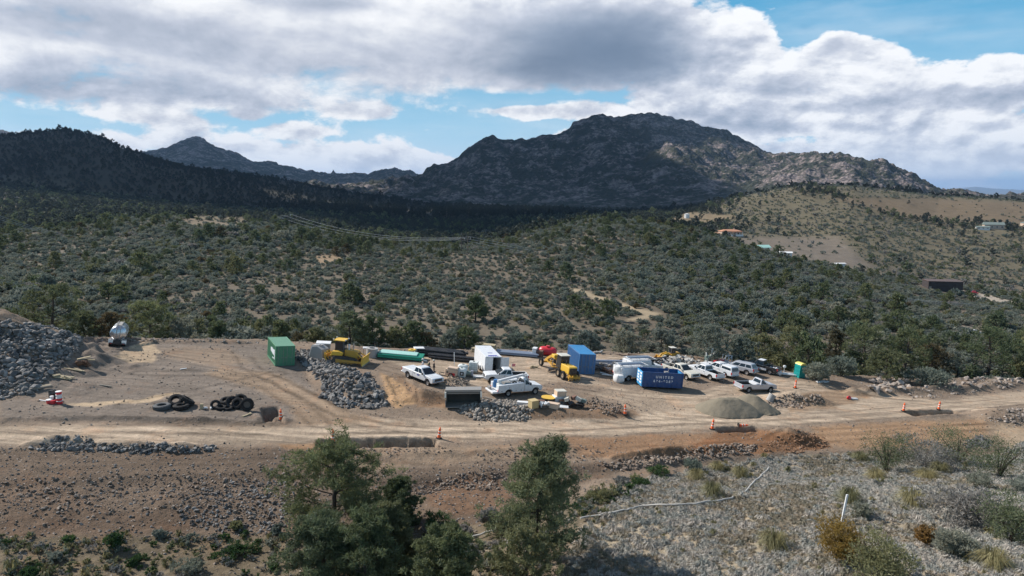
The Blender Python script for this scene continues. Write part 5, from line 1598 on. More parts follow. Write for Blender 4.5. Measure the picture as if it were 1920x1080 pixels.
# ------------------------------------------------------------------ wheels
def tyre_mesh(r, w, hub, mat='rubber', n=22, name='wheel'):
    mb = MB()
    prof = [(hub * r, -w * 0.36), (r * 0.86, -w * 0.5), (r * 0.97, -w * 0.40), (r, -w * 0.2), (r, w * 0.2), (r * 0.97, w * 0.40), (r * 0.86, w * 0.5), (hub * r, w * 0.36)]
    Mx = Matrix.Rotation(R(90), 4, 'X')
    mb.lathe(prof, n, Mx, closed=True)
    return mb.mesh(name, M[mat], smooth=True)
def rim_mesh(r, w, hub, mat='rim', n=22, spokes=True):
    mb = MB(); Mx = Matrix.Rotation(R(90), 4, 'X')
    mb.lathe([(hub * r * 1.01, -w * 0.30), (hub * r * 1.01, w * 0.30), (hub * r * 0.82, w * 0.22), (hub * r * 0.30, w * 0.20), (hub * r * 0.26, w * 0.33), (0.01, w * 0.33), (0.01, -w * 0.33), (hub * r * 0.26, -w * 0.33), (hub * r * 0.30, -w * 0.20), (hub * r * 0.82, -w * 0.22)], n, Mx, closed=True)
    return mb.mesh('rim', M[mat], smooth=True)
_wheels = {}
def wheel(parent, x, y, r, w, hub=0.58, rim='rim', z=None):
    key = (r, w, hub, rim)
    if key not in _wheels:
        _wheels[key] = (tyre_mesh(r, w, hub), rim_mesh(r, w, hub, rim))
    a, b = _wheels[key]
    o = link('wheel', a, parent, (x, y, r if z is None else z))
    link('rim', b, o)
    return o

# ------------------------------------------------------------------ pickups and wagons
def arch(cx, r, cz, z0, n=8):
    """points of a wheel opening, from rear to front, open below z0"""
    t0 = math.asin((z0 - cz) / r)
    return [(cx + r * math.cos(t), cz + r * math.sin(t)) for t in np.linspace(math.pi - t0, t0, n)]
def quad_on(face, s0, s1, t0, t1, off):
    """a pane lying just proud of a four-cornered face; face = bl, br, tr, tl"""
    bl, br, tr, tl = [Vector(p) for p in face]
    nrm = (br - bl).cross(tl - bl).normalized() * off
    f = lambda s, t: (bl * (1 - s) + br * s) * (1 - t) + (tl * (1 - s) + tr * s) * t + nrm
    return [f(s0, t0), f(s1, t0), f(s1, t1), f(s0, t1)]
def pane(parent, face, s0, s1, t0, t1, name='window', mat='glass', off=0.012):
    mb = MB()
    q0 = quad_on(face, s0, s1, t0, t1, -0.01); q1 = quad_on(face, s0, s1, t0, t1, off)
    mb.add(q0 + q1, [(3, 2, 1, 0), (4, 5, 6, 7), (0, 1, 5, 4), (1, 2, 6, 5), (2, 3, 7, 6), (3, 0, 4, 7)])
    return mb.build(name, M[mat], parent)
def greenhouse(mb, xr0, xf0, xr1, xf1, zb, zt, wb, wt):
    """cab above the belt line; returns faces (left, right, front, back) for the panes"""
    B = [(xr0, -wb, zb), (xf0, -wb, zb), (xf0 + 0.06, -wb * 0.55, zb), (xf0 + 0.06, wb * 0.55, zb), (xf0, wb, zb), (xr0, wb, zb)]
    T = [(xr1, -wt, zt), (xf1, -wt, zt), (xf1 + 0.08, -wt * 0.55, zt), (xf1 + 0.08, wt * 0.55, zt), (xf1, wt, zt), (xr1, wt, zt)]
    cx = (xr1 + xf1) / 2
    T2 = [(cx + (p[0] - cx) * 0.86, p[1] * 0.82, zt + 0.055) for p in T]
    mb.hull([[Vector(p) for p in r_] for r_ in (B, T, T2)])
    return dict(right=(B[0], B[1], T[1], T[0]), left=(B[4], B[5], T[5], T[4]), front=(B[2], B[3], T[3], T[2]), back=(B[5], B[0], T[0], T[5]))
def pickup(u, v, yaw, label, mat='white', cab='crew', rear='open', group='pickups and wagons parked in the yard', lower=None, name='pickup_truck', cat='pickup', wheelrim='rim', scale=1.0, bedload=None):
    root = obj_frame(u, v, yaw, name, label, cat, group)
    root.scale = (scale,) * 3
    W = 0.98; zb = 1.20
    ax_f, ax_r = 1.92, -1.75
    xc = {'crew': -0.78, 'regular': 0.05, 'wagon': -2.78}[cab]
    body = MB()
    if cab == 'wagon':
        prof = [(-2.80, 0.55)] + arch(ax_r, 0.47, 0.40, 0.48) + arch(ax_f, 0.47, 0.40, 0.48) + [(2.72, 0.48), (2.82, 0.60), (2.84, 0.86), (2.72, 1.02), (1.30, 1.14), (-2.82, 1.12)]
        zb = 1.10
    else:
        prof = [(xc, 0.50)] + arch(ax_f, 0.50, 0.42, 0.50) + [(2.74, 0.50), (2.86, 0.62), (2.88, 0.98), (2.78, 1.11), (2.2, 1.20), (1.34, 1.24), (xc, zb + 0.02)]
    body.prism(prof, -W, W)
    body.build('body', M[mat], root, bevel=0.035)
    under = MB(); under.box(-2.6, 2.6, -0.62, 0.62, 0.36, 0.66); under.build('chassis', M['darkmetal'], root)
    if lower:
        for s in (-1, 1):
            lo = MB(); lo.box(-1.2, 1.38, s * (W + 0.004) - 0.012, s * (W + 0.004) + 0.012, 0.52, 0.84); lo.build('side_panel', M[lower], root)
    if cab != 'wagon':
        bed = MB()
        for s in (-1, 1):
            y0, y1 = (W - 0.13, W) if s > 0 else (-W, -W + 0.13)
            bed.prism([(-2.88, 0.60)] + arch(ax_r, 0.50, 0.42, 0.52) + [(xc - 0.012, 0.52), (xc - 0.012, zb), (-2.88, zb)], y0, y1)
        bed.box(-2.80, xc - 0.015, -W + 0.135, W - 0.135, 0.64, 0.70)
        bed.build('bed', M[mat], root, bevel=0.02)
        ln = MB(); ln.box(-2.78, xc - 0.03, -W + 0.14, W - 0.14, 0.702, 0.72); ln.box(xc - 0.06, xc - 0.03, -W + 0.14, W - 0.14, 0.72, zb - 0.03)
        for s in (-1, 1):
            ln.box(-2.78, xc - 0.06, s * (W - 0.145) - 0.012, s * (W - 0.145) + 0.012, 0.72, zb - 0.02)
        ln.build('bed_liner', M['darkmetal'], root)
        tg = MB(); tg.box(-2.93, -2.84, -W + 0.135, W - 0.135, 0.60, zb - 0.01); tg.build('tailgate', M[mat], root, bevel=0.02)
    cabm = MB()
    if cab == 'crew':
        f = greenhouse(cabm, xc + 0.02, 1.28, xc + 0.22, 0.42, zb, 1.84, 0.94, 0.74)
        wins = [(0.07, 0.45, 0.10, 0.88), (0.50, 0.86, 0.10, 0.86)]
    elif cab == 'regular':
        f = greenhouse(cabm, xc + 0.02, 1.28, xc + 0.24, 0.50, zb, 1.80, 0.94, 0.74)
        wins = [(0.14, 0.84, 0.10, 0.86)]
    else:
        f = greenhouse(cabm, -2.66, 1.25, -2.30, 0.30, zb, 1.72, 0.93, 0.74)
        wins = [(0.05, 0.30, 0.12, 0.84), (0.335, 0.58, 0.12, 0.86), (0.615, 0.88, 0.12, 0.84)]
    cabm.build('cab', M[mat], root, bevel=0.03)
    for (s0, s1, t0, t1) in wins:
        pane(root, f['right'], s0, s1, t0, t1); pane(root, f['left'], 1 - s1, 1 - s0, t0, t1)
    pane(root, f['front'], -0.28, 1.28, 0.06, 0.93, 'windscreen', off=0.03)
    pane(root, f['back'], 0.09, 0.91, 0.14, 0.86, 'rear_window')
    if rear == 'cap':
        cp = MB(); g = greenhouse(cp, -2.86, xc - 0.05, -2.62, xc - 0.10, zb + 0.012, 1.80, 0.96, 0.80)
        cp.build('bed_cap', M[mat], root, bevel=0.03)
        pane(root, g['right'], 0.08, 0.92, 0.22, 0.78); pane(root, g['left'], 0.08, 0.92, 0.22, 0.78); pane(root, g['back'], 0.08, 0.92, 0.10, 0.86, 'rear_window')
    elif rear == 'cover':
        cp = MB(); cp.box(-2.86, xc - 0.02, -W + 0.02, W - 0.02, zb + 0.004, zb + 0.05); cp.build('bed_cover', M[mat], root, bevel=0.02)
    elif rear == 'toolbox':
        tb = MB(); tb.box(xc - 0.62, xc - 0.07, -W + 0.16, W - 0.16, 0.95, zb + 0.10); tb.build('tool_box', M['white'], root, bevel=0.02)
    bp = MB(); bp.box(2.78, 2.96, -0.95, 0.95, 0.52, 0.74); bp.build('front_bumper', M['chrome' if mat != 'blackpaint' else 'darkmetal'], root, bevel=0.04)
    rbx = -2.98 if cab != 'wagon' else -2.92
    bp = MB(); bp.box(rbx - 0.06, rbx + 0.12, -0.93, 0.93, 0.50, 0.68); bp.build('rear_bumper', M['chrome'], root, bevel=0.03)
    gr = MB(); gr.box(2.845, 2.895, -0.62, 0.62, 0.76, 1.05)
    if cab == 'wagon':
        gr = MB(); gr.box(2.80, 2.85, -0.6, 0.6, 0.66, 0.84)
    gr.build('grille', M['darkmetal'], root)
    for s in (-1, 1):
        h = MB(); h.box(2.78 if cab != 'wagon' else 2.72, 2.875 if cab != 'wagon' else 2.82, s * 0.80 - 0.15, s * 0.80 + 0.15, 0.80 if cab != 'wagon' else 0.74, 1.0 if cab != 'wagon' else 0.92); h.build('headlight', M['lamp'], root, bevel=0.02)
        tlx = -2.905 if cab != 'wagon' else -2.83
        h = MB(); h.box(tlx - 0.02, tlx + 0.10, s * 0.93 - 0.06, s * 0.93 + 0.065, 0.82, 1.14); h.build('tail_light', M['redlamp'], root)
        h = MB(); h.box(0.98, 1.10, s * 1.08 - 0.10, s * 1.08 + 0.10, zb + 0.03, zb + 0.25); h.bar((1.04, s * 0.92, zb + 0.06), (1.04, s * 1.02, zb + 0.12), 0.05); h.build('mirror', M[mat if mat != 'white' else 'blackpaint'], root)
        h = MB(); h.box(-2.0, 2.2, s * (W - 0.01) - 0.008, s * (W - 0.01) + 0.016, 0.905, 0.918)
        wheel(root, ax_f, s * 0.83, 0.40, 0.28, rim=wheelrim); wheel(root, ax_r, s * 0.83, 0.40, 0.28, rim=wheelrim)
        for hx in ([0.25, -0.62] if cab == 'crew' else [0.25]):
            d = MB(); d.box(hx, hx + 0.20, s * (W + 0.016) - 0.018, s * (W + 0.016) + 0.018, 1.02, 1.07); d.build('door_handle', M['darkmetal'], root)
    return root
P1 = pickup(791, 714, -40, 'white crew cab pickup with its nose toward the orange cut, near the three people', rear='cover')
P2 = pickup(947, 716, -168, 'white crew cab pickup parked broadside behind the crane service truck', rear='open')
PC = pickup(1275, 705, -56, 'cream crew cab pickup with its nose past the open blue dumpster', mat='cream', rear='open')
PW = pickup(1321, 706, 123, 'white crew cab pickup showing its tail, right next to the cream pickup', rear='open')
PCAP = pickup(1347, 701, 126, 'white pickup with a windowed bed cap, third from the blue dumpster', rear='cap')
PSUV = pickup(1383, 697, 138, 'silver white wagon showing its rear, left of the black and white pickup', mat='silver', cab='wagon', name='station_wagon', cat='wagon')
PBW = pickup(1425, 696, 141, 'black pickup with white sills at the right end of the parked row', mat='blackpaint', lower='white', rear='open')
PS = pickup(1415, 733, 19, 'silver single cab pickup standing alone behind the sand heaps', mat='silver', cab='regular', rear='toolbox')
mb = MB(); 
for s in (-1, 1):
    mb.box(-0.75, 1.40, s * 0.93 - 0.02, s * 0.93 + 0.04, 1.14, 1.215)
mb.box(-0.55, 0.35, -0.70, 0.70, 1.90, 1.93)
mb.build('white_trim', M['white'], PBW)
mb = MB(); mb.bar((-0.9, -0.9, 1.2), (-0.95, -0.9, 2.25), 0.03); mb.build('flag_staff', M['pvc'], P2)
mb = MB(); mb.box(-1.42, -0.96, -0.912, -0.888, 1.88, 2.24); mb.build('flag', M['pink'], P2)
mb = MB(); mb.box(0.0, 0.42, -1.0, -0.985, 0.9, 1.03); mb.build('door_decal', M['decalblue'], P1)

# ------------------------------------------------------------------ crane service truck
def service_truck(u, v, yaw):
    r = obj_frame(u, v, yaw, 'service_truck', 'white crane service truck with utility boxes and a raised boom beside the cobble pile', 'service truck')
    W = 1.0
    prof = [(0.62, 0.52)] + arch(2.25, 0.52, 0.44, 0.52) + [(3.05, 0.52), (3.16, 0.66), (3.18, 1.0), (3.08, 1.16), (1.72, 1.34), (0.62, 1.32)]
    b = MB(); b.prism(prof, -W, W); b.build('body', M['white'], r, bevel=0.035)
    c = MB(); f = greenhouse(c, 0.64, 1.62, 0.74, 0.98, 1.30, 1.98, 0.95, 0.76); c.build('cab', M['white'], r, bevel=0.03)
    pane(r, f['right'], 0.14, 0.84, 0.10, 0.86); pane(r, f['left'], 0.16, 0.86, 0.10, 0.86); pane(r, f['front'], -0.28, 1.28, 0.06, 0.93, 'windscreen', off=0.03); pane(r, f['back'], 0.1, 0.9, 0.2, 0.85, 'rear_window')
    ch = MB(); ch.box(-2.9, 2.8, -0.45, 0.45, 0.42, 0.70); ch.build('chassis', M['darkmetal'], r)
    for s in (-1, 1):
        y0, y1 = (0.62, 1.12) if s > 0 else (-1.12, -0.62)
        ub = MB()
        ub.prism([(-3.0, 0.56)] + arch(-1.55, 0.55, 0.44, 0.60) + [(0.50, 0.56), (0.50, 1.66), (-3.0, 1.50)], y0, y1)
        ub.build('utility_box', M['white'], r, bevel=0.02)
        for (x0, x1, z0, z1) in ((-2.92, -2.16, 0.66, 1.42), (-2.08, -1.02, 1.04, 1.46), (-0.92, -0.28, 0.66, 1.56), (-0.2, 0.42, 0.66, 1.58)):
            d = MB(); yy = s * 1.124
            d.box(x0, x1, yy - 0.012, yy + 0.012, z0, z1); d.build('locker_door', M['white'], r)
            d = MB(); d.box((x0 + x1) / 2 - 0.06, (x0 + x1) / 2 + 0.06, yy + s * 0.012 - 0.012, yy + s * 0.012 + 0.014, z0 + 0.1, z0 + 0.16); d.build('latch', M['darkmetal'], r)
        h = MB(); h.box(3.06, 3.165, s * 0.8 - 0.14, s * 0.8 + 0.14, 0.84, 1.04); h.build('headlight', M['lamp'], r)
        h = MB(); h.box(-3.04, -2.98, s * 0.98 - 0.07, s * 0.98 + 0.07, 0.74, 0.98); h.build('tail_light', M['redlamp'], r)
        h = MB(); h.box(1.34, 1.46, s * 1.14 - 0.1, s * 1.14 + 0.1, 1.34, 1.64); h.bar((1.4, s * 0.93, 1.4), (1.4, s * 1.08, 1.46), 0.05); h.build('mirror', M['darkmetal'], r)
        wheel(r, 2.25, s * 0.84, 0.42, 0.30); wheel(r, -1.55, s * 0.84, 0.42, 0.42)
    bd = MB(); bd.box(-3.0, 0.5, -0.615, 0.615, 0.80, 0.90); bd.build('bed', M['white'], r)
    bm_ = MB(); bm_.box(-3.75, -3.0, -1.05, 1.05, 0.52, 0.74); bm_.build('rear_bumper', M['white'], r, bevel=0.03)
    vs = MB(); vs.box(-3.62, -3.35, 0.1, 0.75, 0.74, 1.05); vs.build('bench_vise', M['greysteel'], r)
    cm = MB(); cm.box(-2.75, -2.2, -0.55, 0.05, 0.90, 1.55); cm.cyl((-2.48, -0.25, 1.55), (-2.48, -0.25, 2.0), 0.2); cm.build('crane_base', M['poly'], r)
    bo = MB(); bo.bar((-2.75, -0.25, 1.85), (0.75, -0.12, 2.40), 0.24, 0.26); bo.bar((0.75, -0.12, 2.40), (1.35, -0.10, 2.495), 0.15); bo.build('boom', M['white'], r)
    hk = MB(); hk.bar((1.30, -0.10, 2.42), (1.30, -0.10, 2.12), 0.03); hk.blob((1.30, -0.10, 2.08), 0.07, 2); hk.build('hook', M['darkmetal'], r)
    cp = MB(); cp.box(-1.85, -0.95, -0.45, 0.5, 0.90, 1.62); cp.build('compressor', M['greysteel'], r)
    tk = MB(); tk.cyl((-0.8, 0.2, 1.15), (0.35, 0.2, 1.15), 0.28); tk.build('air_tank', M['pvc'], r, smooth=True)
    dr = MB(); dr.cyl((-2.65, 0.45, 0.9), (-2.65, 0.45, 1.85), 0.3, n=18); dr.build('drum', M['blue'], r, smooth=True)
    hr = MB(); hr.lathe([(0.18, -0.12), (0.32, -0.12), (0.32, 0.12), (0.18, 0.12)], 16, Matrix.Translation((-0.45, -0.3, 1.42)) @ Matrix.Rotation(R(90), 4, 'X'), closed=True); hr.build('hose_reel', M['rubber'], r)
    return r
SVC = service_truck(967, 738, 27)

# ------------------------------------------------------------------ plumbers' vans with roof racks
def utility_van(u, v, yaw, label, rear_bright=True):
    r = obj_frame(u, v, yaw, 'utility_truck', label, 'service truck', 'white utility trucks behind the blue dumpster')
    W = 1.0
    prof = [(0.72, 0.52)] + arch(2.1, 0.5, 0.42, 0.52) + [(2.85, 0.52), (2.96, 0.66), (2.98, 1.0), (2.88, 1.14), (1.62, 1.28), (0.72, 1.28)]
    b = MB(); b.prism(prof, -W, W); b.build('body', M['white'], r, bevel=0.035)
    c = MB(); f = greenhouse(c, 0.74, 1.56, 0.84, 0.86, 1.26, 1.92, 0.95, 0.76); c.build('cab', M['white'], r, bevel=0.03)
    pane(r, f['right'], 0.14, 0.84, 0.10, 0.86); pane(r, f['left'], 0.16, 0.86, 0.10, 0.86); pane(r, f['front'], -0.28, 1.28, 0.06, 0.93, 'windscreen', off=0.03)
    ch = MB(); ch.box(-2.9, 2.7, -0.5, 0.5, 0.40, 0.68); ch.build('chassis', M['darkmetal'], r)
    bx = MB(); bx.prism([(-3.0, 0.55)] + arch(-1.6, 0.54, 0.42, 0.58) + [(0.66, 0.55), (0.66, 1.98), (-3.0, 1.98)], -1.08, 1.08); bx.build('utility_body', M['white'], r, bevel=0.03)
    for s in (-1, 1):
        yy = s * 1.085
        for (x0, x1, z0, z1) in ((-2.92, -2.22, 0.62, 1.9), (-2.14, -1.06, 1.02, 1.45), (-2.14, -1.06, 1.5, 1.9), (-0.98, -0.22, 0.62, 1.9), (-0.14, 0.58, 0.62, 1.9)):
            d = MB(); d.box(x0, x1, yy - 0.012, yy + 0.012, z0, z1); d.build('locker_door', M['white'], r)
        wheel(r, 2.1, s * 0.82, 0.41, 0.29); wheel(r, -1.6, s * 0.82, 0.41, 0.29)
        d = MB(); d.box(-3.03, -2.99, s * 0.9 - 0.08, s * 0.9 + 0.08, 0.7, 0.98); d.build('tail_light', M['redlamp'], r)
        d = MB(); d.box(-3.035, -2.995, s * 0.42 - 0.38, s * 0.42 + 0.38, 1.05, 1.9); d.build('rear_door', M['white'], r)
    rk = MB()
    for s in (-1, 1):
        rk.bar((-2.95, s * 0.95, 2.22), (1.6, s * 0.95, 2.22), 0.06)
        for x in (-2.7, -1.2, 0.4):
            rk.bar((x, s * 0.95, 1.98), (x, s * 0.95, 2.22), 0.05)
    for x in (-2.7, -1.2, 0.4, 1.5):
        rk.bar((x, -0.95, 2.22), (x, 0.95, 2.22), 0.05)
    rk.build('roof_rack', M['white'], r)
    for k, y in enumerate((-0.55, -0.2, 0.3)):
        pp = MB(); pp.cyl((-2.9, y, 2.36), (0.9, y, 2.36), 0.10); pp.build('rack_pipe', M['pipegrey'] if k < 2 else M['pvc'], r, smooth=True)
    return r
UV1 = utility_van(1189, 711, 24, 'white utility truck with roof rack, half hidden behind the open blue dumpster')
UV2 = utility_van(1204, 698, 25, 'white utility truck on the far side, only its racked roof and bonnet showing')
# bulk bags at the tail of the nearer truck
for k, (u, v, dz, s, lab) in enumerate([(1160, 716, 0, 0.62, 'white bulk bag on the ground at the tail of the utility truck, nearest the camera'), (1163, 710, 0, 0.60, 'white bulk bag behind the nearest one at the utility truck tail'), (1160, 713, 1.05, 0.58, 'white bulk bag on top of the other bags at the utility truck tail'), (1172, 703, 0, 0.6, 'white bulk bag farthest back by the second utility truck')]):
    p = hit(u, v)
    t_ = thing('bulk_bag', lab, 'bag', p + Vector((0, 0, dz)), 0.4 + 0.3 * k, 'white bulk bags by the utility trucks')
    rings = []
    for z, q in ((0.0, 0.86), (0.12, 1.0), (0.35, 1.10), (0.75, 1.08), (0.98, 0.92), (1.08, 0.5)):
        rings.append([Vector((math.copysign(abs(math.cos(a)) ** 0.55, math.cos(a)) * s * q, math.copysign(abs(math.sin(a)) ** 0.55, math.sin(a)) * s * q, z)) for a in np.linspace(0, 2 * math.pi, 16, endpoint=False)])
    b = MB(); b.hull(rings); b.build('sack', M['tarp'], t_, smooth=True)
    b = MB()
    for sx, sy in ((1, 1), (1, -1), (-1, 1), (-1, -1)):
        b.tube([(sx * s * 0.7, sy * s * 0.7, 0.95), (sx * s * 0.62, sy * s * 0.62, 1.25), (sx * s * 0.5, sy * s * 0.72, 0.98)], 0.025, 5)
    b.build('lifting_loops', M['tarp'], t_)

# ------------------------------------------------------------------ shipping containers
def corrugated(mb, L, z0, z1, y, depth, pitch=0.28, flip=1):
    n = int(L / pitch); xs = []
    for i in range(n):
        b = -L / 2 + i * L / n; w = L / n
        xs += [(b, 0), (b + w * 0.30, 0), (b + w * 0.42, depth), (b + w * 0.88, depth)]
    xs.append((L / 2, 0))
    vs = [(x, y - flip * d, z0) for x, d in xs] + [(x, y - flip * d, z1) for x, d in xs]
    m = len(xs)
    mb.add(vs, [(i, i + 1, m + i + 1, m + i) for i in range(m - 1)])
def container(u, v, yaw, label, mat, roofmat, H=2.59, L=6.06, W=2.44, doors=True):
    """u, v: middle of the near end at ground level; the long axis runs away along +x"""
    p = hit(u, v)
    q = slope_quat(p, R(yaw), 2.0)
    r = thing('shipping_container', label, 'container', p + q @ Vector((L / 2, 0, 0.02)), quat=q)
    side = MB()
    for s in (-1, 1):
        corrugated(side, L - 0.3, 0.18, H - 0.14, s * (W / 2 - 0.006), 0.045, flip=s)
        sk = None
    side.build('side_wall', M[mat], r)
    fr = MB()
    for sx in (-1, 1):
        for sy in (-1, 1):
            x0 = sx * (L / 2) - (0.16 if sx > 0 else 0); y0 = sy * (W / 2) - (0.14 if sy > 0 else 0)
            fr.box(x0, x0 + 0.16, y0, y0 + 0.14, 0.0, H)
    for sy in (-1, 1):
        y0 = sy * W / 2 - (0.08 if sy > 0 else 0)
        fr.box(-L / 2 + 0.16, L / 2 - 0.16, y0, y0 + 0.08, 0.0, 0.18); fr.box(-L / 2 + 0.16, L / 2 - 0.16, y0, y0 + 0.08, H - 0.14, H - 0.002)
    for sx in (-1, 1):
        x0 = sx * L / 2 - (0.10 if sx > 0 else 0)
        fr.box(x0, x0 + 0.10, -W / 2 + 0.14, W / 2 - 0.14, 0.0, 0.18); fr.box(x0, x0 + 0.10, -W / 2 + 0.14, W / 2 - 0.14, H - 0.14, H - 0.002)
    fr.build('frame', M[mat], r, bevel=0.012)
    rf = MB()
    n = 20
    for i in range(n):
        x0 = -L / 2 + 0.12 + i * (L - 0.24) / n; w = (L - 0.24) / n
        rf.box(x0, x0 + w * 0.62, -W / 2 + 0.085, W / 2 - 0.085, H - 0.06, H - 0.012); rf.box(x0 + w * 0.62, x0 + w, -W / 2 + 0.085, W / 2 - 0.085, H - 0.06, H - 0.03)
    rf.build('roof', M[roofmat], r)
    for s in (-1, 1):
        d = MB(); y0, y1 = (0.008, W / 2 - 0.145) if s > 0 else (-W / 2 + 0.145, -0.008)
        d.box(-L / 2 + 0.02, -L / 2 + 0.075, y0, y1, 0.182, H - 0.142)
        for k in range(4):
            zz = 0.35 + k * (H - 0.75) / 3
            d.box(-L / 2 + 0.005, -L / 2 + 0.02, y0 + 0.05, y1 - 0.05, zz, zz + 0.06)
        dd = d.build('door', M[mat], r)
        b = MB()
        for yy in (y0 + 0.22, y1 - 0.22):
            b.cyl((-L / 2 - 0.02, yy, 0.12), (-L / 2 - 0.02, yy, H - 0.1), 0.022, n=6)
            b.box(-L / 2 - 0.05, -L / 2 - 0.01, yy, yy + 0.3, 1.05, 1.1)
        b.build('lock_rod', M['greysteel'], dd)
    ew = MB(); ew.box(L / 2 - 0.07, L / 2 - 0.03, -W / 2 + 0.14, W / 2 - 0.14, 0.18, H - 0.14); ew.build('end_wall', M[mat], r)
    fl = MB(); fl.box(-L / 2 + 0.1, L / 2 - 0.1, -W / 2 + 0.09, W / 2 - 0.09, 0.10, 0.17); fl.build('floor', M['woodgrey'], r)
    return r
GC = container(534, 686, 119, 'green shipping container with white lettering blocks on its sunlit side', 'green', 'greenroof', L=5.6)
# blurred white marks on the sunlit side: a tall bar, a broad word-like band and a small line below
mb = MB(); yl = 1.222
for (x0, x1, z0, z1) in ((-2.42, -2.14, 0.75, 2.05), (-1.95, -1.78, 1.2, 1.9), (-1.72, -1.42, 1.2, 1.9), (-1.36, -1.05, 1.2, 1.9), (-0.98, -0.68, 1.25, 1.95), (-0.6, -0.32, 1.3, 1.95), (-0.24, 0.1, 1.3, 1.9), (0.18, 0.4, 1.35, 1.85), (-1.8, -1.0, 0.7, 0.86)):
    mb.box(x0, x1, yl, yl + 0.008, z0, z1)
mb.build('lettering', M['letter'], GC)
BC = container(1099, 702, 101, 'tall blue shipping container with a faded roof standing beside the motor grader', 'blue', 'blueroof', H=2.9)

# ------------------------------------------------------------------ roll-off dumpster
def dumpster():
    p = hit(1241, 730); q = slope_quat(p, R(7), 2.0)
    L, W, H = 5.7, 2.35, 2.15
    r = thing('roll_off_dumpster', 'open topped blue dumpster with the white words UNITED 636-9283', 'dumpster', p + q @ Vector((0, W / 2, 0.06)), quat=q)
    s = MB()
    s.box(-L / 2, L / 2, -W / 2, -W / 2 + 0.06, 0.2, H); s.box(-L / 2, L / 2, W / 2 - 0.06, W / 2, 0.2, H)
    s.build('side_wall', M['navy'], r)
    e = MB(); e.box(L / 2 - 0.06, L / 2 - 0.003, -W / 2 + 0.062, W / 2 - 0.062, 0.2, H); e.build('end_wall', M['cyan'], r)
    f = MB(); f.box(-L / 2 + 0.06, L / 2 - 0.07, -W / 2 + 0.062, W / 2 - 0.062, 0.18, 0.26); f.build('floor', M['darkmetal'], r)
    rim = MB()
    for sy in (-1, 1):
        rim.box(-L / 2 - 0.02, L / 2 + 0.02, sy * (W / 2 - 0.02) - 0.07, sy * (W / 2 - 0.02) + 0.07, H, H + 0.1)
    rim.box(L / 2 - 0.09, L / 2 + 0.02, -W / 2 + 0.055, W / 2 - 0.055, H, H + 0.1)
    rim.build('top_rail', M['navy'], r, bevel=0.01)
    ribs = MB()
    for sy in (-1, 1):
        for k in range(9):
            x = -L / 2 + 0.12 + k * (L - 0.24) / 8
            if sy < 0 and 1 <= k <= 7:
                ribs.box(x - 0.05, x + 0.05, -W / 2 - 0.07, -W / 2 - 0.002, 0.2, 0.72)
            else:
                y0 = -W / 2 - 0.07 if sy < 0 else W / 2 + 0.002
                ribs.box(x - 0.05, x + 0.05, y0, y0 + 0.068, 0.2, H)
    ribs.build('wall_ribs', M['navy'], r)
    d = MB(); d.box(-L / 2 - 0.05, -L / 2 - 0.004, -W / 2 + 0.04, W / 2 - 0.04, 0.2, H + 0.06)
    for k in range(3):
        d.box(-L / 2 - 0.09, -L / 2 - 0.05, -W / 2 + 0.1, W / 2 - 0.1, 0.4 + k * 0.8, 0.5 + k * 0.8)
    dd = d.build('tail_gate', M['cyan'], r)
    st = MB()
    for y in (-0.62, 0.42):
        for z in (0.56, 0.98, 1.34, 1.78):
            st.box(-L / 2 - 0.10, -L / 2 - 0.092, y - 0.34, y + 0.36, z, z + 0.26)
    st.build('sticker', M['letter'], dd)
    sk = MB()
    for y in (-0.5, 0.5):
        sk.bar((-L / 2, y, 0.1), (L / 2 + 0.2, y, 0.1), 0.12, 0.16)
    sk.build('skid_rail', M['darkmetal'], r)
    for k, (sx, sy) in enumerate(((-1, -1), (-1, 1), (1, -1), (1, 1))):
        w = MB(); w.cyl((sx * (L / 2 - 0.5), sy * 0.85 - 0.1, 0.10), (sx * (L / 2 - 0.5), sy * 0.85 + 0.1, 0.10), 0.13, n=12); w.build('roller', M['darkmetal'], r)
    for txt, z, size, x in (('U N I T E D', 1.46, 0.46, 0.18), ('6 3 6 - 9 2 8 3', 0.90, 0.44, 0.05)):
        cu = bpy.data.curves.new('lettering', 'FONT'); cu.body = txt; cu.size = size; cu.align_x = 'CENTER'; cu.extrude = 0.006; cu.offset = 0.016
        cu.space_character = 1.06
        cu.materials.append(M['letter'])
        tmp = bpy.data.objects.new('lettering', cu); COL.objects.link(tmp)
        me = bpy.data.meshes.new_from_object(tmp.evaluated_get(bpy.context.evaluated_depsgraph_get()))
        bpy.data.objects.remove(tmp)
        o = link('lettering', me, r, (x, -W / 2 - 0.012, z)); o.rotation_euler = (R(90), 0, 0)
    jk = MB(); jk.box(0.6, 1.1, -0.2, 0.4, 0.3, 2.1); jk.bar((1.0, 0.1, 2.0), (1.3, 0.1, 2.75), 0.05); jk.build('scrap_load', M['greysteel'], r)
    return r
dumpster()

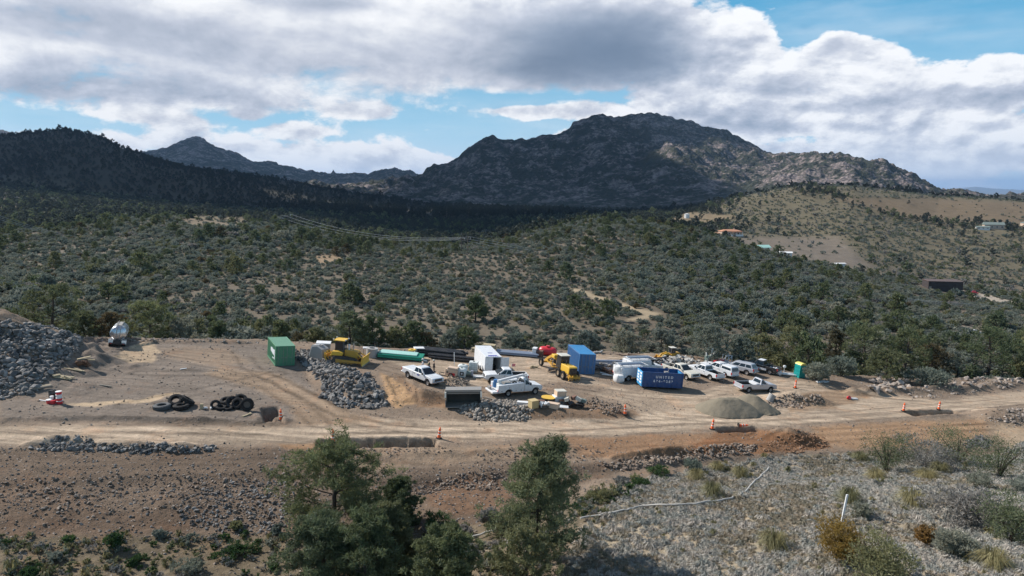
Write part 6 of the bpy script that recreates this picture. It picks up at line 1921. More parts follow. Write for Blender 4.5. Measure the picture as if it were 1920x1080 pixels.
# ------------------------------------------------------------------ enclosed cargo trailer with its rear door swung open
def cargo_trailer():
    p = hit(923, 704); q = slope_quat(p, R(106), 2.0)
    L, W, H = 6.2, 2.25, 2.55
    r = thing('cargo_trailer', 'white enclosed cargo trailer with dark interior and one rear door swung open', 'trailer', p + q @ Vector((L / 2, 0, 0)), quat=q)
    z0 = 0.42
    b = MB()
    b.box(-L / 2, L / 2, -W / 2, -W / 2 + 0.05, z0, H); b.box(-L / 2, L / 2, W / 2 - 0.05, W / 2, z0, H)
    b.box(L / 2 - 0.05, L / 2 + 0.0, -W / 2 + 0.052, W / 2 - 0.052, z0, H)
    b.prism([(L / 2 + 0.003, z0), (L / 2 + 0.55, z0 + 0.3), (L / 2 + 0.55, H - 0.5), (L / 2 + 0.003, H)], -W / 2 + 0.1, W / 2 - 0.1)
    b.build('wall', M['white'], r)
    rf = MB(); rf.box(-L / 2 - 0.03, L / 2 + 0.03, -W / 2 - 0.02, W / 2 + 0.02, H + 0.002, H + 0.06); rf.build('roof', M['white'], r, bevel=0.02)
    fl = MB(); fl.box(-L / 2, L / 2 - 0.06, -W / 2 + 0.055, W / 2 - 0.055, z0 - 0.08, z0 + 0.0); fl.build('floor', M['darkmetal'], r)
    # the local -y side is on the right seen from behind
    d = MB(); d.box(-L / 2 - 0.05, -L / 2 - 0.005, 0.06, W / 2 - 0.02, z0 + 0.03, H - 0.05); d.build('rear_door', M['white'], r)
    M2 = Matrix.Translation((-L / 2 - 0.02, -W / 2 + 0.0, 0)) @ Matrix.Rotation(R(8), 4, 'Z')
    d = MB(); d.box(-0.03, 0.02, -W / 2, -0.03, z0 + 0.03, H - 0.05, M2); d.build('rear_door', M['white'], r)
    fr = MB(); fr.box(-L / 2 - 0.02, -L / 2 + 0.06, -W / 2 - 0.02, -W / 2 - 0.002, z0, H); fr.box(-L / 2 - 0.02, -L / 2 + 0.06, W / 2 + 0.002, W / 2 + 0.02, z0, H); fr.box(-L / 2 - 0.06, -L / 2 + 0.02, -W / 2, W / 2, H - 0.045, H - 0.002); fr.build('door_frame', M['white'], r)
    dc = MB()
    zz = H + 0.062
    dc.box(-2.75, -2.35, -0.62, 0.62, zz, zz + 0.006)
    for k in range(5):
        dc.box(-2.95 + 0.02 * k, -2.72, -0.72 + k * 0.3, -0.5 + k * 0.3, zz, zz + 0.007)
    dc.box(-1.25, -0.95, -0.34, 0.34, zz, zz + 0.006)
    dc.build('roof_decal', M['decalblue'], r)
    for s in (-1, 1):
        for x in (-0.55, 0.35):
            wheel(r, x, s * (W / 2 + 0.02), 0.36, 0.22)
        fd = MB(); fd.prism([(-1.05, 0.55), (-0.98, 0.82), (0.78, 0.82), (0.85, 0.55), (0.80, 0.55), (0.74, 0.77), (-0.94, 0.77), (-1.0, 0.55)], s * (W / 2 + 0.10) - 0.12, s * (W / 2 + 0.10) + 0.12); fd.build('fender', M['white'], r)
    tn = MB(); tn.bar((L / 2 + 0.3, 0.5, 0.45), (L / 2 + 1.4, 0, 0.45), 0.08); tn.bar((L / 2 + 0.3, -0.5, 0.45), (L / 2 + 1.4, 0, 0.45), 0.08); tn.cyl((L / 2 + 1.2, 0, 0.0), (L / 2 + 1.2, 0, 0.7), 0.04); tn.build('drawbar', M['darkmetal'], r)
cargo_trailer()

# ------------------------------------------------------------------ stainless tank trailer seen from behind
def tank_trailer():
    p = hit(218, 653); q = slope_quat(p, R(117), 4.5)
    r = thing('tank_trailer', 'stainless steel tank trailer seen from behind at the far left of the yard', 'tank trailer', p + q @ Vector((4.2, 0, 0)), quat=q)
    L = 8.5
    r.scale = (0.86,) * 3
    t_ = MB(); My = Matrix.Translation((0, 0, 2.28)) @ Matrix.Rotation(R(90), 4, 'Y')
    t_.lathe([(0.02, -L / 2 - 0.28), (0.5, -L / 2 - 0.24), (0.92, -L / 2 - 0.10), (1.08, -L / 2 + 0.06), (1.13, -L / 2 + 0.22), (1.13, L / 2 - 0.2), (0.9, L / 2 + 0.12), (0.02, L / 2 + 0.26)], 28, My)
    t_.build('tank', M['steel'], r, smooth=True)
    bn = MB()
    for x in (-L / 2 + 0.25, -1.4, 1.4, L / 2 - 0.3):
        bn.lathe([(1.135, x - 0.04), (1.16, x - 0.04), (1.16, x + 0.04), (1.135, x + 0.04)], 28, My, closed=True)
    bn.build('tank_band', M['chrome'], r, smooth=True)
    wk = MB()
    wk.box(-L / 2 + 0.2, L / 2 - 0.4, -0.34, 0.34, 3.42, 3.48)
    for s in (-1, 1):
        wk.bar((-L / 2 + 0.2, s * 0.36, 3.62), (L / 2 - 0.4, s * 0.36, 3.62), 0.05)
    wk.build('walkway', M['greysteel'], r)
    ld = MB()
    for s in (-1, 1):
        ld.tube([(-L / 2 - 0.36, s * 0.26, 1.3), (-L / 2 - 0.36, s * 0.26, 2.9), (-L / 2 - 0.12, s * 0.26, 3.4), (-L / 2 + 0.3, s * 0.26, 3.5)], 0.035, 6)
    for k in range(6):
        ld.bar((-L / 2 - 0.36, -0.26, 1.4 + k * 0.28), (-L / 2 - 0.36, 0.26, 1.4 + k * 0.28), 0.035)
    ld.build('ladder', M['greysteel'], r)
    ch = MB()
    for s in (-1, 1):
        ch.box(-L / 2 + 0.1, L / 2, s * 0.45 - 0.08, s * 0.45 + 0.08, 0.86, 1.14)
    ch.box(-L / 2 - 0.15, -L / 2 + 0.0, -1.1, 1.1, 0.55, 0.75)
    ch.build('chassis', M['darkmetal'], r)
    for s in (-1, 1):
        for x in (-3.4, -2.2):
            for yo in (0.72, 1.02):
                wheel(r, x, s * yo, 0.5, 0.27)
        fd = MB(); fd.box(-4.15, -1.5, s * 0.9 - 0.32, s * 0.9 + 0.32, 1.12, 1.17); fd.box(-4.2, -4.15, s * 0.9 - 0.32, s * 0.9 + 0.32, 0.62, 1.17); fd.build('fender', M['steel'], r)
        lt = MB(); lt.box(-L / 2 - 0.18, -L / 2 - 0.152, s * 0.85 - 0.12, s * 0.85 + 0.12, 0.60, 0.70); lt.build('tail_light', M['redlamp'], r)
        lg = MB(); lg.bar((3.2, s * 0.5, 0.0), (3.2, s * 0.5, 0.86), 0.12); lg.build('landing_leg', M['darkmetal'], r)
    pm = MB(); pm.box(-L / 2 - 0.3, -L / 2 + 0.2, -0.35, 0.3, 0.78, 1.18); pm.cyl((-L / 2 - 0.5, 0.0, 0.95), (-L / 2 - 0.1, 0.0, 0.95), 0.1); pm.build('valve_box', M['darkmetal'], r)
tank_trailer()
# ------------------------------------------------------------------ bulldozer, facing right
def bulldozer():
    r = obj_frame(651, 680, -6, 'bulldozer', 'yellow bulldozer with its ripper raised to the left, in front of the tall pinyon', 'bulldozer')
    for s in (-1, 1):
        tr = MB(); y0 = s * 0.95 - 0.28; y1 = s * 0.95 + 0.28
        out = [(-1.75, 0.42), (-1.55, 0.12), (-1.2, 0.0), (1.25, 0.0), (1.65, 0.14), (1.8, 0.45), (1.65, 0.78), (1.3, 0.9), (-0.4, 1.12), (-1.2, 1.05), (-1.6, 0.8)]
        tr.prism(out, y0, y1)
        n = len(out)
        for i in range(n):
            a, b = Vector((out[i][0], 0, out[i][1])), Vector((out[(i + 1) % n][0], 0, out[(i + 1) % n][1]))
            m = max(1, int((b - a).length / 0.22))
            for k in range(m):
                c = a + (b - a) * (k + 0.5) / m
                nrm = Vector(((b - a).z, 0, -(b - a).x)).normalized()
                tr.bar((c.x + nrm.x * 0.0, s * 0.95 - 0.3, c.z + nrm.z * 0.0), (c.x, s * 0.95 + 0.3, c.z), 0.07, 0.09)
        tr.build('track', M['darkmetal'], r)
        fr = MB(); fr.box(-1.2, 1.3, s * 1.24 - 0.02, s * 1.24 + 0.03, 0.25, 0.7)
        for k in range(5):
            fr.cyl((-1.0 + k * 0.5, s * 1.23, 0.28), (-1.0 + k * 0.5, s * 1.30, 0.28), 0.15, n=10)
        fr.build('track_frame', M['yellow'], r)
        ar = MB(); ar.bar((-0.3, s * 1.42, 0.55), (2.35, s * 1.42, 0.55), 0.18, 0.26); ar.build('push_arm', M['yellow'], r)
        cy = MB(); cy.cyl((1.35, s * 0.5, 1.55), (2.3, s * 0.75, 0.95), 0.08); cy.build('lift_cylinder', M['yellow2'], r)
        fd = MB(); fd.prism([(-1.95, 1.12), (-0.35, 1.18), (-0.3, 1.55), (-0.9, 1.75), (-1.75, 1.7)], s * 0.98 - 0.26, s * 0.98 + 0.26); fd.build('fender_tank', M['yellow2'], r, bevel=0.04)
    hd = MB(); hd.prism([(-0.25, 0.6), (1.55, 0.6), (1.62, 1.62), (1.5, 1.78), (-0.25, 1.88)], -0.55, 0.55); hd.build('engine_hood', M['yellow'], r, bevel=0.04)
    gr = MB(); gr.box(1.6, 1.66, -0.45, 0.45, 0.8, 1.58); gr.build('grille', M['darkmetal'], r)
    ex = MB(); ex.cyl((0.75, 0.15, 1.8), (0.75, 0.15, 2.65), 0.07); ex.cyl((0.75, 0.15, 2.0), (0.75, 0.15, 2.35), 0.12); ex.build('exhaust', M['chrome'], r)
    ai = MB(); ai.cyl((0.25, -0.2, 1.85), (0.25, -0.2, 2.4), 0.09); ai.cyl((0.25, -0.2, 2.4), (0.25, -0.2, 2.6), 0.16); ai.build('air_cleaner', M['tarp'], r)
    cb = MB(); f = greenhouse(cb, -1.55, -0.32, -1.5, -0.42, 1.5, 2.98, 0.72, 0.68); cb.build('cab', M['darkmetal'], r)
    pane(r, f['right'], 0.08, 0.92, 0.25, 0.94); pane(r, f['left'], 0.08, 0.92, 0.25, 0.94); pane(r, f['front'], -0.1, 1.1, 0.3, 0.94); pane(r, f['back'], 0.08, 0.92, 0.25, 0.94)
    rp = MB(); rp.box(-1.75, -0.2, -0.85, 0.85, 3.05, 3.16); rp.build('cab_roof', M['yellow2'], r, bevel=0.03)
    lt = MB()
    for y in (-0.6, 0.6):
        lt.box(-0.2, -0.08, y - 0.12, y + 0.12, 3.1, 3.26); lt.box(-1.85, -1.75, y - 0.1, y + 0.1, 3.05, 3.3)
    lt.build('work_lamp', M['lamp'], r)
    bl = MB()
    rings = []
    for z, x in ((0.05, 2.55), (0.3, 2.42), (0.65, 2.36), (1.0, 2.40), (1.3, 2.55)):
        rings.append([Vector((x, -1.6, z)), Vector((x + 0.09, -1.6, z)), Vector((x + 0.09, 1.6, z)), Vector((x, 1.6, z))])
    bl.hull(rings); bl.build('blade', M['yellow2'], r)
    ed = MB(); ed.box(2.52, 2.66, -1.62, 1.62, -0.02, 0.13); ed.build('cutting_edge', M['greysteel'], r)
    rb = MB()
    rb.bar((-2.0, -0.9, 1.0), (-2.0, 0.9, 1.0), 0.3, 0.26); rb.bar((-2.75, -1.0, 0.95), (-2.75, 1.0, 0.95), 0.34, 0.34)
    for y in (-0.55, 0.55):
        rb.bar((-2.0, y, 0.85), (-2.75, y, 0.85), 0.14); rb.bar((-1.9, y, 1.45), (-2.7, y, 1.1), 0.12)
    rb.build('ripper_frame', M['yellow'], r)
    for y in (-0.8, 0, 0.8):
        sh = MB(); sh.prism([(-2.95, 1.35), (-2.72, 1.35), (-2.70, 0.6), (-2.52, 0.25), (-2.62, 0.2), (-2.86, 0.55)], y - 0.06, y + 0.06); sh.build('ripper_shank', M['yellow2'], r)
    return r
bulldozer()

# ------------------------------------------------------------------ motor grader seen from its rear corner
def motor_grader():
    r = obj_frame(1047, 699, 114, 'motor_grader', 'yellow motor grader with its black radiator toward the camera, beside the tall blue container', 'grader')
    r.scale = (0.9,) * 3
    # front is +x; origin below the middle
    en = MB(); en.prism([(-4.3, 0.95), (-1.75, 0.95), (-1.75, 2.05), (-4.2, 2.15), (-4.42, 2.0)], -0.72, 0.72); en.build('engine_hood', M['yellow2'], r, bevel=0.05)
    gr = MB(); gr.box(-4.50, -4.40, -0.62, 0.62, 1.05, 1.98)
    gr.build('radiator_grille', M['blackpaint'], r)
    ex = MB(); ex.cyl((-2.6, 0.3, 2.1), (-2.6, 0.3, 2.75), 0.07); ex.build('exhaust', M['darkmetal'], r)
    rp = MB(); rp.bar((-4.5, -0.9, 0.75), (-4.5, 0.9, 0.75), 0.26, 0.3); rp.bar((-4.95, -1.0, 0.70), (-4.95, 1.0, 0.70), 0.24, 0.26)
    for y in (-0.6, 0.6):
        rp.bar((-4.4, y, 0.95), (-5.0, y, 0.75), 0.16)
    rp.build('ripper_frame', M['yellow'], r)
    for y in (-0.85, -0.3, 0.3, 0.85):
        s = MB(); s.prism([(-5.1, 1.0), (-4.92, 1.0), (-4.9, 0.45), (-4.75, 0.2), (-4.85, 0.18), (-5.06, 0.45)], y - 0.05, y + 0.05); s.build('ripper_shank', M['yellow'], r)
    for s in (-1, 1):
        td = MB(); td.box(-3.75, -1.75, s * 0.82 - 0.12, s * 0.82 + 0.12, 0.42, 0.95); td.build('tandem_case', M['yellow'], r, bevel=0.04)
        for x in (-3.5, -2.0):
            wheel(r, x, s * 1.15, 0.68, 0.42, 0.52, 'rimbrown')
        wheel(r, 4.0, s * 1.12, 0.66, 0.38, 0.5, 'rimbrown')
    cb = MB(); f = greenhouse(cb, -1.72, -0.25, -1.65, -0.35, 1.15, 3.1, 0.78, 0.72); cb.build('cab', M['blackpaint'], r)
    pane(r, f['right'], 0.06, 0.94, 0.2, 0.94); pane(r, f['left'], 0.06, 0.94, 0.2, 0.94); pane(r, f['front'], -0.1, 1.1, 0.2, 0.94); pane(r, f['back'], 0.06, 0.94, 0.4, 0.94)
    rf = MB(); rf.box(-1.85, -0.15, -0.85, 0.85, 3.15, 3.26); rf.build('cab_roof', M['cream'], r, bevel=0.03)
    fm = MB()
    fm.bar((-0.3, 0, 1.35), (0.8, 0, 2.0), 0.42, 0.42); fm.bar((0.8, 0, 2.0), (2.6, 0, 2.05), 0.36, 0.40); fm.bar((2.6, 0, 2.05), (4.1, 0, 1.2), 0.34, 0.38)
    fm.build('main_frame', M['yellow'], r)
    bx = MB(); bx.box(0.7, 1.7, -0.65, 0.65, 2.15, 2.65); bx.build('control_box', M['yellow2'], r, bevel=0.04)
    ax = MB(); ax.bar((4.0, -1.05, 0.72), (4.0, 1.05, 0.72), 0.26, 0.26); ax.bar((3.5, 0, 0.9), (4.6, 0, 0.9), 0.4); ax.build('front_axle', M['yellow'], r)
    db = MB(); db.bar((3.8, 0, 0.85), (1.3, 0.5, 0.75), 0.16); db.bar((3.8, 0, 0.85), (1.3, -0.5, 0.75), 0.16)
    db.lathe([(0.55, 0.66), (0.75, 0.66), (0.75, 0.8), (0.55, 0.8)], 20, Matrix.Translation((1.2, 0, 0)), closed=True); db.build('circle_drawbar', M['yellow'], r)
    bl = MB(); Mz = Matrix.Translation((1.15, 0, 0)) @ Matrix.Rotation(R(28), 4, 'Z')
    rings = []
    for z, x in ((0.08, 0.16), (0.25, 0.02), (0.45, -0.03), (0.66, 0.06)):
        rings.append([Mz @ Vector(p) for p in ((x, -1.9, z), (x + 0.07, -1.9, z), (x + 0.07, 1.9, z), (x, 1.9, z))])
    bl.hull(rings); bl.build('moldboard', M['greysteel'], r)
    for s in (-1, 1):
        c = MB(); c.cyl((1.2, s * 0.5, 2.2), (1.2, s * 0.65, 0.8), 0.06); c.build('lift_cylinder', M['chrome'], r)
motor_grader()

# ------------------------------------------------------------------ wheel loader at the far edge
def wheel_loader():
    r = obj_frame(1254, 674, 200, 'wheel_loader', 'yellow wheel loader with a lowered bucket at the far edge behind the broken concrete', 'loader')
    r.scale = (0.66,) * 3
    b = MB(); b.prism([(-2.7, 0.85), (-0.2, 0.85), (-0.2, 1.75), (-2.5, 1.85), (-2.75, 1.6)], -0.75, 0.75); b.build('engine_hood', M['yellow'], r, bevel=0.05)
    g = MB(); g.box(-2.80, -2.74, -0.6, 0.6, 1.0, 1.6); g.build('grille', M['darkmetal'], r)
    f_ = MB(); f_.prism([(0.0, 0.6), (1.5, 0.6), (1.5, 1.3), (0.9, 1.65), (0.0, 1.5)], -0.5, 0.5); f_.build('front_frame', M['yellow'], r, bevel=0.03)
    cb = MB(); f = greenhouse(cb, -1.25, -0.05, -1.2, -0.15, 1.7, 2.95, 0.7, 0.66); cb.build('cab', M['darkmetal'], r)
    pane(r, f['right'], 0.06, 0.94, 0.2, 0.92); pane(r, f['left'], 0.06, 0.94, 0.2, 0.92); pane(r, f['front'], -0.1, 1.1, 0.2, 0.92)
    rf = MB(); rf.box(-1.45, 0.1, -0.82, 0.82, 3.02, 3.12); rf.build('cab_roof', M['cream'], r, bevel=0.03)
    for s in (-1, 1):
        wheel(r, -1.7, s * 0.98, 0.70, 0.5, 0.5, 'rimbrown'); wheel(r, 1.15, s * 0.98, 0.70, 0.5, 0.5, 'rimbrown')
        a = MB(); a.bar((0.6, s * 0.42, 1.75), (2.0, s * 0.45, 1.35), 0.16, 0.3); a.bar((2.0, s * 0.45, 1.35), (2.7, s * 0.45, 0.5), 0.16, 0.26); a.build('lift_arm', M['yellow2'], r)
        c = MB(); c.cyl((0.7, s * 0.25, 1.1), (2.0, s * 0.4, 1.2), 0.07); c.build('lift_cylinder', M['chrome'], r)
    bk = MB()
    prof = [(2.6, 0.1), (2.62, 0.7), (2.85, 1.05), (2.95, 1.0), (2.74, 0.66), (2.74, 0.2), (3.75, 0.1), (3.75, 0.04), (2.7, 0.03)]
    bk.prism(prof, -1.35, 1.35)
    for s in (-1, 1):
        bk.prism([(2.7, 0.04), (3.6, 0.06), (2.95, 1.0), (2.7, 0.8)], s * 1.33 - 0.03, s * 1.33 + 0.03)
    bk.build('bucket', M['yellow'], r)
    ed = MB(); ed.box(3.5, 3.85, -1.36, 1.36, 0.01, 0.075); ed.build('cutting_edge', M['white'], r)
wheel_loader()

# ------------------------------------------------------------------ a detached loader bucket lying on its back, opening toward the camera
def loose_bucket():
    r = obj_frame(869, 763, -88, 'loader_bucket', 'big rusty detached loader bucket opening toward the camera behind the cobble pile', 'bucket')
    r.rotation_quaternion = Quaternion((0, 0, 1), R(-88))
    W = 1.95; H = 1.95; D = 1.9      # opening faces +x (toward the camera after turning)
    b = MB()
    b.box(-D, D * 0.15, -W, W, 0.0, 0.08)
    b.prism([(-D, 0.08), (-D - 0.12, 0.9), (-D + 0.1, 1.4), (-D + 0.55, H), (-D + 0.63, H - 0.06), (-D + 0.2, 1.36), (-D - 0.02, 0.9), (-D + 0.1, 0.08)], -W, W)
    b.prism([(-D + 0.55, H), (0.05, H + 0.05), (0.05, H - 0.05), (-D + 0.6, H - 0.12)], -W, W)
    b.build('shell', M['greysteel'], r)
    for s in (-1, 1):
        sd_ = MB(); y = s * (W + 0.035)
        sd_.prism([(-D, 0.02), (0.25, 0.02), (0.32, 0.35), (0.2, 0.9), (0.55, 1.35), (0.12, H + 0.05), (-D + 0.55, H), (-D - 0.12, 0.9)], y - 0.033, y + 0.033)
        sd_.build('side_plate', M['greysteel'], r)
        tk = MB(); tk.prism([(0.2, 0.85), (0.7, 1.3), (0.35, 1.8), (0.1, 1.85)], y - 0.08, y + 0.1); tk.build('corner_bit', M['cream'], r)
    lp = MB(); lp.box(0.055, 0.16, -W, W, H - 0.2, H + 0.06); lp.box(0.0, 0.06, -W, W, H - 0.42, H - 0.3); lp.build('cutting_edge', M['greysteel'], r)
    iv = MB(); iv.box(-D + 0.16, -D + 0.2, -W + 0.05, W - 0.05, 0.1, 1.3); iv.build('shade_sheet', M['darkmetal'], r)  # dark sheet added to stand for the shade inside the bucket
loose_bucket()

# ------------------------------------------------------------------ portable toilet
def portable_toilet():
    r = obj_frame(1498, 707, -68, 'portable_toilet', 'teal portable toilet with a yellow domed roof at the right end of the yard', 'portable toilet')
    w = 0.56
    b = MB()
    for s in (-1, 1):
        b.box(-w, w, s * w - 0.025, s * w + 0.025, 0.12, 2.0)
    b.box(-w - 0.025, -w + 0.02, -w + 0.026, w - 0.026, 0.12, 2.0)
    b.build('wall', M['teal'], r)
    p = MB()
    for sx in (-1, 1):
        for sy in (-1, 1):
            p.box(sx * w - 0.05, sx * w + 0.05, sy * w - 0.05, sy * w + 0.05, 0.1, 2.04)
    p.build('corner_post', M['tealdark'], r, bevel=0.015)
    d = MB(); d.box(w - 0.02, w + 0.03, -w + 0.06, w - 0.06, 0.14, 1.98)
    for k in range(3):
        d.box(w + 0.03, w + 0.05, -w + 0.16, w - 0.16, 0.3 + k * 0.55, 0.72 + k * 0.55)
    dd = d.build('door', M['teal'], r)
    h = MB(); h.box(w + 0.05, w + 0.08, w - 0.2, w - 0.12, 0.98, 1.16); h.build('door_latch', M['letter'], dd)
    sb = MB()
    for s in (-1, 1):
        for k in range(3):
            sb.box(-w + 0.14, w - 0.14, s * (w + 0.03) - 0.012, s * (w + 0.03) + 0.012, 0.3 + k * 0.55, 0.72 + k * 0.55)
    sb.build('wall_panel', M['tealdark'], r)
    rf = MB()
    prof = [(-w - 0.06, 2.04)] + [(math.cos(t) * (w + 0.05), 2.04 + 0.30 * math.sin(t)) for t in np.linspace(math.pi, 0, 9)] + [(w + 0.06, 2.04)]
    prof = [(y, z) for y, z in prof]
    Mz = Matrix.Rotation(R(90), 4, 'Z')
    rf.prism(prof, -w - 0.05, w + 0.05, Mz); rf.build('roof', M['roofyellow'], r, smooth=True)
    bs = MB(); bs.box(-w - 0.05, w + 0.05, -w - 0.05, w + 0.05, 0.0, 0.12); bs.build('base', M['tealdark'], r)
    vp = MB(); vp.cyl((-w + 0.12, w - 0.12, 2.0), (-w + 0.12, w - 0.12, 2.5), 0.05); vp.build('vent_pipe', M['darkmetal'], r)
portable_toilet()

# ------------------------------------------------------------------ orange delineator tubes
def delineator(u, v, label, h=1.12, lean=0.0, lying=None):
    p = hit(u, v, 45)
    q = Quaternion((0, 1, 0), lean)
    if lying is not None:
        q = Quaternion((0, 0, 1), lying) @ Quaternion((0, 1, 0), R(90)); p = p + Vector((0, 0, 0.16))
    r = thing('traffic_delineator', label, 'traffic tube', p, group='orange traffic tubes along the road', quat=q)
    b = MB(); b.lathe([(0.32, 0.0), (0.32, 0.05), (0.21, 0.10), (0.02, 0.10)], 12); b.build('base', M['rubber'], r)
    segs = [(0.10, 0.40, 'orange'), (0.40, 0.51, 'refl'), (0.51, 0.70, 'orange'), (0.70, 0.80, 'refl'), (0.80, 1.02, 'orange')]
    rad = lambda z: 0.175 - 0.07 * z
    for z0, z1, m in segs:
        s = MB(); k = h / 1.12
        s.lathe([(rad(z0) + (0.004 if m == 'refl' else 0), z0 * k), (rad(z1) + (0.004 if m == 'refl' else 0), z1 * k)], 14); s.build('tube' if m == 'orange' else 'reflective_band', M[m], r, smooth=True)
    t_ = MB(); t_.lathe([(0.10, 1.02 * h / 1.12), (0.11, 1.05 * h / 1.12), (0.06, 1.08 * h / 1.12), (0.03, h)], 12); t_.lathe([(0.03, h), (0.06, h + 0.02), (0.06, h + 0.07), (0.03, h + 0.09)], 10); t_.build('handle_top', M['orange'], r, smooth=True)
    return r
delineator(625, 829, 'orange and white traffic tube at the left end of the long trench', 1.22)
delineator(823, 822, 'thin orange traffic tube at the right end of the long trench', 1.1, 0.12)
delineator(527, 788, 'red orange traffic tube beside the dark pit left of the riprap bank', 1.12)
delineator(1172, 777, 'orange traffic tube on the spoil bank tip in the middle of the road fork', 1.12)
delineator(1335, 805, 'orange traffic tube at the left end of the short trench below the sand heaps', 1.15, 0.12)
delineator(1694, 771, 'orange and white traffic tube at the left end of the trench on the far right', 1.1, 0.08)
delineator(1760, 768, 'orange and white traffic tube over the middle of the trench on the far right', 1.1, 0.1)
delineator(1491, 728, 'orange and white traffic tube in front of the teal portable toilet', 1.2, 0.06)
delineator(1384, 800, 'orange traffic tube lying on the ground beside the short trench', 1.12, 0, 0.05)

# ------------------------------------------------------------------ sand heaps
def sand_material():
    m, t, b = new_mat('sand')
    pos = t.node('ShaderNodeTexCoord').outputs['Object']
    n = t.noise(pos, 0.7, 5, 0.6); n2 = t.noise(pos, 18.0, 3, 0.6)
    k = t.m('MULTIPLY_ADD', n, 0.30, t.m('MULTIPLY_ADD', n2, 0.25, 0.72))
    t.put(b.inputs['Base Color'], t.mix(1.0, (0.225, 0.193, 0.142, 1), t.xyz(k, k, k), 'MULTIPLY'))
    b.inputs['Roughness'].default_value = 0.95; b.inputs['Specular IOR Level'].default_value = 0.1
    bp = t.node('ShaderNodeBump'); bp.inputs['Strength'].default_value = 0.4; bp.inputs['Distance'].default_value = 0.08
    t.put(bp.inputs['Height'], t.m('ADD', n2, t.m('MULTIPLY', t.noise(pos, 3.0, 4, 0.6), 2.0))); t.l.new(bp.outputs[0], b.inputs['Normal'])
    return m
M['sand'] = sand_material()
def heap(u, v, rx, ry, h, ridge, ang, label, seed):
    """a dumped heap with a ridge and slumped flanks"""
    p = hit(u, v)
    n = 56
    gx = np.linspace(-1.05, 1.05, n)
    X, Yv = np.meshgrid(gx * rx, gx * ry, indexing='ij')
    c, s = math.cos(ang), math.sin(ang)
    xr, yr = X * c + Yv * s, -X * s + Yv * c
    w = 0.10 * fbm(X / 1.6 + seed, Yv / 1.6, 3, seed)
    d = np.hypot(np.maximum(np.abs(xr) - ridge, 0) / (rx - ridge), yr / ry) * (1 + w)
    Z = h * np.clip(1 - d, 0, 1) ** 0.92
    Z = np.where(d < 0.12, h * (0.88 - 2.3 * (d) ** 2 + 0.02), Z)
    Z += 0.05 * fbm(X / 0.7, Yv / 0.7, 3, seed + 2) * (Z > 0.01)
    base = terrain(X.ravel() + p.x, Yv.ravel() + p.y).reshape(n, n) - p.z
    Zt = base + np.where(d < 1, Z, -0.25)
    verts = np.stack([X, Yv, Zt], -1).reshape(-1, 3)
    idx = np.arange(n * n).reshape(n, n)
    q = np.stack([idx[:-1, :-1], idx[1:, :-1], idx[1:, 1:], idx[:-1, 1:]], -1).reshape(-1, 4)
    keep = (d.reshape(-1)[q] < 1.12).any(1)
    me = bpy.data.meshes.new('sand_heap'); me.from_pydata(verts.tolist(), [], q[keep].tolist()); me.shade_smooth(); me.materials.append(M['sand'])
    o = link('sand_heap', me, None, p)
    tag(o, label, 'sand heap')
heap(1366, 770, 4.3, 3.0, 1.8, 0.9, 0.25, 'left and larger of the two grey brown sand heaps beside the road', 11)
heap(1410, 764, 3.3, 2.7, 1.85, 0.25, -0.5, 'right sand heap with a sharp peak, half behind the larger one', 23)

# ------------------------------------------------------------------ pipe bundles
def pipe_bundle(u, v, yaw, label, rows, L, rad, mat, extra=None, name='pipe_bundle', stagger=0.0, seed=0):
    p = hit(u, v); q = slope_quat(p, R(yaw), 3.0)
    r = thing(name, label, 'pipes', p, quat=q)
    rr = random.Random(seed); z = rad + 0.14
    mb = MB(); mb.cyl((-L / 2, 0, 0), (L / 2, 0, 0), rad, n=10); me = mb.mesh('pipe', M[mat], smooth=True)
    nmax = rows[0]
    for j, n in enumerate(rows):
        for k in range(n):
            link('pipe', me, r, (rr.uniform(-1, 1) * stagger, (k - (n - 1) / 2) * rad * 2.04, z))
        z += rad * 1.76
    for x in (-L * 0.32, L * 0.32):
        b = MB(); b.box(x - 0.06, x + 0.06, -nmax * rad * 1.1, nmax * rad * 1.1, 0.0, 0.135); b.build('bearer', M['woodgrey'], r)
    if extra:
        extra(r, z, nmax)
    return r
def green_extra(r, z, n):
    b = MB(); b.box(-2.95, 2.3, -0.95, 1.0, z - 0.10, z + 0.04); b.build('pale_wrap', M['pipepale'], r, bevel=0.03)
pipe_bundle(752, 672, 0, 'bundle of bright green pipes topped by a pale wrap near the bulldozer', [8, 8], 6.3, 0.15, 'pipegreen', green_extra, seed=1)
p = hit(772, 668); t_ = tag(MB().lathe([(0.25, 0), (0.55, 0.0), (0.58, 0.16), (0.25, 0.16)], 18, closed=True).build('hose_coil', M['yellow2'], None, smooth=True, loc=p + Vector((0, 0.6, 0.72))), 'yellow coil lying on the right end of the green pipe bundle', 'hose')
p = hit(756, 674.5); o = MB().cyl((-3.3, 0, 0.12), (3.3, 0, 0.12), 0.12, n=10).build('white_pipe', M['pvc'], None, smooth=True, loc=p); o.rotation_mode = 'QUATERNION'; o.rotation_quaternion = slope_quat(p, 0, 3); tag(o, 'single white pipe on the ground along the front of the green bundle', 'pipe')
pipe_bundle(826, 667, -3, 'tall stack of black pipes at the far edge of the yard', [9, 8, 7], 6.9, 0.15, 'pipeblack', stagger=0.55, seed=2)
pipe_bundle(856, 676, -4, 'low row of black pipes in front of the tall black stack', [5, 3], 7.4, 0.15, 'pipeblack', stagger=0.5, seed=3)
pipe_bundle(970, 666, -1, 'low bundle of blue grey pipes left of the red plastic tank', [8, 7], 6.3, 0.11, 'pipegrey', stagger=0.2, seed=4)
pipe_bundle(1145, 684, 16, 'few long grey pipes lying behind the scrap left of the utility trucks', [4, 2], 9.0, 0.16, 'pipegrey', stagger=0.5, seed=5)
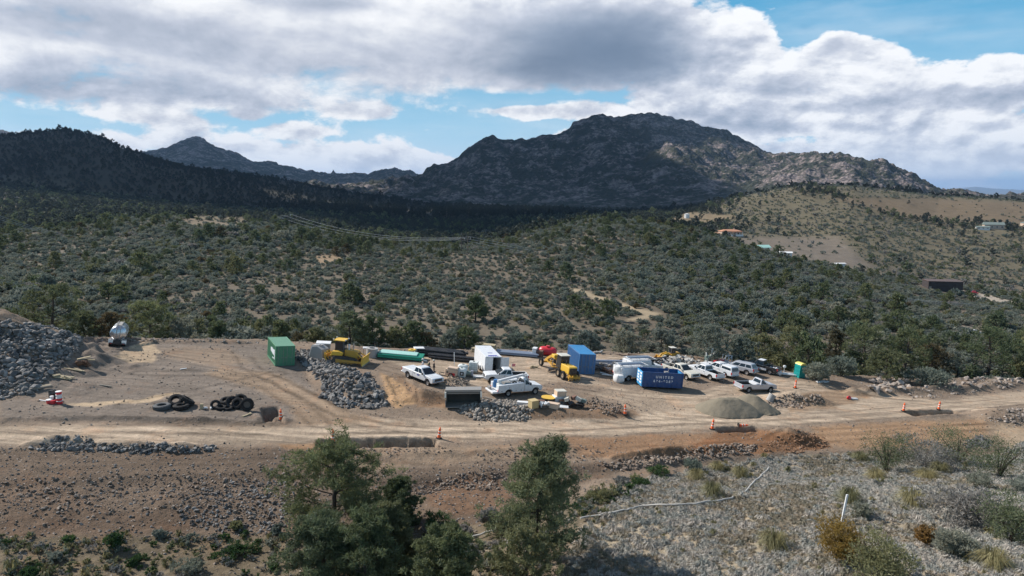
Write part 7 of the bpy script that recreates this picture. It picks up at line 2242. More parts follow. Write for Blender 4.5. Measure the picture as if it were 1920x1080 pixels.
pipe_bundle(1205, 681, 8, 'dark pipes lying behind the white utility trucks', [4, 3], 7.0, 0.16, 'pipeblack', stagger=0.5, seed=6)

# ------------------------------------------------------------------ timber stacks and loose boards
def timber_stack(u, v, yaw, label, layers, L, W, T, seed, mat='wood', gap=0.07):
    p = hit(u, v); r = thing('timber_stack', label, 'timber', p, quat=slope_quat(p, R(yaw), 2.0))
    rr = random.Random(seed); z = 0.02
    for k in range(layers):
        b = MB(); dx = rr.uniform(-.06, .06)
        for j in range(5):
            y0 = -W / 2 + j * W / 5
            b.box(-L / 2 + dx + rr.uniform(-.04, .04), L / 2 + dx + rr.uniform(-.04, .04), y0 + 0.01, y0 + W / 5 - 0.01, z, z + T)
        b.build('board_layer', M[mat], r); z += T
        if k < layers - 1:
            b = MB()
            for x in (-L * 0.35, L * 0.35):
                b.box(x - 0.05, x + 0.05, -W / 2, W / 2, z, z + gap)
            b.build('spacer', M['woodgrey'], r); z += gap
timber_stack(895, 661, -28, 'low timber stack between the black pipes and the taller stack', 3, 1.8, 1.2, 0.14, 1, gap=0.12)
timber_stack(916, 661, -12, 'tall pale timber stack directly behind the white cargo trailer', 5, 1.9, 1.2, 0.16, 2, gap=0.12)
def boards(u, v, yaw, label, spec, mat='wood', name='plank_pile', cat='planks'):
    p = hit(u, v); r = thing(name, label, cat, p, quat=slope_quat(p, R(yaw), 1.0))
    rr = random.Random(int(u)); z = 0.0
    for (L, W, T, x, y, a) in spec:
        Mx = Matrix.Translation((x, y, z)) @ Matrix.Rotation(a, 4, 'Z') @ Matrix.Rotation(rr.uniform(-.05, .05), 4, 'Y')
        b = MB(); b.box(-L / 2, L / 2, -W / 2, W / 2, 0.02, T + 0.02, Mx); b.build('plank', M[mat if rr.random() < 0.7 else 'woodgrey'], r); z += T * 0.7
    return r
boards(137, 694, 4, 'two pale boards on the ground below the scrap clump at the left', [(1.9, 0.3, 0.1, 0, 0, 0.05), (1.2, 0.25, 0.08, 0.5, 0.25, -0.1)])
boards(117, 708, 10, 'broken pallet lying at the foot of the big rock heap', [(1.6, 1.0, 0.1, 0, 0, 0.2), (1.3, 0.3, 0.1, 0.4, 0.2, 0.7), (1.0, 0.25, 0.1, -0.5, -0.3, 1.3), (0.9, 0.2, 0.1, 0.6, -0.3, -0.4)])
boards(75, 728, 38, 'two parallel timbers against the lower edge of the big rock heap', [(1.9, 0.16, 0.16, 0, 0.2, 0), (1.9, 0.16, 0.16, 0.1, -0.2, 0.04)])
boards(198, 724, 2, 'single brown board lying on the open gravel', [(1.3, 0.16, 0.08, 0, 0, 0)])
boards(344, 692, 30, 'short white board on the low grey mound in the open yard', [(0.7, 0.12, 0.06, 0, 0, 0)], 'pvc')
boards(897, 707, 3, 'pale sheet on bearers left of the pickup, below the cargo trailer', [(2.2, 0.7, 0.12, 0, 0, 0), (2.0, 0.2, 0.1, 0.2, 0.3, 0.05)], 'tarp')
boards(1130, 703, -24, 'white posts lying crossed at the left of the utility trucks', [(3.0, 0.12, 0.12, 0, 0, 0), (2.4, 0.12, 0.12, 0.6, 0.2, -0.35), (1.8, 0.10, 0.10, 0.9, -0.4, 0.4), (1.2, 0.1, 0.1, 1.8, -0.3, -0.5)], 'pvc')
boards(1000, 690, 10, 'loose timber and a cable end on the ground left of the motor grader', [(1.2, 0.2, 0.12, 0, 0, 0.3), (0.9, 0.3, 0.16, 0.3, 0.15, -0.5), (0.7, 0.16, 0.1, -0.2, 0.1, 1.0)])
boards(930, 752, -30, 'timber poles on the ground behind the rear bumper of the crane truck', [(1.7, 0.12, 0.12, -0.9, 0.2, 0), (1.5, 0.12, 0.12, -0.9, -0.2, 0.12)], 'wood')
boards(1180, 668, -2, 'rusty beams lying along the far edge right of the blue container', [(4.5, 0.15, 0.15, 0, 0, 0), (3.5, 0.15, 0.15, 1.5, 0.4, 0.04)], 'rustmetal')
boards(1120, 662, 35, 'grey post leaning on the far edge behind the blue container', [(1.6, 0.25, 0.25, 0, 0, 0), (1.0, 0.2, 0.2, 0.5, -0.3, 0.4)], 'conc')
boards(1540, 716, 0, 'white sheets on the ground right of the portable toilet', [(1.5, 0.6, 0.06, 0, 0, 0.1), (0.9, 0.4, 0.06, 0.6, -0.2, 0.3)], 'tarp')

# scrap clump left
r = obj_frame(158, 686, 15, 'scrap_clump', 'dark clump of rusty scrap with two boards on top, right of the big rock heap', 'scrap')
b = MB()
for k in range(7):
    b.blob((random.uniform(-.7, .7), random.uniform(-.4, .4), random.uniform(0.15, 0.6)), (random.uniform(.25, .5), random.uniform(.2, .4), random.uniform(.2, .4)), 50 + k, 0.4)
b.build('rusty_lump', M['rustmetal'], r)
for k in range(3):
    b = MB(); b.bar((-0.9 + 0.2 * k, 0.1 * k, 0.55), (0.3 + 0.25 * k, 0.2, 1.25 - 0.15 * k), 0.22, 0.08); b.build('board', M['wood' if k != 1 else 'woodgrey'], r)

# ------------------------------------------------------------------ tyres
def big_tyre(u, v, r_, w, label, tilt=(0, 0), yaw=0.0, dz=0.0, group='large worn tyres lying in the left yard', mat='rubber'):
    r_ *= 0.78; w *= 0.8; dz *= 0.7
    p = hit(u, v, 50)
    m = Matrix.Rotation(yaw, 4, 'Z') @ Matrix.Rotation(tilt[0], 4, 'X') @ Matrix.Rotation(tilt[1], 4, 'Y')
    mb = MB()
    prof = [(0.52 * r_, -w * 0.40), (0.62 * r_, -w * 0.5), (r_ * 0.88, -w * 0.48), (r_, -w * 0.34), (r_ * 1.0, w * 0.34), (r_ * 0.88, w * 0.48), (0.62 * r_, w * 0.5), (0.52 * r_, w * 0.40), (0.60 * r_, w * 0.2), (0.60 * r_, -w * 0.2)]
    mb.lathe(prof, 26, m, closed=True)
    for k in range(22):
        t = 2 * math.pi * k / 22
        a, b = (math.cos(t) * r_, math.sin(t) * r_), (math.cos(t + 0.14) * r_, math.sin(t + 0.14) * r_)
        mb.bar(m @ Vector((a[0], a[1], -w * 0.34)), m @ Vector((b[0], b[1], w * 0.34)), 0.06 * r_ + 0.02, 0.05)
    zmin = min(q[2] for q in mb.v)
    o = mb.build('tyre', M[mat], None, loc=p + Vector((0, 0, -zmin - 0.04 + dz)))
    return tag(o, label, 'tyre', group)
M['rubbergrey'] = paint('dusty_rubber', (0.075, 0.08, 0.085), 0.85, dirt=0.2, dirtcol=(0.2, 0.17, 0.14))
big_tyre(304, 766, 1.05, 0.6, 'grey dusty tyre lying flat, leftmost of the large tyres', mat='rubbergrey')
big_tyre(340, 766, 1.0, 0.6, 'black tyre lying flat to the right of the grey tyre')
big_tyre(330, 760, 0.9, 0.55, 'black tyre leaning between the grey and the black flat tyres', (R(38), 0), 0.3)
big_tyre(352, 760, 0.95, 0.55, 'black tyre leaning at the right side of the three front tyres', (R(-36), R(14)), -0.6)
g = 'black tyres in the heap left of the pit'
for k, (u, v, rr_, w, tl, yw, dz, lab) in enumerate([
        (404, 766, 0.6, 0.4, (R(55), 0), 0.2, 0, 'small tyre standing at the left end of the tyre heap'), (414, 768, 0.65, 0.4, (0.1, 0.2), 0.0, 0, 'tyre lying low at the left of the tyre heap'),
        (424, 762, 0.75, 0.45, (R(20), 0), 0.0, 0.45, 'tyre lying level on top of the tyre heap'), (427, 768, 0.6, 0.36, (0.15, 0.1), 0.0, 0, 'flat small tyre at the front of the tyre heap'),
        (436, 764, 0.85, 0.5, (R(48), 0), 0.5, 0, 'large tyre standing in the back of the tyre heap'), (446, 766, 0.75, 0.45, (R(62), 0), -0.1, 0, 'tyre standing left of the rimmed tyre in the heap'),
        (452, 762, 0.8, 0.5, (R(30), R(15)), 0.2, 0.5, 'tyre tilted on top at the right of the heap'), (464, 770, 0.85, 0.42, (R(82), 0), 0.1, 0, 'upright tyre with a steel rim at the right end of the heap')]):
    o = big_tyre(u, v, rr_, w, lab, tl, yw, dz, g)
    if k == 7:
        mm = Matrix.Rotation(yw, 4, 'Z') @ Matrix.Rotation(tl[0], 4, 'X'); b = MB(); b.lathe([(0.02, -0.08), (0.35, -0.10), (0.35, 0.04), (0.02, 0.05)], 18, mm); b.build('rim', M['darkmetal'], o)
        b = MB()
        for i in range(5):
            t = 2 * math.pi * i / 5; b.lathe([(0.05, -0.16), (0.05, -0.10)], 6, mm @ Matrix.Translation((0.2 * math.cos(t), 0.2 * math.sin(t), 0.02)))
        b.build('wheel_bolt', M['rim'], o)
r = obj_frame(378, 767, 8, 'scrap_bits', 'small white and wooden scrap between the large tyres and the tyre heap', 'scrap')
b = MB(); b.box(-0.15, 0.15, -0.1, 0.1, 0, 0.55); b.build('post_stub', M['wood'], r)
for k, (x, s) in enumerate(((0.4, 0.5), (0.9, 0.35), (1.3, 0.3))):
    b = MB(); b.blob((x, 0.1 * k, 0.14), (s * 0.55, 0.2, 0.14), 9 + k, 0.35); b.build('white_rag', M['tarp'], r)
boards(463, 779, 60, 'pale splintered board right below the tyre heap', [(1.1, 0.16, 0.08, 0, 0, 0), (0.6, 0.12, 0.06, 0.4, 0.1, 0.5)])

# ------------------------------------------------------------------ pails and drum at the left
def pail(u, v, dz, label, mat, rr_=0.26, h=0.38, lidmat=None, group='pails beside the black drum'):
    p = hit(u, v, 50); rr_ *= 0.8; h *= 0.8; dz *= 0.8
    t_ = thing('pail', label, 'pail', p + Vector((0, 0, dz)), 0, group)
    b = MB(); b.lathe([(rr_ * 0.88, 0.0), (rr_, h)], 16); b.build('body', M[mat], t_, smooth=True)
    b = MB(); b.lathe([(rr_ * 1.05, h), (rr_ * 1.07, h + 0.05), (rr_ * 0.9, h + 0.06)], 16); b.build('lid', M[lidmat or mat], t_, smooth=True)
pail(93, 756, 0, 'red pail with white lid nearest the rock heap', 'redplastic', 0.36, 0.42, 'tarp')
pail(100, 757, 0, 'red pail in the middle in front of the black drum', 'redplastic', 0.34, 0.40)
pail(112, 757, 0, 'red and white pail at the bottom of the white stack', 'redplastic', 0.36, 0.34, 'tarp')
for k in range(3):
    pail(112, 757, 0.40 + 0.40 * k, ['red pail second from the bottom of the pail stack', 'white pail second from the top of the pail stack', 'white topped pail uppermost on the pail stack'][k], 'tarp' if k % 2 else 'redplastic', 0.34, 0.33, 'tarp')
pail(98, 755, 0.48, 'small white pail set on the red pails', 'tarp', 0.2, 0.3)
p = hit(99, 749, 50); r = thing('oil_drum', 'black drum standing behind the red pails', 'drum', p)
b = MB(); b.lathe([(0.32, 0), (0.32, 0.3), (0.335, 0.32), (0.32, 0.34), (0.32, 0.62), (0.335, 0.64), (0.32, 0.66), (0.32, 1.0), (0.29, 1.0), (0.29, 0.97), (0.01, 0.97)], 18); b.build('shell', M['blackpaint'], r, smooth=True)
b = MB(); b.cyl((0.15, 0, 0.97), (0.15, 0, 1.0), 0.04, n=8); b.build('bung', M['greysteel'], r)
boards(82, 752, -20, 'bent white strip on the ground left of the red pails', [(1.2, 0.12, 0.05, 0, 0, 0)], 'pvc')

# ------------------------------------------------------------------ precast concrete and other goods along the far edge
r = obj_frame(597, 672, -24, 'concrete_block', 'white edged precast concrete box on the riprap left of the bulldozer', 'concrete box')
b = MB()
b.prism([(-1.1, 0), (1.3, 0), (1.1, 1.5), (0.2, 1.9), (-0.6, 1.7)], -0.75, 0.75); b.build('block', M['conc'], r, bevel=0.04)
b = MB(); b.prism([(-1.14, 0.2), (-0.62, 1.74), (0.0, 1.92), (-0.1, 1.96), (-0.75, 1.80), (-1.25, 0.25)], -0.6, 0.5); b.build('white_lining', M['tarp'], r)
b = MB(); b.lathe([(0.3, 1.78), (0.46, 1.78), (0.46, 1.95), (0.3, 1.95)], 16, closed=True); b.build('opening_ring', M['conc'], r)
r = obj_frame(606, 663, 10, 'concrete_block', 'flat concrete slab behind the white edged box', 'concrete box'); b = MB(); b.box(-0.9, 0.9, -0.7, 0.7, 0, 1.5); b.build('block', M['conc'], r, bevel=0.04); b = MB(); b.box(-1.0, 1.0, -0.8, 0.8, 1.5, 1.66); b.build('lid', M['tarp'], r, bevel=0.03)
def manhole(u, v, R_, H_, label):
    r = obj_frame(u, v, 0, 'manhole_ring', label, 'concrete ring')
    b = MB(); b.lathe([(R_, 0), (R_, H_), (R_ * 0.8, H_), (R_ * 0.8, 0)], 26, closed=True); b.build('ring', M['conc'], r, smooth=True)
    b = MB(); b.lathe([(R_ * 1.02, H_), (R_ * 1.02, H_ + 0.12), (R_ * 0.55, H_ + 0.14), (R_ * 0.55, H_)], 26, closed=True); b.build('top_slab', M['conc'], r, smooth=True)
manhole(697, 669, 0.8, 1.15, 'grey concrete manhole ring between the bulldozer and the green pipes')
manhole(712, 668, 0.45, 0.6, 'small concrete ring right of the larger manhole ring')
r = obj_frame(692, 664, 12, 'plastic_tray', 'white tray of fittings on the far edge behind the manhole ring', 'tray'); b = MB(); b.box(-0.9, 0.9, -0.4, 0.4, 0.8, 1.0); b.build('tray', M['tarp'], r, bevel=0.03); b = MB(); [b.bar((sx * 0.8, sy * 0.3, 0), (sx * 0.8, sy * 0.3, 0.8), 0.08) for sx in (-1, 1) for sy in (-1, 1)]; b.build('leg', M['woodgrey'], r)
r = obj_frame(785, 664, 20, 'white_crate', 'white crate between the green pipes and the black pipe stack', 'crate'); b = MB(); b.box(-0.7, 0.7, -0.5, 0.5, 0, 0.9); b.build('box', M['tarp'], r, bevel=0.05); b = MB(); b.box(-0.75, 0.75, -0.55, 0.55, 0.9, 1.0); b.build('lid', M['tarp'], r, bevel=0.02)
# red plastic tank and white box
r = obj_frame(1026, 667, -10, 'plastic_tank', 'glossy red plastic tank at the far edge behind the motor grader', 'tank')
b = MB()
rings = []
for x, q in ((-1.35, 0.45), (-1.15, 0.8), (-0.7, 1.0), (0, 0.92), (0.7, 1.0), (1.15, 0.85), (1.4, 0.5)):
    rings.append([Vector((x, 0.75 * q * math.cos(t), 0.75 + 0.72 * q * math.sin(t))) for t in np.linspace(0, 2 * math.pi, 14, endpoint=False)])
b.hull(rings); b.build('shell', M['redplastic'], r, smooth=True)
b = MB(); b.lathe([(0.3, 1.42), (0.32, 1.6), (0.1, 1.62)], 14); b.build('filler_cap', M['redplastic'], r, smooth=True)
b = MB(); b.box(-0.9, -0.6, -0.6, 0.6, 0, 0.3); b.box(0.6, 0.9, -0.6, 0.6, 0, 0.3); b.build('cradle', M['rustmetal'], r)
r = obj_frame(1004, 668, -14, 'white_cabinet', 'white box with a brown side beside the red plastic tank', 'cabinet'); b = MB(); b.box(-0.5, 0.1, -0.6, 0.6, 0, 1.25); b.build('box', M['tarp'], r, bevel=0.03); b = MB(); b.box(0.12, 1.1, -0.5, 0.5, 0, 1.0); b.build('brown_case', M['cardbrown'], r); b = MB(); b.box(-0.54, 0.14, -0.64, 0.64, 1.25, 1.33); b.build('lid', M['tarp'], r, bevel=0.02)

# ------------------------------------------------------------------ tanks, generator and pole in the middle
def ibc(u, v, yaw, label, h=1.35, name='water_tank'):
    r = obj_frame(u, v, yaw, name, label, 'tank')
    b = MB(); b.box(-0.58, 0.58, -0.5, 0.5, 0.16, h); b.build('tank', M['poly'], r, bevel=0.06)
    rb = MB()
    for z in np.linspace(0.3, h - 0.1, 5):
        for s in (-1, 1):
            rb.bar((-0.6, s * 0.515, z), (0.6, s * 0.515, z), 0.03); rb.bar((s * 0.595, -0.515, z), (s * 0.595, 0.515, z), 0.03)
    for x in (-0.595, -0.2, 0.2, 0.595):
        for s in (-1, 1):
            rb.bar((x, s * 0.53, 0.1), (x, s * 0.53, h), 0.025)
    rb.build('cage', M['rim'], r)
    b = MB(); b.box(-0.62, 0.62, -0.54, 0.54, 0.0, 0.15); b.build('pallet', M['woodgrey'], r)
    b = MB(); b.lathe([(0.12, h), (0.12, h + 0.06), (0.02, h + 0.07)], 12); b.build('cap', M['blackpaint'], r)
    return r
ibc(887, 698, -6, 'white caged water tank against the left side of the cargo trailer', 1.5)
def hut_tank(u, v, label, dz=0):
    r = obj_frame(u, v, -8, 'poly_tank', label, 'tank', 'pale poly tanks by the stony soil heap', dz=dz)
    b = MB()
    rings = []
    for z, s in ((0, 0.85), (0.08, 0.92), (0.95, 0.95), (1.1, 0.8), (1.18, 0.55)):
        rings.append([Vector((math.copysign(abs(math.cos(t)) ** 0.5, math.cos(t)) * 0.72 * s, math.copysign(abs(math.sin(t)) ** 0.5, math.sin(t)) * 0.6 * s, z)) for t in np.linspace(0, 2 * math.pi, 20, endpoint=False)])
    b.hull(rings); b.build('tank', M['poly'], r, smooth=True)
    b = MB(); b.box(-0.05, 0.45, -0.60, -0.55, 0.3, 0.8); b.build('control_panel', M['blackpaint'], r)
    b = MB(); b.box(0.1, 0.3, -0.612, -0.60, 0.45, 0.65); b.build('gauge', M['letter'], r)
    b = MB(); b.lathe([(0.16, 1.17), (0.16, 1.25), (0.05, 1.27)], 12); b.build('lid', M['seagreen'], r)
hut_tank(864, 706, 'pale tank with a black panel behind the stony soil heap')
hut_tank(867, 699, 'pale tank farther back behind the one with the black panel')
r = obj_frame(847, 706, -12, 'site_generator', 'beige and red generator left of the pale tanks', 'generator')
b = MB(); b.box(-0.85, 0.75, -0.55, 0.55, 0.2, 1.05); b.build('casing', M['peach'], r, bevel=0.05)
b = MB(); b.box(-0.6, 0.8, -0.5, 0.5, 1.05, 1.3); b.build('hood', M['peach'], r, bevel=0.05)
b = MB(); b.box(-0.25, 0.55, -0.60, -0.555, 0.25, 0.6); b.build('red_panel', M['redplastic'], r)
b = MB(); b.box(-0.6, -0.4, -0.60, -0.555, 0.55, 0.75); b.build('socket', M['blackpaint'], r)
for s in (-1, 1):
    wheel(r, 0, s * 0.68, 0.3, 0.18)
b = MB(); b.bar((-0.85, 0, 0.3), (-1.7, 0, 0.35), 0.07); b.build('drawbar', M['darkmetal'], r)
r = obj_frame(877, 706, 0, 'pump', 'grey green pump between the black panelled tank and the cargo trailer', 'pump')
b = MB(); b.cyl((-0.6, 0, 0.45), (0.4, 0, 0.45), 0.34); b.build('motor', M['seagreen'], r, smooth=True); b = MB(); b.box(-0.75, 0.7, -0.4, 0.4, 0, 0.15); b.build('skid', M['darkmetal'], r); b = MB(); b.cyl((0.5, 0, 0.2), (0.5, 0, 0.85), 0.2); b.build('inlet', M['bluegrey'], r)
p = hit(852, 690); o = MB().cyl((0, 0, -0.1), (0, 0, 2.2), 0.045, n=8).build('white_post', M['pvc'], None, smooth=True, loc=p); tag(o, 'thin white post standing behind the beige generator', 'post')
p = hit(1547, 691, 80); o = MB().box(-0.06, 0.06, -0.04, 0.04, -0.1, 1.9).build('wooden_stake', M['wood'], None, loc=p); tag(o, 'pale wooden stake at the scrub edge right of the portable toilet', 'post')
p = hit(1577, 985, 18); o = MB().box(-0.06, 0.06, -0.045, 0.045, -0.3, 2.15).build('white_post', M['pvc'], None, loc=p); o.rotation_euler = (0, R(7), 0); tag(o, 'leaning white post behind the rusty orange bush in the foreground', 'post')

# ------------------------------------------------------------------ boxes and rubbish right of the crane truck
def crate(u, v, yaw, sx, sy, sz, mats, label, name='crate', cat='box', dz=0.0):
    r = obj_frame(u, v, yaw, name, label, cat, dz=dz)
    b = MB(); b.box(-sx, sx, -sy, sy, 0, sz); b.build('box', M[mats[0]], r, bevel=0.02)
    b = MB(); b.box(-sx - 0.03, sx + 0.03, -sy - 0.03, sy + 0.03, sz, sz + 0.06); b.build('lid', M[mats[1]], r, bevel=0.015)
    return r
crate(981, 762, -8, 0.72, 0.5, 0.5, ('tarp', 'tarp'), 'low white box in the shade of the crane truck')
crate(1000, 764, 30, 0.45, 0.45, 0.85, ('card', 'card'), 'cardboard coloured box right of the low white box')
crate(1010, 762, -5, 0.65, 0.4, 0.7, ('cardbrown', 'cardbrown'), 'dark brown case joined to the cardboard box')
r = obj_frame(1027, 757, 6, 'work_table', 'table with an orange top and a black skirt among the boxes', 'table')
b = MB(); b.lathe([(0.85, 0.78), (0.85, 0.84), (0.02, 0.84)], 18); b.build('top', M['yellow2'], r); b = MB(); b.lathe([(0.8, 0.5), (0.86, 0.775), (0.8, 0.775)], 18); b.build('skirt', M['blackpaint'], r)
for k in range(4):
    t = R(45 + 90 * k); b = MB(); b.bar((0.6 * math.cos(t), 0.6 * math.sin(t), 0), (0.55 * math.cos(t), 0.55 * math.sin(t), 0.7), 0.06); b.build('leg', M['darkmetal'], r)
crate(1046, 757, 18, 0.62, 0.55, 0.95, ('tarp', 'tarp'), 'white crate in the middle of the rubbish row')
crate(1050, 757, 18, 0.6, 0.5, 0.62, ('peach', 'cream'), 'beige box set on the white crate', dz=1.02)
crate(1036, 765, -20, 0.72, 0.45, 0.55, ('peach', 'peach'), 'beige board box low in front of the white crate')
crate(1057, 760, 10, 0.6, 0.4, 0.7, ('cardbrown', 'cardbrown'), 'purple brown case right of the white crate')
r = obj_frame(1019, 764, 25, 'white_sheet', 'crumpled white sheet between the brown case and the beige board', 'sheet')
b = MB(); rr = random.Random(4)
gv = [[Vector((i * 0.22 - 0.5, j * 0.22 - 0.35, 0.12 + 0.5 * abs(math.sin(i * 1.3 + j)) + rr.uniform(0, .12))) for j in range(4)] for i in range(6)]
vs = [p for row in gv for p in row] + [p - Vector((0, 0, 0.04)) for row in gv for p in row]
fs = [(i * 4 + j, i * 4 + j + 1, (i + 1) * 4 + j + 1, (i + 1) * 4 + j) for i in range(5) for j in range(3)]; fs += [tuple(24 + k for k in reversed(f)) for f in fs]
b.add(vs, fs); b.build('sheet', M['tarp'], r)
b = MB(); b.box(-0.45, 0.5, -0.3, 0.3, 0, 0.2); b.build('frame', M['darkmetal'], r)
r = obj_frame(1072, 762, 0, 'rubbish_heap', 'dark rubbish heap with pale scraps at the right end of the box row', 'rubbish')
b = MB()
for k in range(8):
    b.blob((rr.uniform(-1.3, 1.2), rr.uniform(-.5, .5), rr.uniform(.15, .55)), (rr.uniform(.3, .6), rr.uniform(.25, .45), rr.uniform(.2, .4)), 60 + k, 0.4)
b.build('black_bags', M['blackpaint'], r)
for k, (x, y, z, m) in enumerate(((-0.7, -0.2, 0.9, 'cream'), (0.2, 0.1, 1.05, 'cardbrown'), (0.7, -0.1, 1.0, 'cream'), (1.3, 0, 0.8, 'seagreen'))):
    b = MB(); Mx = Matrix.Translation((x, y, z)) @ Matrix.Rotation(rr.uniform(-.5, .5), 4, 'Y') @ Matrix.Rotation(rr.uniform(0, 3), 4, 'Z'); b.box(-.35, .35, -.25, .25, -.2, .2, Mx); b.build('scrap_box', M[m], r)
b = MB(); Mx = Matrix.Translation((-1.2, -0.9, 0.12)) @ Matrix.Rotation(0.25, 4, 'X'); b.box(-0.75, 0.7, -0.3, 0.3, 0, 0.08, Mx); b.build('white_board', M['tarp'], r)
r = obj_frame(1442, 752, 15, 'concrete_pipe', 'upright stub of concrete pipe between the sand heap and the brown rubble', 'pipe'); b = MB(); b.lathe([(0.45, 0), (0.45, 1.0), (0.36, 1.0), (0.36, 0.0)], 18, Matrix.Rotation(R(28), 4, 'Y'), closed=True); b.build('barrel', M['conc'], r, smooth=True); b = MB(); b.lathe([(0.5, 0.85), (0.5, 1.02), (0.452, 1.02), (0.452, 0.85)], 18, Matrix.Rotation(R(28), 4, 'Y'), closed=True); b.build('collar', M['conc'], r, smooth=True)
r = obj_frame(1591, 749, 10, 'scrap_bits', 'red and white scrap on the brown spoil at the right of the yard', 'scrap'); b = MB(); b.blob((0, 0, 0.25), (0.35, 0.3, 0.3), 3, 0.2); b.build('red_lump', M['redplastic'], r, smooth=True); b = MB(); b.box(0.35, 1.3, -0.2, 0.2, 0.05, 0.22); b.build('white_piece', M['tarp'], r)

# scrap strip left of the utility trucks
for (u, v, s, m, lab) in [(1120, 692, 1.0, 'darkmetal', 'tangle of black scrap right of the blue container'), (1140, 688, 1.0, 'greysteel', 'grey scrap heap below the long grey pipes'), (1148, 698, 0.8, 'rustmetal', 'rusty scrap with an orange rag left of the bulk bags'), (1240, 686, 1.2, 'darkmetal', 'dark scrap heap between the utility trucks and the cream pickup')]:
    r = obj_frame(u, v, 20, 'scrap_heap', lab, 'scrap')
    rr = random.Random(int(u)); b = MB()
    for k in range(9):
        Mx = Matrix.Translation((rr.uniform(-1.6, 1.6) * s, rr.uniform(-.9, .9) * s, rr.uniform(.1, .5) * s)) @ Matrix.Rotation(rr.uniform(-.7, .7), 4, 'X') @ Matrix.Rotation(rr.uniform(0, 3), 4, 'Z') @ Matrix.Rotation(rr.uniform(-.6, .6), 4, 'Y')
        b.box(-.5 * rr.uniform(.5, 1.6), .5, -.12, .2, -.08, .12, Mx)
    b.build('metal_scrap', M[m], r)
    b = MB()
    for k in range(4):
        x, y = rr.uniform(-1.4, 1.4), rr.uniform(-.8, .8)
        b.tube([(x, y, 0.1), (x + rr.uniform(-1, 1), y + rr.uniform(-.6, .6), 0.6), (x + rr.uniform(-1.5, 1.5), y + rr.uniform(-.8, .8), 0.15)], 0.05, 6)
    b.build('bent_pipe', M['pipegrey'], r)
    if u == 1148:
        b = MB(); b.blob((0.0, -0.5, 0.3), (0.4, 0.3, 0.25), 7, 0.3); b.build('orange_rag', M['orange'], r)

# white scrap at the right end of the row
r = obj_frame(1466, 703, -8, 'white_scrap', 'heap of white sheeting and pipes right of the black pickup', 'scrap')
rr = random.Random(12)
b = MB()
for k in range(7):
    b.blob((rr.uniform(-1.8, 0.2), rr.uniform(-.6, .6), rr.uniform(.2, .9)), (rr.uniform(.3, .7), rr.uniform(.3, .5), rr.uniform(.2, .5)), 80 + k, 0.4)
b.build('white_sheeting', M['tarp'], r)
for k in range(4):
    b = MB(); b.cyl((-1.0 + 0.4 * k, -0.5 + 0.3 * k, 0.25), (2.9 + 0.2 * k, -0.4 + 0.4 * k, 0.30), 0.09); b.build('white_pipe', M['pvc'], r, smooth=True)
b = MB(); b.blob((0.4, 0.6, 1.25), 0.25, 5, 0.1); b.bar((0.4, 0.6, 0), (0.4, 0.6, 1.2), 0.06); b.build('float', M['tarp'], r)

# red tractor and green machine behind the wagons
r = obj_frame(1352, 688, 190, 'red_skid_machine', 'small red machine with a white frame behind the capped pickup', 'machine')
b = MB(); b.prism([(-0.2, 0.5), (1.5, 0.5), (1.6, 0.9), (1.0, 1.15), (-0.2, 1.2)], -0.5, 0.5); b.build('bonnet', M['redplastic'], r, bevel=0.05)
b = MB(); b.box(-1.5, -0.2, -0.5, 0.5, 0.45, 0.8); b.build('rear_deck', M['redplastic'], r)
b = MB()
for s in (-1, 1):
    b.bar((-0.3, s * 0.5, 0.8), (-0.35, s * 0.5, 2.0), 0.08); b.bar((-1.4, s * 0.5, 0.8), (-1.35, s * 0.5, 2.0), 0.08); b.bar((-0.3, s * 0.5, 2.0), (-1.4, s * 0.5, 2.0), 0.08); b.bar((-0.3, s * 0.5, 0.9), (-1.4, s * 0.5, 1.9), 0.07)
b.build('roll_frame', M['white'], r)
for s in (-1, 1):
    wheel(r, -0.9, s * 0.72, 0.5, 0.3, 0.5, 'rim'); wheel(r, 1.1, s * 0.62, 0.36, 0.22, 0.5, 'rim')
r = obj_frame(1329, 684, 30, 'green_machine', 'dark green machine with pale arms behind the white pickup', 'machine')
b = MB(); b.box(-0.7, 0.7, -0.5, 0.5, 0.4, 1.5); b.build('body', M['seagreen'], r, bevel=0.05)
b = MB(); b.bar((-0.5, 0.2, 1.5), (-0.8, 0.2, 2.7), 0.2); b.bar((0.2, -0.1, 1.5), (0.3, -0.1, 2.8), 0.22); b.bar((0.9, 0, 0.4), (1.0, 0, 2.2), 0.26); b.build('arm', M['poly'], r)
for s in (-1, 1):
    b = MB(); b.prism([(-0.9, 0.2), (-0.7, 0), (0.7, 0), (0.9, 0.2), (0.7, 0.42), (-0.7, 0.42)], s * 0.5 - 0.16, s * 0.5 + 0.16); b.build('track', M['darkmetal'], r)

# ------------------------------------------------------------------ hoses across the near slope
def hose(pts, rad, label, name='white_hose'):
    ps = []
    for (u, v) in pts:
        ps.append(hit(u, v, 18))
    fine = []
    for i in range(len(ps) - 1):
        for k in range(8):
            t = k / 8; q = ps[i].lerp(ps[i + 1], t)
            q.y += 0.10 * math.sin(i * 2.1 + t * 5); q.z = ground(q.x, q.y) + rad * 0.9 + 0.19
            fine.append(q)
    fine.append(ps[-1])
    o0 = fine[0].copy()
    o = MB().tube([q - o0 for q in fine], rad, 8).build(name, M['hose'], None, smooth=True, loc=o0)
    tag(o, label, 'hose')
hose([(1088, 978), (1130, 970), (1175, 962), (1200, 955), (1255, 953), (1300, 950), (1345, 945), (1375, 938), (1395, 928), (1412, 910), (1428, 895), (1443, 878)], 0.07, 'long pale hose snaking up the grassy slope to its top edge')
hose([(858, 1028), (888, 1012), (915, 1002), (950, 996)], 0.065, 'short pale hose left of the tall pinyon trunk')

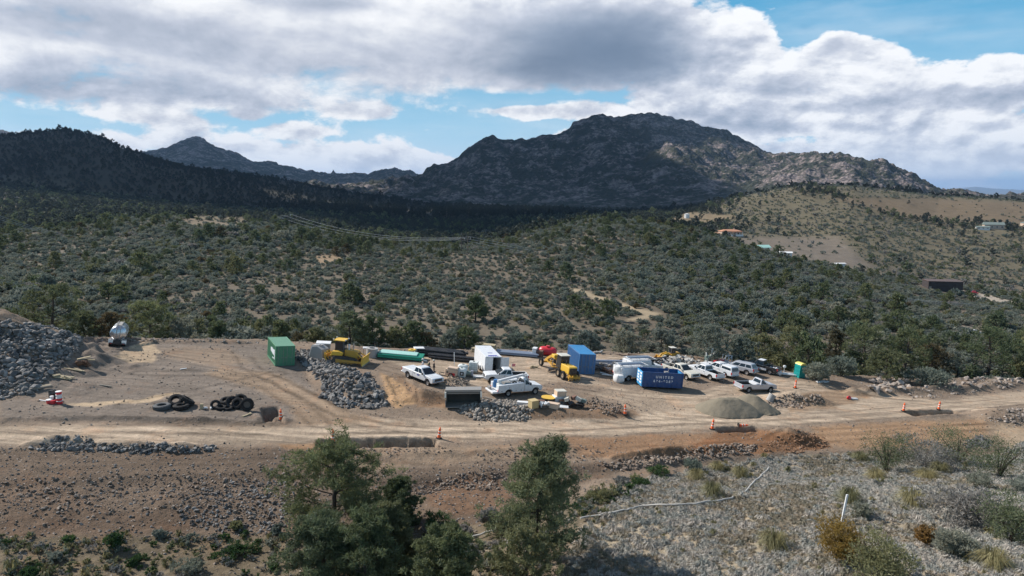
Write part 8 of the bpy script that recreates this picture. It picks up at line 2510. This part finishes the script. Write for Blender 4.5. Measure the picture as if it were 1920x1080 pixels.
# ------------------------------------------------------------------ three people behind the white pickup
def skin_mesh(name, nodes, edges, mat, sub=1):
    me = bpy.data.meshes.new(name + '_frame'); me.from_pydata([n[0] for n in nodes], edges, [])
    ob = bpy.data.objects.new(name + '_tmp', me); COL.objects.link(ob)
    sm = ob.modifiers.new('skin', 'SKIN')
    for i, n in enumerate(nodes):
        r_ = n[1] if hasattr(n[1], '__len__') else (n[1], n[1])
        me.skin_vertices[0].data[i].radius = r_
    me.skin_vertices[0].data[0].use_root = True
    if sub:
        sb = ob.modifiers.new('sub', 'SUBSURF'); sb.levels = sub; sb.render_levels = sub
    dg = bpy.context.evaluated_depsgraph_get()
    m2 = bpy.data.meshes.new_from_object(ob.evaluated_get(dg))
    m2.name = name; m2.materials.clear(); m2.materials.append(mat); m2.shade_smooth()
    COL.objects.unlink(ob); bpy.data.objects.remove(ob)
    return m2
def person(u, v, yaw, label, top, legs, hat, arms, vest=None):
    p = hit(u, v)
    r = thing('person', label, 'person', p, R(yaw))
    sh = 1.42
    L = arms[0]; A = arms[1]
    nodes = [((0, 0, 0.95), (0.13, 0.10)), ((0, 0, 1.15), (0.12, 0.09)), ((0, 0, 1.36), (0.15, 0.10)), ((0, 0, 1.48), 0.06), ((0.01, 0, 1.55), 0.055), ((0.02, 0, 1.64), (0.085, 0.10)), ((0.015, 0, 1.74), (0.07, 0.085)),
             ((0, 0.10, 0.90), 0.085), ((0.02, 0.11, 0.50), 0.058), ((-0.01, 0.12, 0.10), 0.042), ((0.12, 0.13, 0.04), 0.035),
             ((0, -0.10, 0.90), 0.085), ((0.0, -0.11, 0.50), 0.058), ((-0.03, -0.12, 0.10), 0.042), ((0.10, -0.13, 0.04), 0.035),
             ((0, 0.20, 1.40), 0.055), (L[0], 0.043), (L[1], 0.032), (L[2], 0.03),
             ((0, -0.20, 1.40), 0.055), (A[0], 0.043), (A[1], 0.032), (A[2], 0.03)]
    edges = [(0, 1), (1, 2), (2, 3), (3, 4), (4, 5), (5, 6), (0, 7), (7, 8), (8, 9), (9, 10), (0, 11), (11, 12), (12, 13), (13, 14), (2, 15), (15, 16), (16, 17), (17, 18), (2, 19), (19, 20), (20, 21), (21, 22)]
    for hnd, base in ((L, 18), (A, 22)):
        w, e = Vector(hnd[2]), Vector(hnd[1])
        d = (w - e).normalized(); a, b, _ = basis(d)
        for k in range(4):
            q1 = w + d * 0.05 + a * (k - 1.5) * 0.02; q2 = q1 + d * (0.035 + 0.008 * (1 - abs(k - 1.4))) + b * 0.012; q3 = q2 + d * 0.025 + b * 0.022
            n0 = len(nodes); nodes += [(tuple(q1), 0.010), (tuple(q2), 0.009), (tuple(q3), 0.007)]; edges += [(base, n0), (n0, n0 + 1), (n0 + 1, n0 + 2)]
        n0 = len(nodes); t1 = w + d * 0.02 + a * 0.045; t2 = t1 + d * 0.035 + a * 0.012; nodes += [(tuple(t1), 0.011), (tuple(t2), 0.008)]; edges += [(base, n0), (n0, n0 + 1)]
    link('body', skin_mesh('body', nodes, edges, M['skin']), r)
    shirt = [(n[0], tuple(x + 0.022 for x in (n[1] if hasattr(n[1], '__len__') else (n[1], n[1])))) for n in nodes]
    si = [0, 1, 2, 15, 16, 17, 19, 20, 21]
    mp = {k: i for i, k in enumerate(si)}
    link('jacket', skin_mesh('jacket', [shirt[k] for k in si], [(mp[a], mp[b]) for a, b in edges if a in mp and b in mp], M[top]), r)
    si = [0, 7, 8, 9, 11, 12, 13]; mp = {k: i for i, k in enumerate(si)}
    link('trousers', skin_mesh('trousers', [shirt[k] for k in si], [(mp[a], mp[b]) for a, b in edges if a in mp and b in mp], M[legs]), r)
    for s, (f, t_) in ((1, (9, 10)), (-1, (13, 14))):
        link('boot', skin_mesh('boot', [((nodes[f][0][0], nodes[f][0][1], 0.14), 0.06), ((nodes[f][0][0], nodes[f][0][1], 0.06), 0.062), ((nodes[t_][0][0] + 0.05, nodes[t_][0][1], 0.045), 0.045)], [(0, 1), (1, 2)], M['boot']), r)
    if vest:
        si = [1, 2]; link('vest', skin_mesh('vest', [(shirt[1][0], (0.165, 0.135)), (shirt[2][0], (0.20, 0.145))], [(0, 1)], M[vest]), r)
    nb = MB(); nb.blob((0.125, 0, 1.66), (0.022, 0.016, 0.024), 1, 0.05); nb.build('nose', M['skin'], r, smooth=True)
    ey = MB()
    for s in (-1, 1):
        ey.blob((0.105, s * 0.035, 1.69), 0.011, 1, 0.0)
    ey.build('eyes', M['hair'], r)
    mo = MB(); mo.box(0.105, 0.118, -0.025, 0.025, 1.605, 1.613); mo.build('mouth', M['cardbrown'], r)
    ea = MB()
    for s in (-1, 1):
        ea.blob((0.015, s * 0.105, 1.67), (0.022, 0.012, 0.034), 2, 0.05)
    ea.build('ears', M['skin'], r, smooth=True)
    hr = MB(); hr.blob((-0.02, 0, 1.70), (0.115, 0.112, 0.10), 4, 0.03, 2); hr.build('hair', M['hair'], r, smooth=True)
    if hat:
        h = MB(); h.lathe([(0.16, 1.745), (0.135, 1.755), (0.135, 1.80), (0.11, 1.87), (0.05, 1.90), (0.01, 1.905)], 16, Matrix.Translation((0.012, 0, 0))); h.build('hard_hat', M[hat], r, smooth=True)
down = lambda s: [(0.0, s * 0.26, 1.12), (0.05, s * 0.27, 0.88), (0.08, s * 0.26, 0.80)]
bent = lambda s: [(0.02, s * 0.27, 1.14), (0.20, s * 0.20, 1.06), (0.27, s * 0.15, 1.08)]
person(793, 698, 20, 'person in a white shirt and white hard hat, leftmost of the three behind the pickup', 'whitecloth', 'denim', 'tarp', (bent(1), down(-1)))
person(805, 699, 200, 'person in a dark jacket with a yellow green vest, middle of the three', 'darkcloth', 'denim', None, (bent(1), bent(-1)), 'hiviz')
person(814, 700, 190, 'person all in dark clothes with a pale cap, rightmost of the three', 'darkcloth', 'darkcloth', 'cream', (down(1), down(-1)))
# ------------------------------------------------------------------ power line
def at_uvy(u, v, y):
    return Vector((float(a_of(u, v)) * y, y, CAM_Z - y * float(tanv(v))))
POLES = []
def h_pole(u, vtop, y, half, label, show=True, yaw=0.0):
    top = at_uvy(u, vtop, y)
    zg = ground(top.x, top.y)
    h = top.z - zg
    c, s = math.cos(yaw), math.sin(yaw)
    tips = [Vector((top.x + c * k * half, top.y + s * k * half, top.z - 0.15 + 0.6 * k)) for k in (-1.15, 0, 1.15)]
    POLES.append(tips)
    if not show:
        return
    r = thing('power_pole', label, 'power pole', (top.x, top.y, zg), yaw, 'H frame power poles on the hillside')
    for k in (-0.62, 0.62):
        b = MB(); b.tube([(k * half, 0, -1), (k * half, 0, h)], [0.20, 0.13], 8); b.build('pole', M['pole'], r, smooth=True)
    b = MB(); b.bar((-1.25 * half, 0, h - 0.7), (1.25 * half, 0, h - 0.7), 0.16, 0.22); b.build('crossarm', M['pole'], r)
    for k in (-1.15, 0, 1.15):
        dz = 0.6 * k; b = MB(); b.lathe([(0.08, h - 0.62 + min(dz, 0)), (0.12, h - 0.5 + dz * 0.5), (0.07, h - 0.38 + dz * 0.7), (0.12, h - 0.27 + dz), (0.05, h - 0.12 + dz)], 8, Matrix.Translation((k * half, 0, 0))); b.build('insulator', M['rim'], r, smooth=True)
h_pole(-100, 368, 280, 1.5, '', show=False, yaw=-0.5)
h_pole(532, 403, 352, 3.6, 'dark H frame power pole on the left hill crest where the wires peak', yaw=-0.35)
h_pole(871, 446, 285, 2.6, 'dark twin power pole in the middle of the hillside under the wires', yaw=-0.5)
h_pole(2080, 588, 250, 2.8, '', show=False, yaw=-0.4)
def span(a, b, sag, label, k):
    pts = []
    for t in np.linspace(0, 1, 26):
        q = a.lerp(b, t); q.z -= sag * 4 * t * (1 - t); pts.append(q)
    o = MB().tube([q - pts[0] for q in pts], 0.05, 5).build('power_cable', M['wire'], None, smooth=True, loc=pts[0])
    tag(o, label, 'cable', 'power cables across the hillside')
W3 = ['left hand', 'middle', 'right hand']
for k in range(3):
    span(POLES[0][k], POLES[1][k], 17.0 + 0.5 * k, '%s power cable of the span coming in from the left edge over the hill' % W3[k], k)
    span(POLES[1][k], POLES[2][k], 4.5, '%s power cable between the two H frame poles' % W3[k], k)
    span(POLES[2][k], POLES[3][k], 4.0 + 0.5 * k, '%s power cable running from the twin pole off to the right edge' % W3[k], k)

# ------------------------------------------------------------------ far buildings
def house(u, v, y0, yaw, name, label, w, d, h, roofh, wall, roof, hip=True, windows=4, over=0.5, flat=False, chimney=False, porch=False):
    p = hit(u, v, y0)
    r = thing(name, label, 'house' if 'barn' not in name else 'barn', p, R(yaw))
    b = MB(); b.box(-w / 2, w / 2, -d / 2, d / 2, -1.5, h); b.build('wall', M[wall], r)
    rb = MB()
    if flat:
        rb.prism([(-d / 2 - 0.2, h + 0.02), (d / 2 + 0.2, h + 0.02), (d / 2 + 0.2, h + roofh), (-d / 2 - 0.2, h + 0.2)], -w / 2 - 0.2, w / 2 + 0.2, Matrix.Rotation(R(90), 4, 'Z'))
    else:
        W, D = w / 2 + over, d / 2 + over
        x = W - D if hip else W
        vs = [(-W, -D, h), (W, -D, h), (W, D, h), (-W, D, h), (-x, 0, h + roofh), (x, 0, h + roofh), (-W, -D, h + 0.18), (W, -D, h + 0.18), (W, D, h + 0.18), (-W, D, h + 0.18)]
        rb.add([Vector(q) + Vector((0, 0, 0.01)) for q in vs], [(0, 1, 2, 3), (0, 1, 7, 6), (1, 2, 8, 7), (2, 3, 9, 8), (3, 0, 6, 9), (6, 7, 5, 4), (8, 9, 4, 5), (7, 8, 5), (9, 6, 4)])
    ro = rb.build('roof', M[roof], r)
    if chimney:
        c = MB(); c.box(w * 0.2, w * 0.2 + 0.8, -0.4, 0.4, h, h + roofh + 0.9); c.build('chimney', M[wall], ro)
    for k in range(windows):
        x = -w / 2 + (k + 0.5) * w / windows
        b = MB(); b.box(x - 0.8, x + 0.8, -d / 2 - 0.06, -d / 2 - 0.005, 0.9, min(h - 0.4, 2.3)); f = b.build('window_frame', M['tarp' if wall != 'barnwall' else 'barnroof'], r)
        b = MB(); b.box(x - 0.68, x + 0.68, -d / 2 - 0.08, -d / 2 - 0.062, 1.0, min(h - 0.5, 2.2)); b.build('pane', M['glass'], f)
    b = MB(); b.box(-w / 2 + 0.3, -w / 2 + 1.3, -d / 2 - 0.05, -d / 2 - 0.004, 0, 2.1); b.build('door', M['woodgrey'], r)
    if porch:
        b = MB()
        for k in range(4):
            x = w * 0.05 + k * w * 0.15
            b.bar((x, -d / 2 - 2.2, 0), (x, -d / 2 - 2.2, h - 0.5), 0.3)
        b.build('porch_post', M['tarp'], r)
        b = MB(); b.box(-0.2, w * 0.52, -d / 2 - 2.6, -d / 2 + 0.1, h - 0.5, h - 0.25); b.build('porch_roof', M[roof], r)
        b = MB(); b.box(-w * 0.1, w * 0.52, -d / 2 - 3.4, -d / 2 - 3.2, -0.5, 1.0); b.build('terrace_wall', M['tarp'], r)
    return r
KTAN = lambda px, p: px_size(p, px)
house(1368, 441, 400, 6, 'stucco_house', 'low house with a clay tile roof at the foot of the grassy hill', 17, 8, 3.4, 1.7, 'stucco', 'tile', windows=4, chimney=True, porch=True)
house(1336, 441, 400, 4, 'stucco_house', 'long low pinkish outbuilding left of the clay tiled house', 11, 5, 1.6, 0.9, 'stucco', 'tile', windows=2)
house(1862, 428, 400, -20, 'ranch_house', 'sage roofed house on the right below the brown hilltop', 17, 9, 3.6, 2.6, 'stucco', 'sage', hip=False, windows=4, chimney=True)
house(1842, 430, 400, -20, 'ranch_house', 'lower wing with a pale wall in front of the sage roofed house', 11, 6, 2.2, 1.2, 'tarp', 'sage', hip=False, windows=3)
house(1925, 424, 400, -10, 'ranch_house', 'pale house cut off by the right edge beside the sage roofed house', 9, 7, 3.4, 1.4, 'stucco', 'sage', windows=2)
house(1766, 544, 160, -11, 'dark_barn', 'dark brown flat roofed barn with a red car parked to its right', 14.5, 7.5, 4.4, 0.3, 'barnwall', 'barnroof', windows=0, flat=True)
b = MB()
house(1430, 471, 380, 10, 'white_roofed_house', 'white gable house half hidden in trees below the bare slope, left one', 8, 6, 2.6, 1.8, 'tarp', 'pipepale', hip=False, windows=2)
house(1472, 480, 370, -15, 'white_roofed_house', 'white low roof showing among trees, middle one', 8, 5, 2.2, 0.9, 'tarp', 'tarp', hip=False, windows=2)
house(1574, 499, 360, 5, 'white_roofed_house', 'white flat roof showing among trees, right one', 6, 4, 1.8, 0.5, 'tarp', 'tarp', hip=False, windows=1)
p = hit(1288, 409, 400); r = thing('water_tank', 'white round water tank on the tan shoulder of the grassy hill', 'tank', p)
b = MB(); b.lathe([(2.6, -1.0), (2.6, 4.2)], 20); b.build('shell', M['tarp'], r, smooth=True); b = MB(); b.lathe([(2.8, 4.2), (2.8, 4.4), (0.05, 5.0)], 20); b.build('roof', M['tarp'], r, smooth=True)
def small_car(u, v, yaw, label, mat):
    r = obj_frame(u, v, yaw, 'parked_car', label, 'car', ymin=150)
    b = MB(); b.prism([(-2.2, 0.35)] + arch(-1.35, 0.40, 0.33, 0.36) + arch(1.35, 0.40, 0.33, 0.36) + [(2.15, 0.36), (2.25, 0.6), (2.1, 0.8), (0.95, 0.92), (-2.1, 0.95), (-2.25, 0.7)], -0.88, 0.88); b.build('body', M[mat], r, bevel=0.05)
    c = MB(); f = greenhouse(c, -1.75, 0.85, -1.2, 0.05, 0.92, 1.40, 0.80, 0.62); c.build('cab', M[mat], r, bevel=0.03)
    for s0, s1 in ((0.06, 0.47), (0.51, 0.92)):
        pane(r, f['right'], s0, s1, 0.1, 0.9); pane(r, f['left'], 1 - s1, 1 - s0, 0.1, 0.9)
    pane(r, f['front'], -0.2, 1.2, 0.05, 0.95, 'windscreen', off=0.03); pane(r, f['back'], 0.08, 0.92, 0.1, 0.9, 'rear_window')
    for s in (-1, 1):
        wheel(r, 1.35, s * 0.76, 0.33, 0.22); wheel(r, -1.35, s * 0.76, 0.33, 0.22)
        b = MB(); b.box(2.12, 2.22, s * 0.6 - 0.16, s * 0.6 + 0.16, 0.6, 0.72); b.build('headlight', M['lamp'], r)
        b = MB(); b.box(-2.24, -2.16, s * 0.62 - 0.16, s * 0.62 + 0.16, 0.66, 0.82); b.build('tail_light', M['redlamp'], r)
small_car(1823, 551, 160, 'bright red car parked on the track right of the dark barn', 'redplastic')
small_car(1821, 628, 175, 'white car on a grey clearing among junipers at the right', 'white')

# ------------------------------------------------------------------ the cumulus that shades the mountain
H_CLOUD = 1450.0
def on_cloud(g):
    k = (H_CLOUD - g.z) / SUN.z
    return Vector((g.x + SUN.x * k, g.y + SUN.y * k))
def gpt(u, y):
    x = float(a_of(u, 380)) * y
    return on_cloud(Vector((x, y, ground(x, y))))
def cloud_from(poly, name, label, thick, seed, cell=45.0, edge=160.0, holes=()):
    P = np.array([tuple(p) for p in poly])
    x0, y0 = P.min(0) - 150; x1, y1 = P.max(0) + 150
    xs = np.arange(x0, x1, cell); ys = np.arange(y0, y1, cell)
    X, Yv = np.meshgrid(xs, ys, indexing='ij')
    pu, pv = X.ravel(), Yv.ravel()
    inside = np.zeros(pu.size, bool); dist = np.full(pu.size, 1e9); n = len(P)
    for i in range(n):
        ax, ay = P[i]; bx, by = P[(i + 1) % n]
        inside ^= ((ay > pv) != (by > pv)) & (pu < (bx - ax) * (pv - ay) / (by - ay + 1e-12) + ax)
        ex, ey = bx - ax, by - ay
        t = np.clip(((pu - ax) * ex + (pv - ay) * ey) / (ex * ex + ey * ey), 0, 1)
        dist = np.minimum(dist, np.hypot(pu - ax - t * ex, pv - ay - t * ey))
    sdv = np.where(inside, dist, -dist) + 60 * fbm(pu / 160, pv / 160, 4, seed) + 25 * fbm(pu / 60, pv / 60, 3, seed + 3)
    for (hx, hy, hr, ang) in holes:
        dx, dy = rot_xy(pu, pv, hx, hy, ang)
        sdv = np.minimum(sdv, (np.hypot(dx / hr[0], dy / hr[1]) - 1) * min(hr) + 40 * fbm(pu / 90, pv / 90, 3, seed + 9))
    sdv = sdv.reshape(X.shape)
    T = thick * np.sqrt(np.clip(sdv / edge, 0, 1)) * (0.75 + 0.55 * fbm(X / 300, Yv / 300, 4, seed + 5)) + 30 * ridged(X / 150, Yv / 150, 3, seed + 6) * (sdv > 40)
    ins = sdv > 0
    idx = np.where(ins, 1, 0)
    cells = ins[:-1, :-1] & ins[1:, :-1] & ins[1:, 1:] & ins[:-1, 1:]
    used = np.zeros_like(ins); 
    for (i, j) in ((0, 0), (1, 0), (1, 1), (0, 1)):
        used[i:i + cells.shape[0], j:j + cells.shape[1]] |= cells
    full = np.zeros_like(ins); full[1:-1, 1:-1] = cells[:-1, :-1] & cells[1:, :-1] & cells[1:, 1:] & cells[:-1, 1:]
    vs = []; top = -np.ones(ins.shape, int); bot = -np.ones(ins.shape, int)
    for i, j in np.argwhere(used):
        if full[i, j]:
            t = max(T[i, j], 6)
            top[i, j] = len(vs); vs.append((X[i, j], Yv[i, j], H_CLOUD + t)); bot[i, j] = len(vs); vs.append((X[i, j], Yv[i, j], H_CLOUD - t * 0.22))
        else:
            top[i, j] = bot[i, j] = len(vs); vs.append((X[i, j], Yv[i, j], H_CLOUD))
    fs = []
    for i, j in np.argwhere(cells):
        q = [(i, j), (i + 1, j), (i + 1, j + 1), (i, j + 1)]
        fs.append(tuple(int(top[a]) for a in q)); fs.append(tuple(int(bot[a]) for a in reversed(q)))
    me = bpy.data.meshes.new(name); me.from_pydata(vs, [], fs)
    m = bpy.data.materials.new('cloud_vapour'); m.use_nodes = True; t = NT(m.node_tree); t.n.clear()
    pvn = t.node('ShaderNodeVolumePrincipled'); pvn.inputs['Color'].default_value = (0.96, 0.97, 1, 1); pvn.inputs['Density'].default_value = 0.022; pvn.inputs['Anisotropy'].default_value = 0.4
    o_ = t.node('ShaderNodeOutputMaterial'); t.l.new(pvn.outputs[0], o_.inputs['Volume'])
    m.cycles.homogeneous_volume = True
    me.materials.append(m)
    o = link(name, me); o['kind'] = 'structure'
    return o
poly = [gpt(-380, 860), gpt(0, 850), gpt(300, 745), gpt(500, 665), gpt(750, 590), gpt(950, 610), gpt(1060, 760), gpt(1180, 900), gpt(1280, 1100), gpt(1370, 1500), gpt(1370, 1900), gpt(1290, 2150), gpt(1218, 2300), gpt(1222, 2420), gpt(1300, 2560), gpt(1390, 2700), gpt(1440, 2900), gpt(1460, 3150), gpt(1200, 3450), gpt(900, 3400), gpt(770, 3000), gpt(700, 2500), gpt(400, 2250), gpt(-380, 2100)]
hc = gpt(790, 1290); hc2 = gpt(1020, 1500)
cloud_from(poly, 'cumulus_cloud', '', 170.0, 901, holes=[(hc.x, hc.y, (190, 60), 0.1), (hc2.x, hc2.y, (150, 40), 0.1)])
H_CLOUD = 2300.0
cloud_from([gpt(u, y) for u, y in ((40, 3700), (250, 3600), (450, 3700), (560, 3900), (700, 3900), (800, 4300), (800, 5200), (560, 5250), (300, 5500), (40, 5400))], 'cumulus_cloud', '', 150.0, 933)

# ------------------------------------------------------------------ thin air haze
HAZE = 3.4e-5
b = MB(); b.box(-46000, 46000, -300, 46000, -420, 620)
m = bpy.data.materials.new('thin_haze'); m.use_nodes = True; t = NT(m.node_tree); t.n.clear()
pvn = t.node('ShaderNodeVolumePrincipled'); pvn.inputs['Color'].default_value = (0.42, 0.65, 1.0, 1); pvn.inputs['Density'].default_value = HAZE; pvn.inputs['Anisotropy'].default_value = 0.2
o_ = t.node('ShaderNodeOutputMaterial'); t.l.new(pvn.outputs[0], o_.inputs['Volume'])
m.cycles.homogeneous_volume = True; m.cycles.volume_sampling = 'DISTANCE'
hz = b.build('haze', m)
stuff(hz)
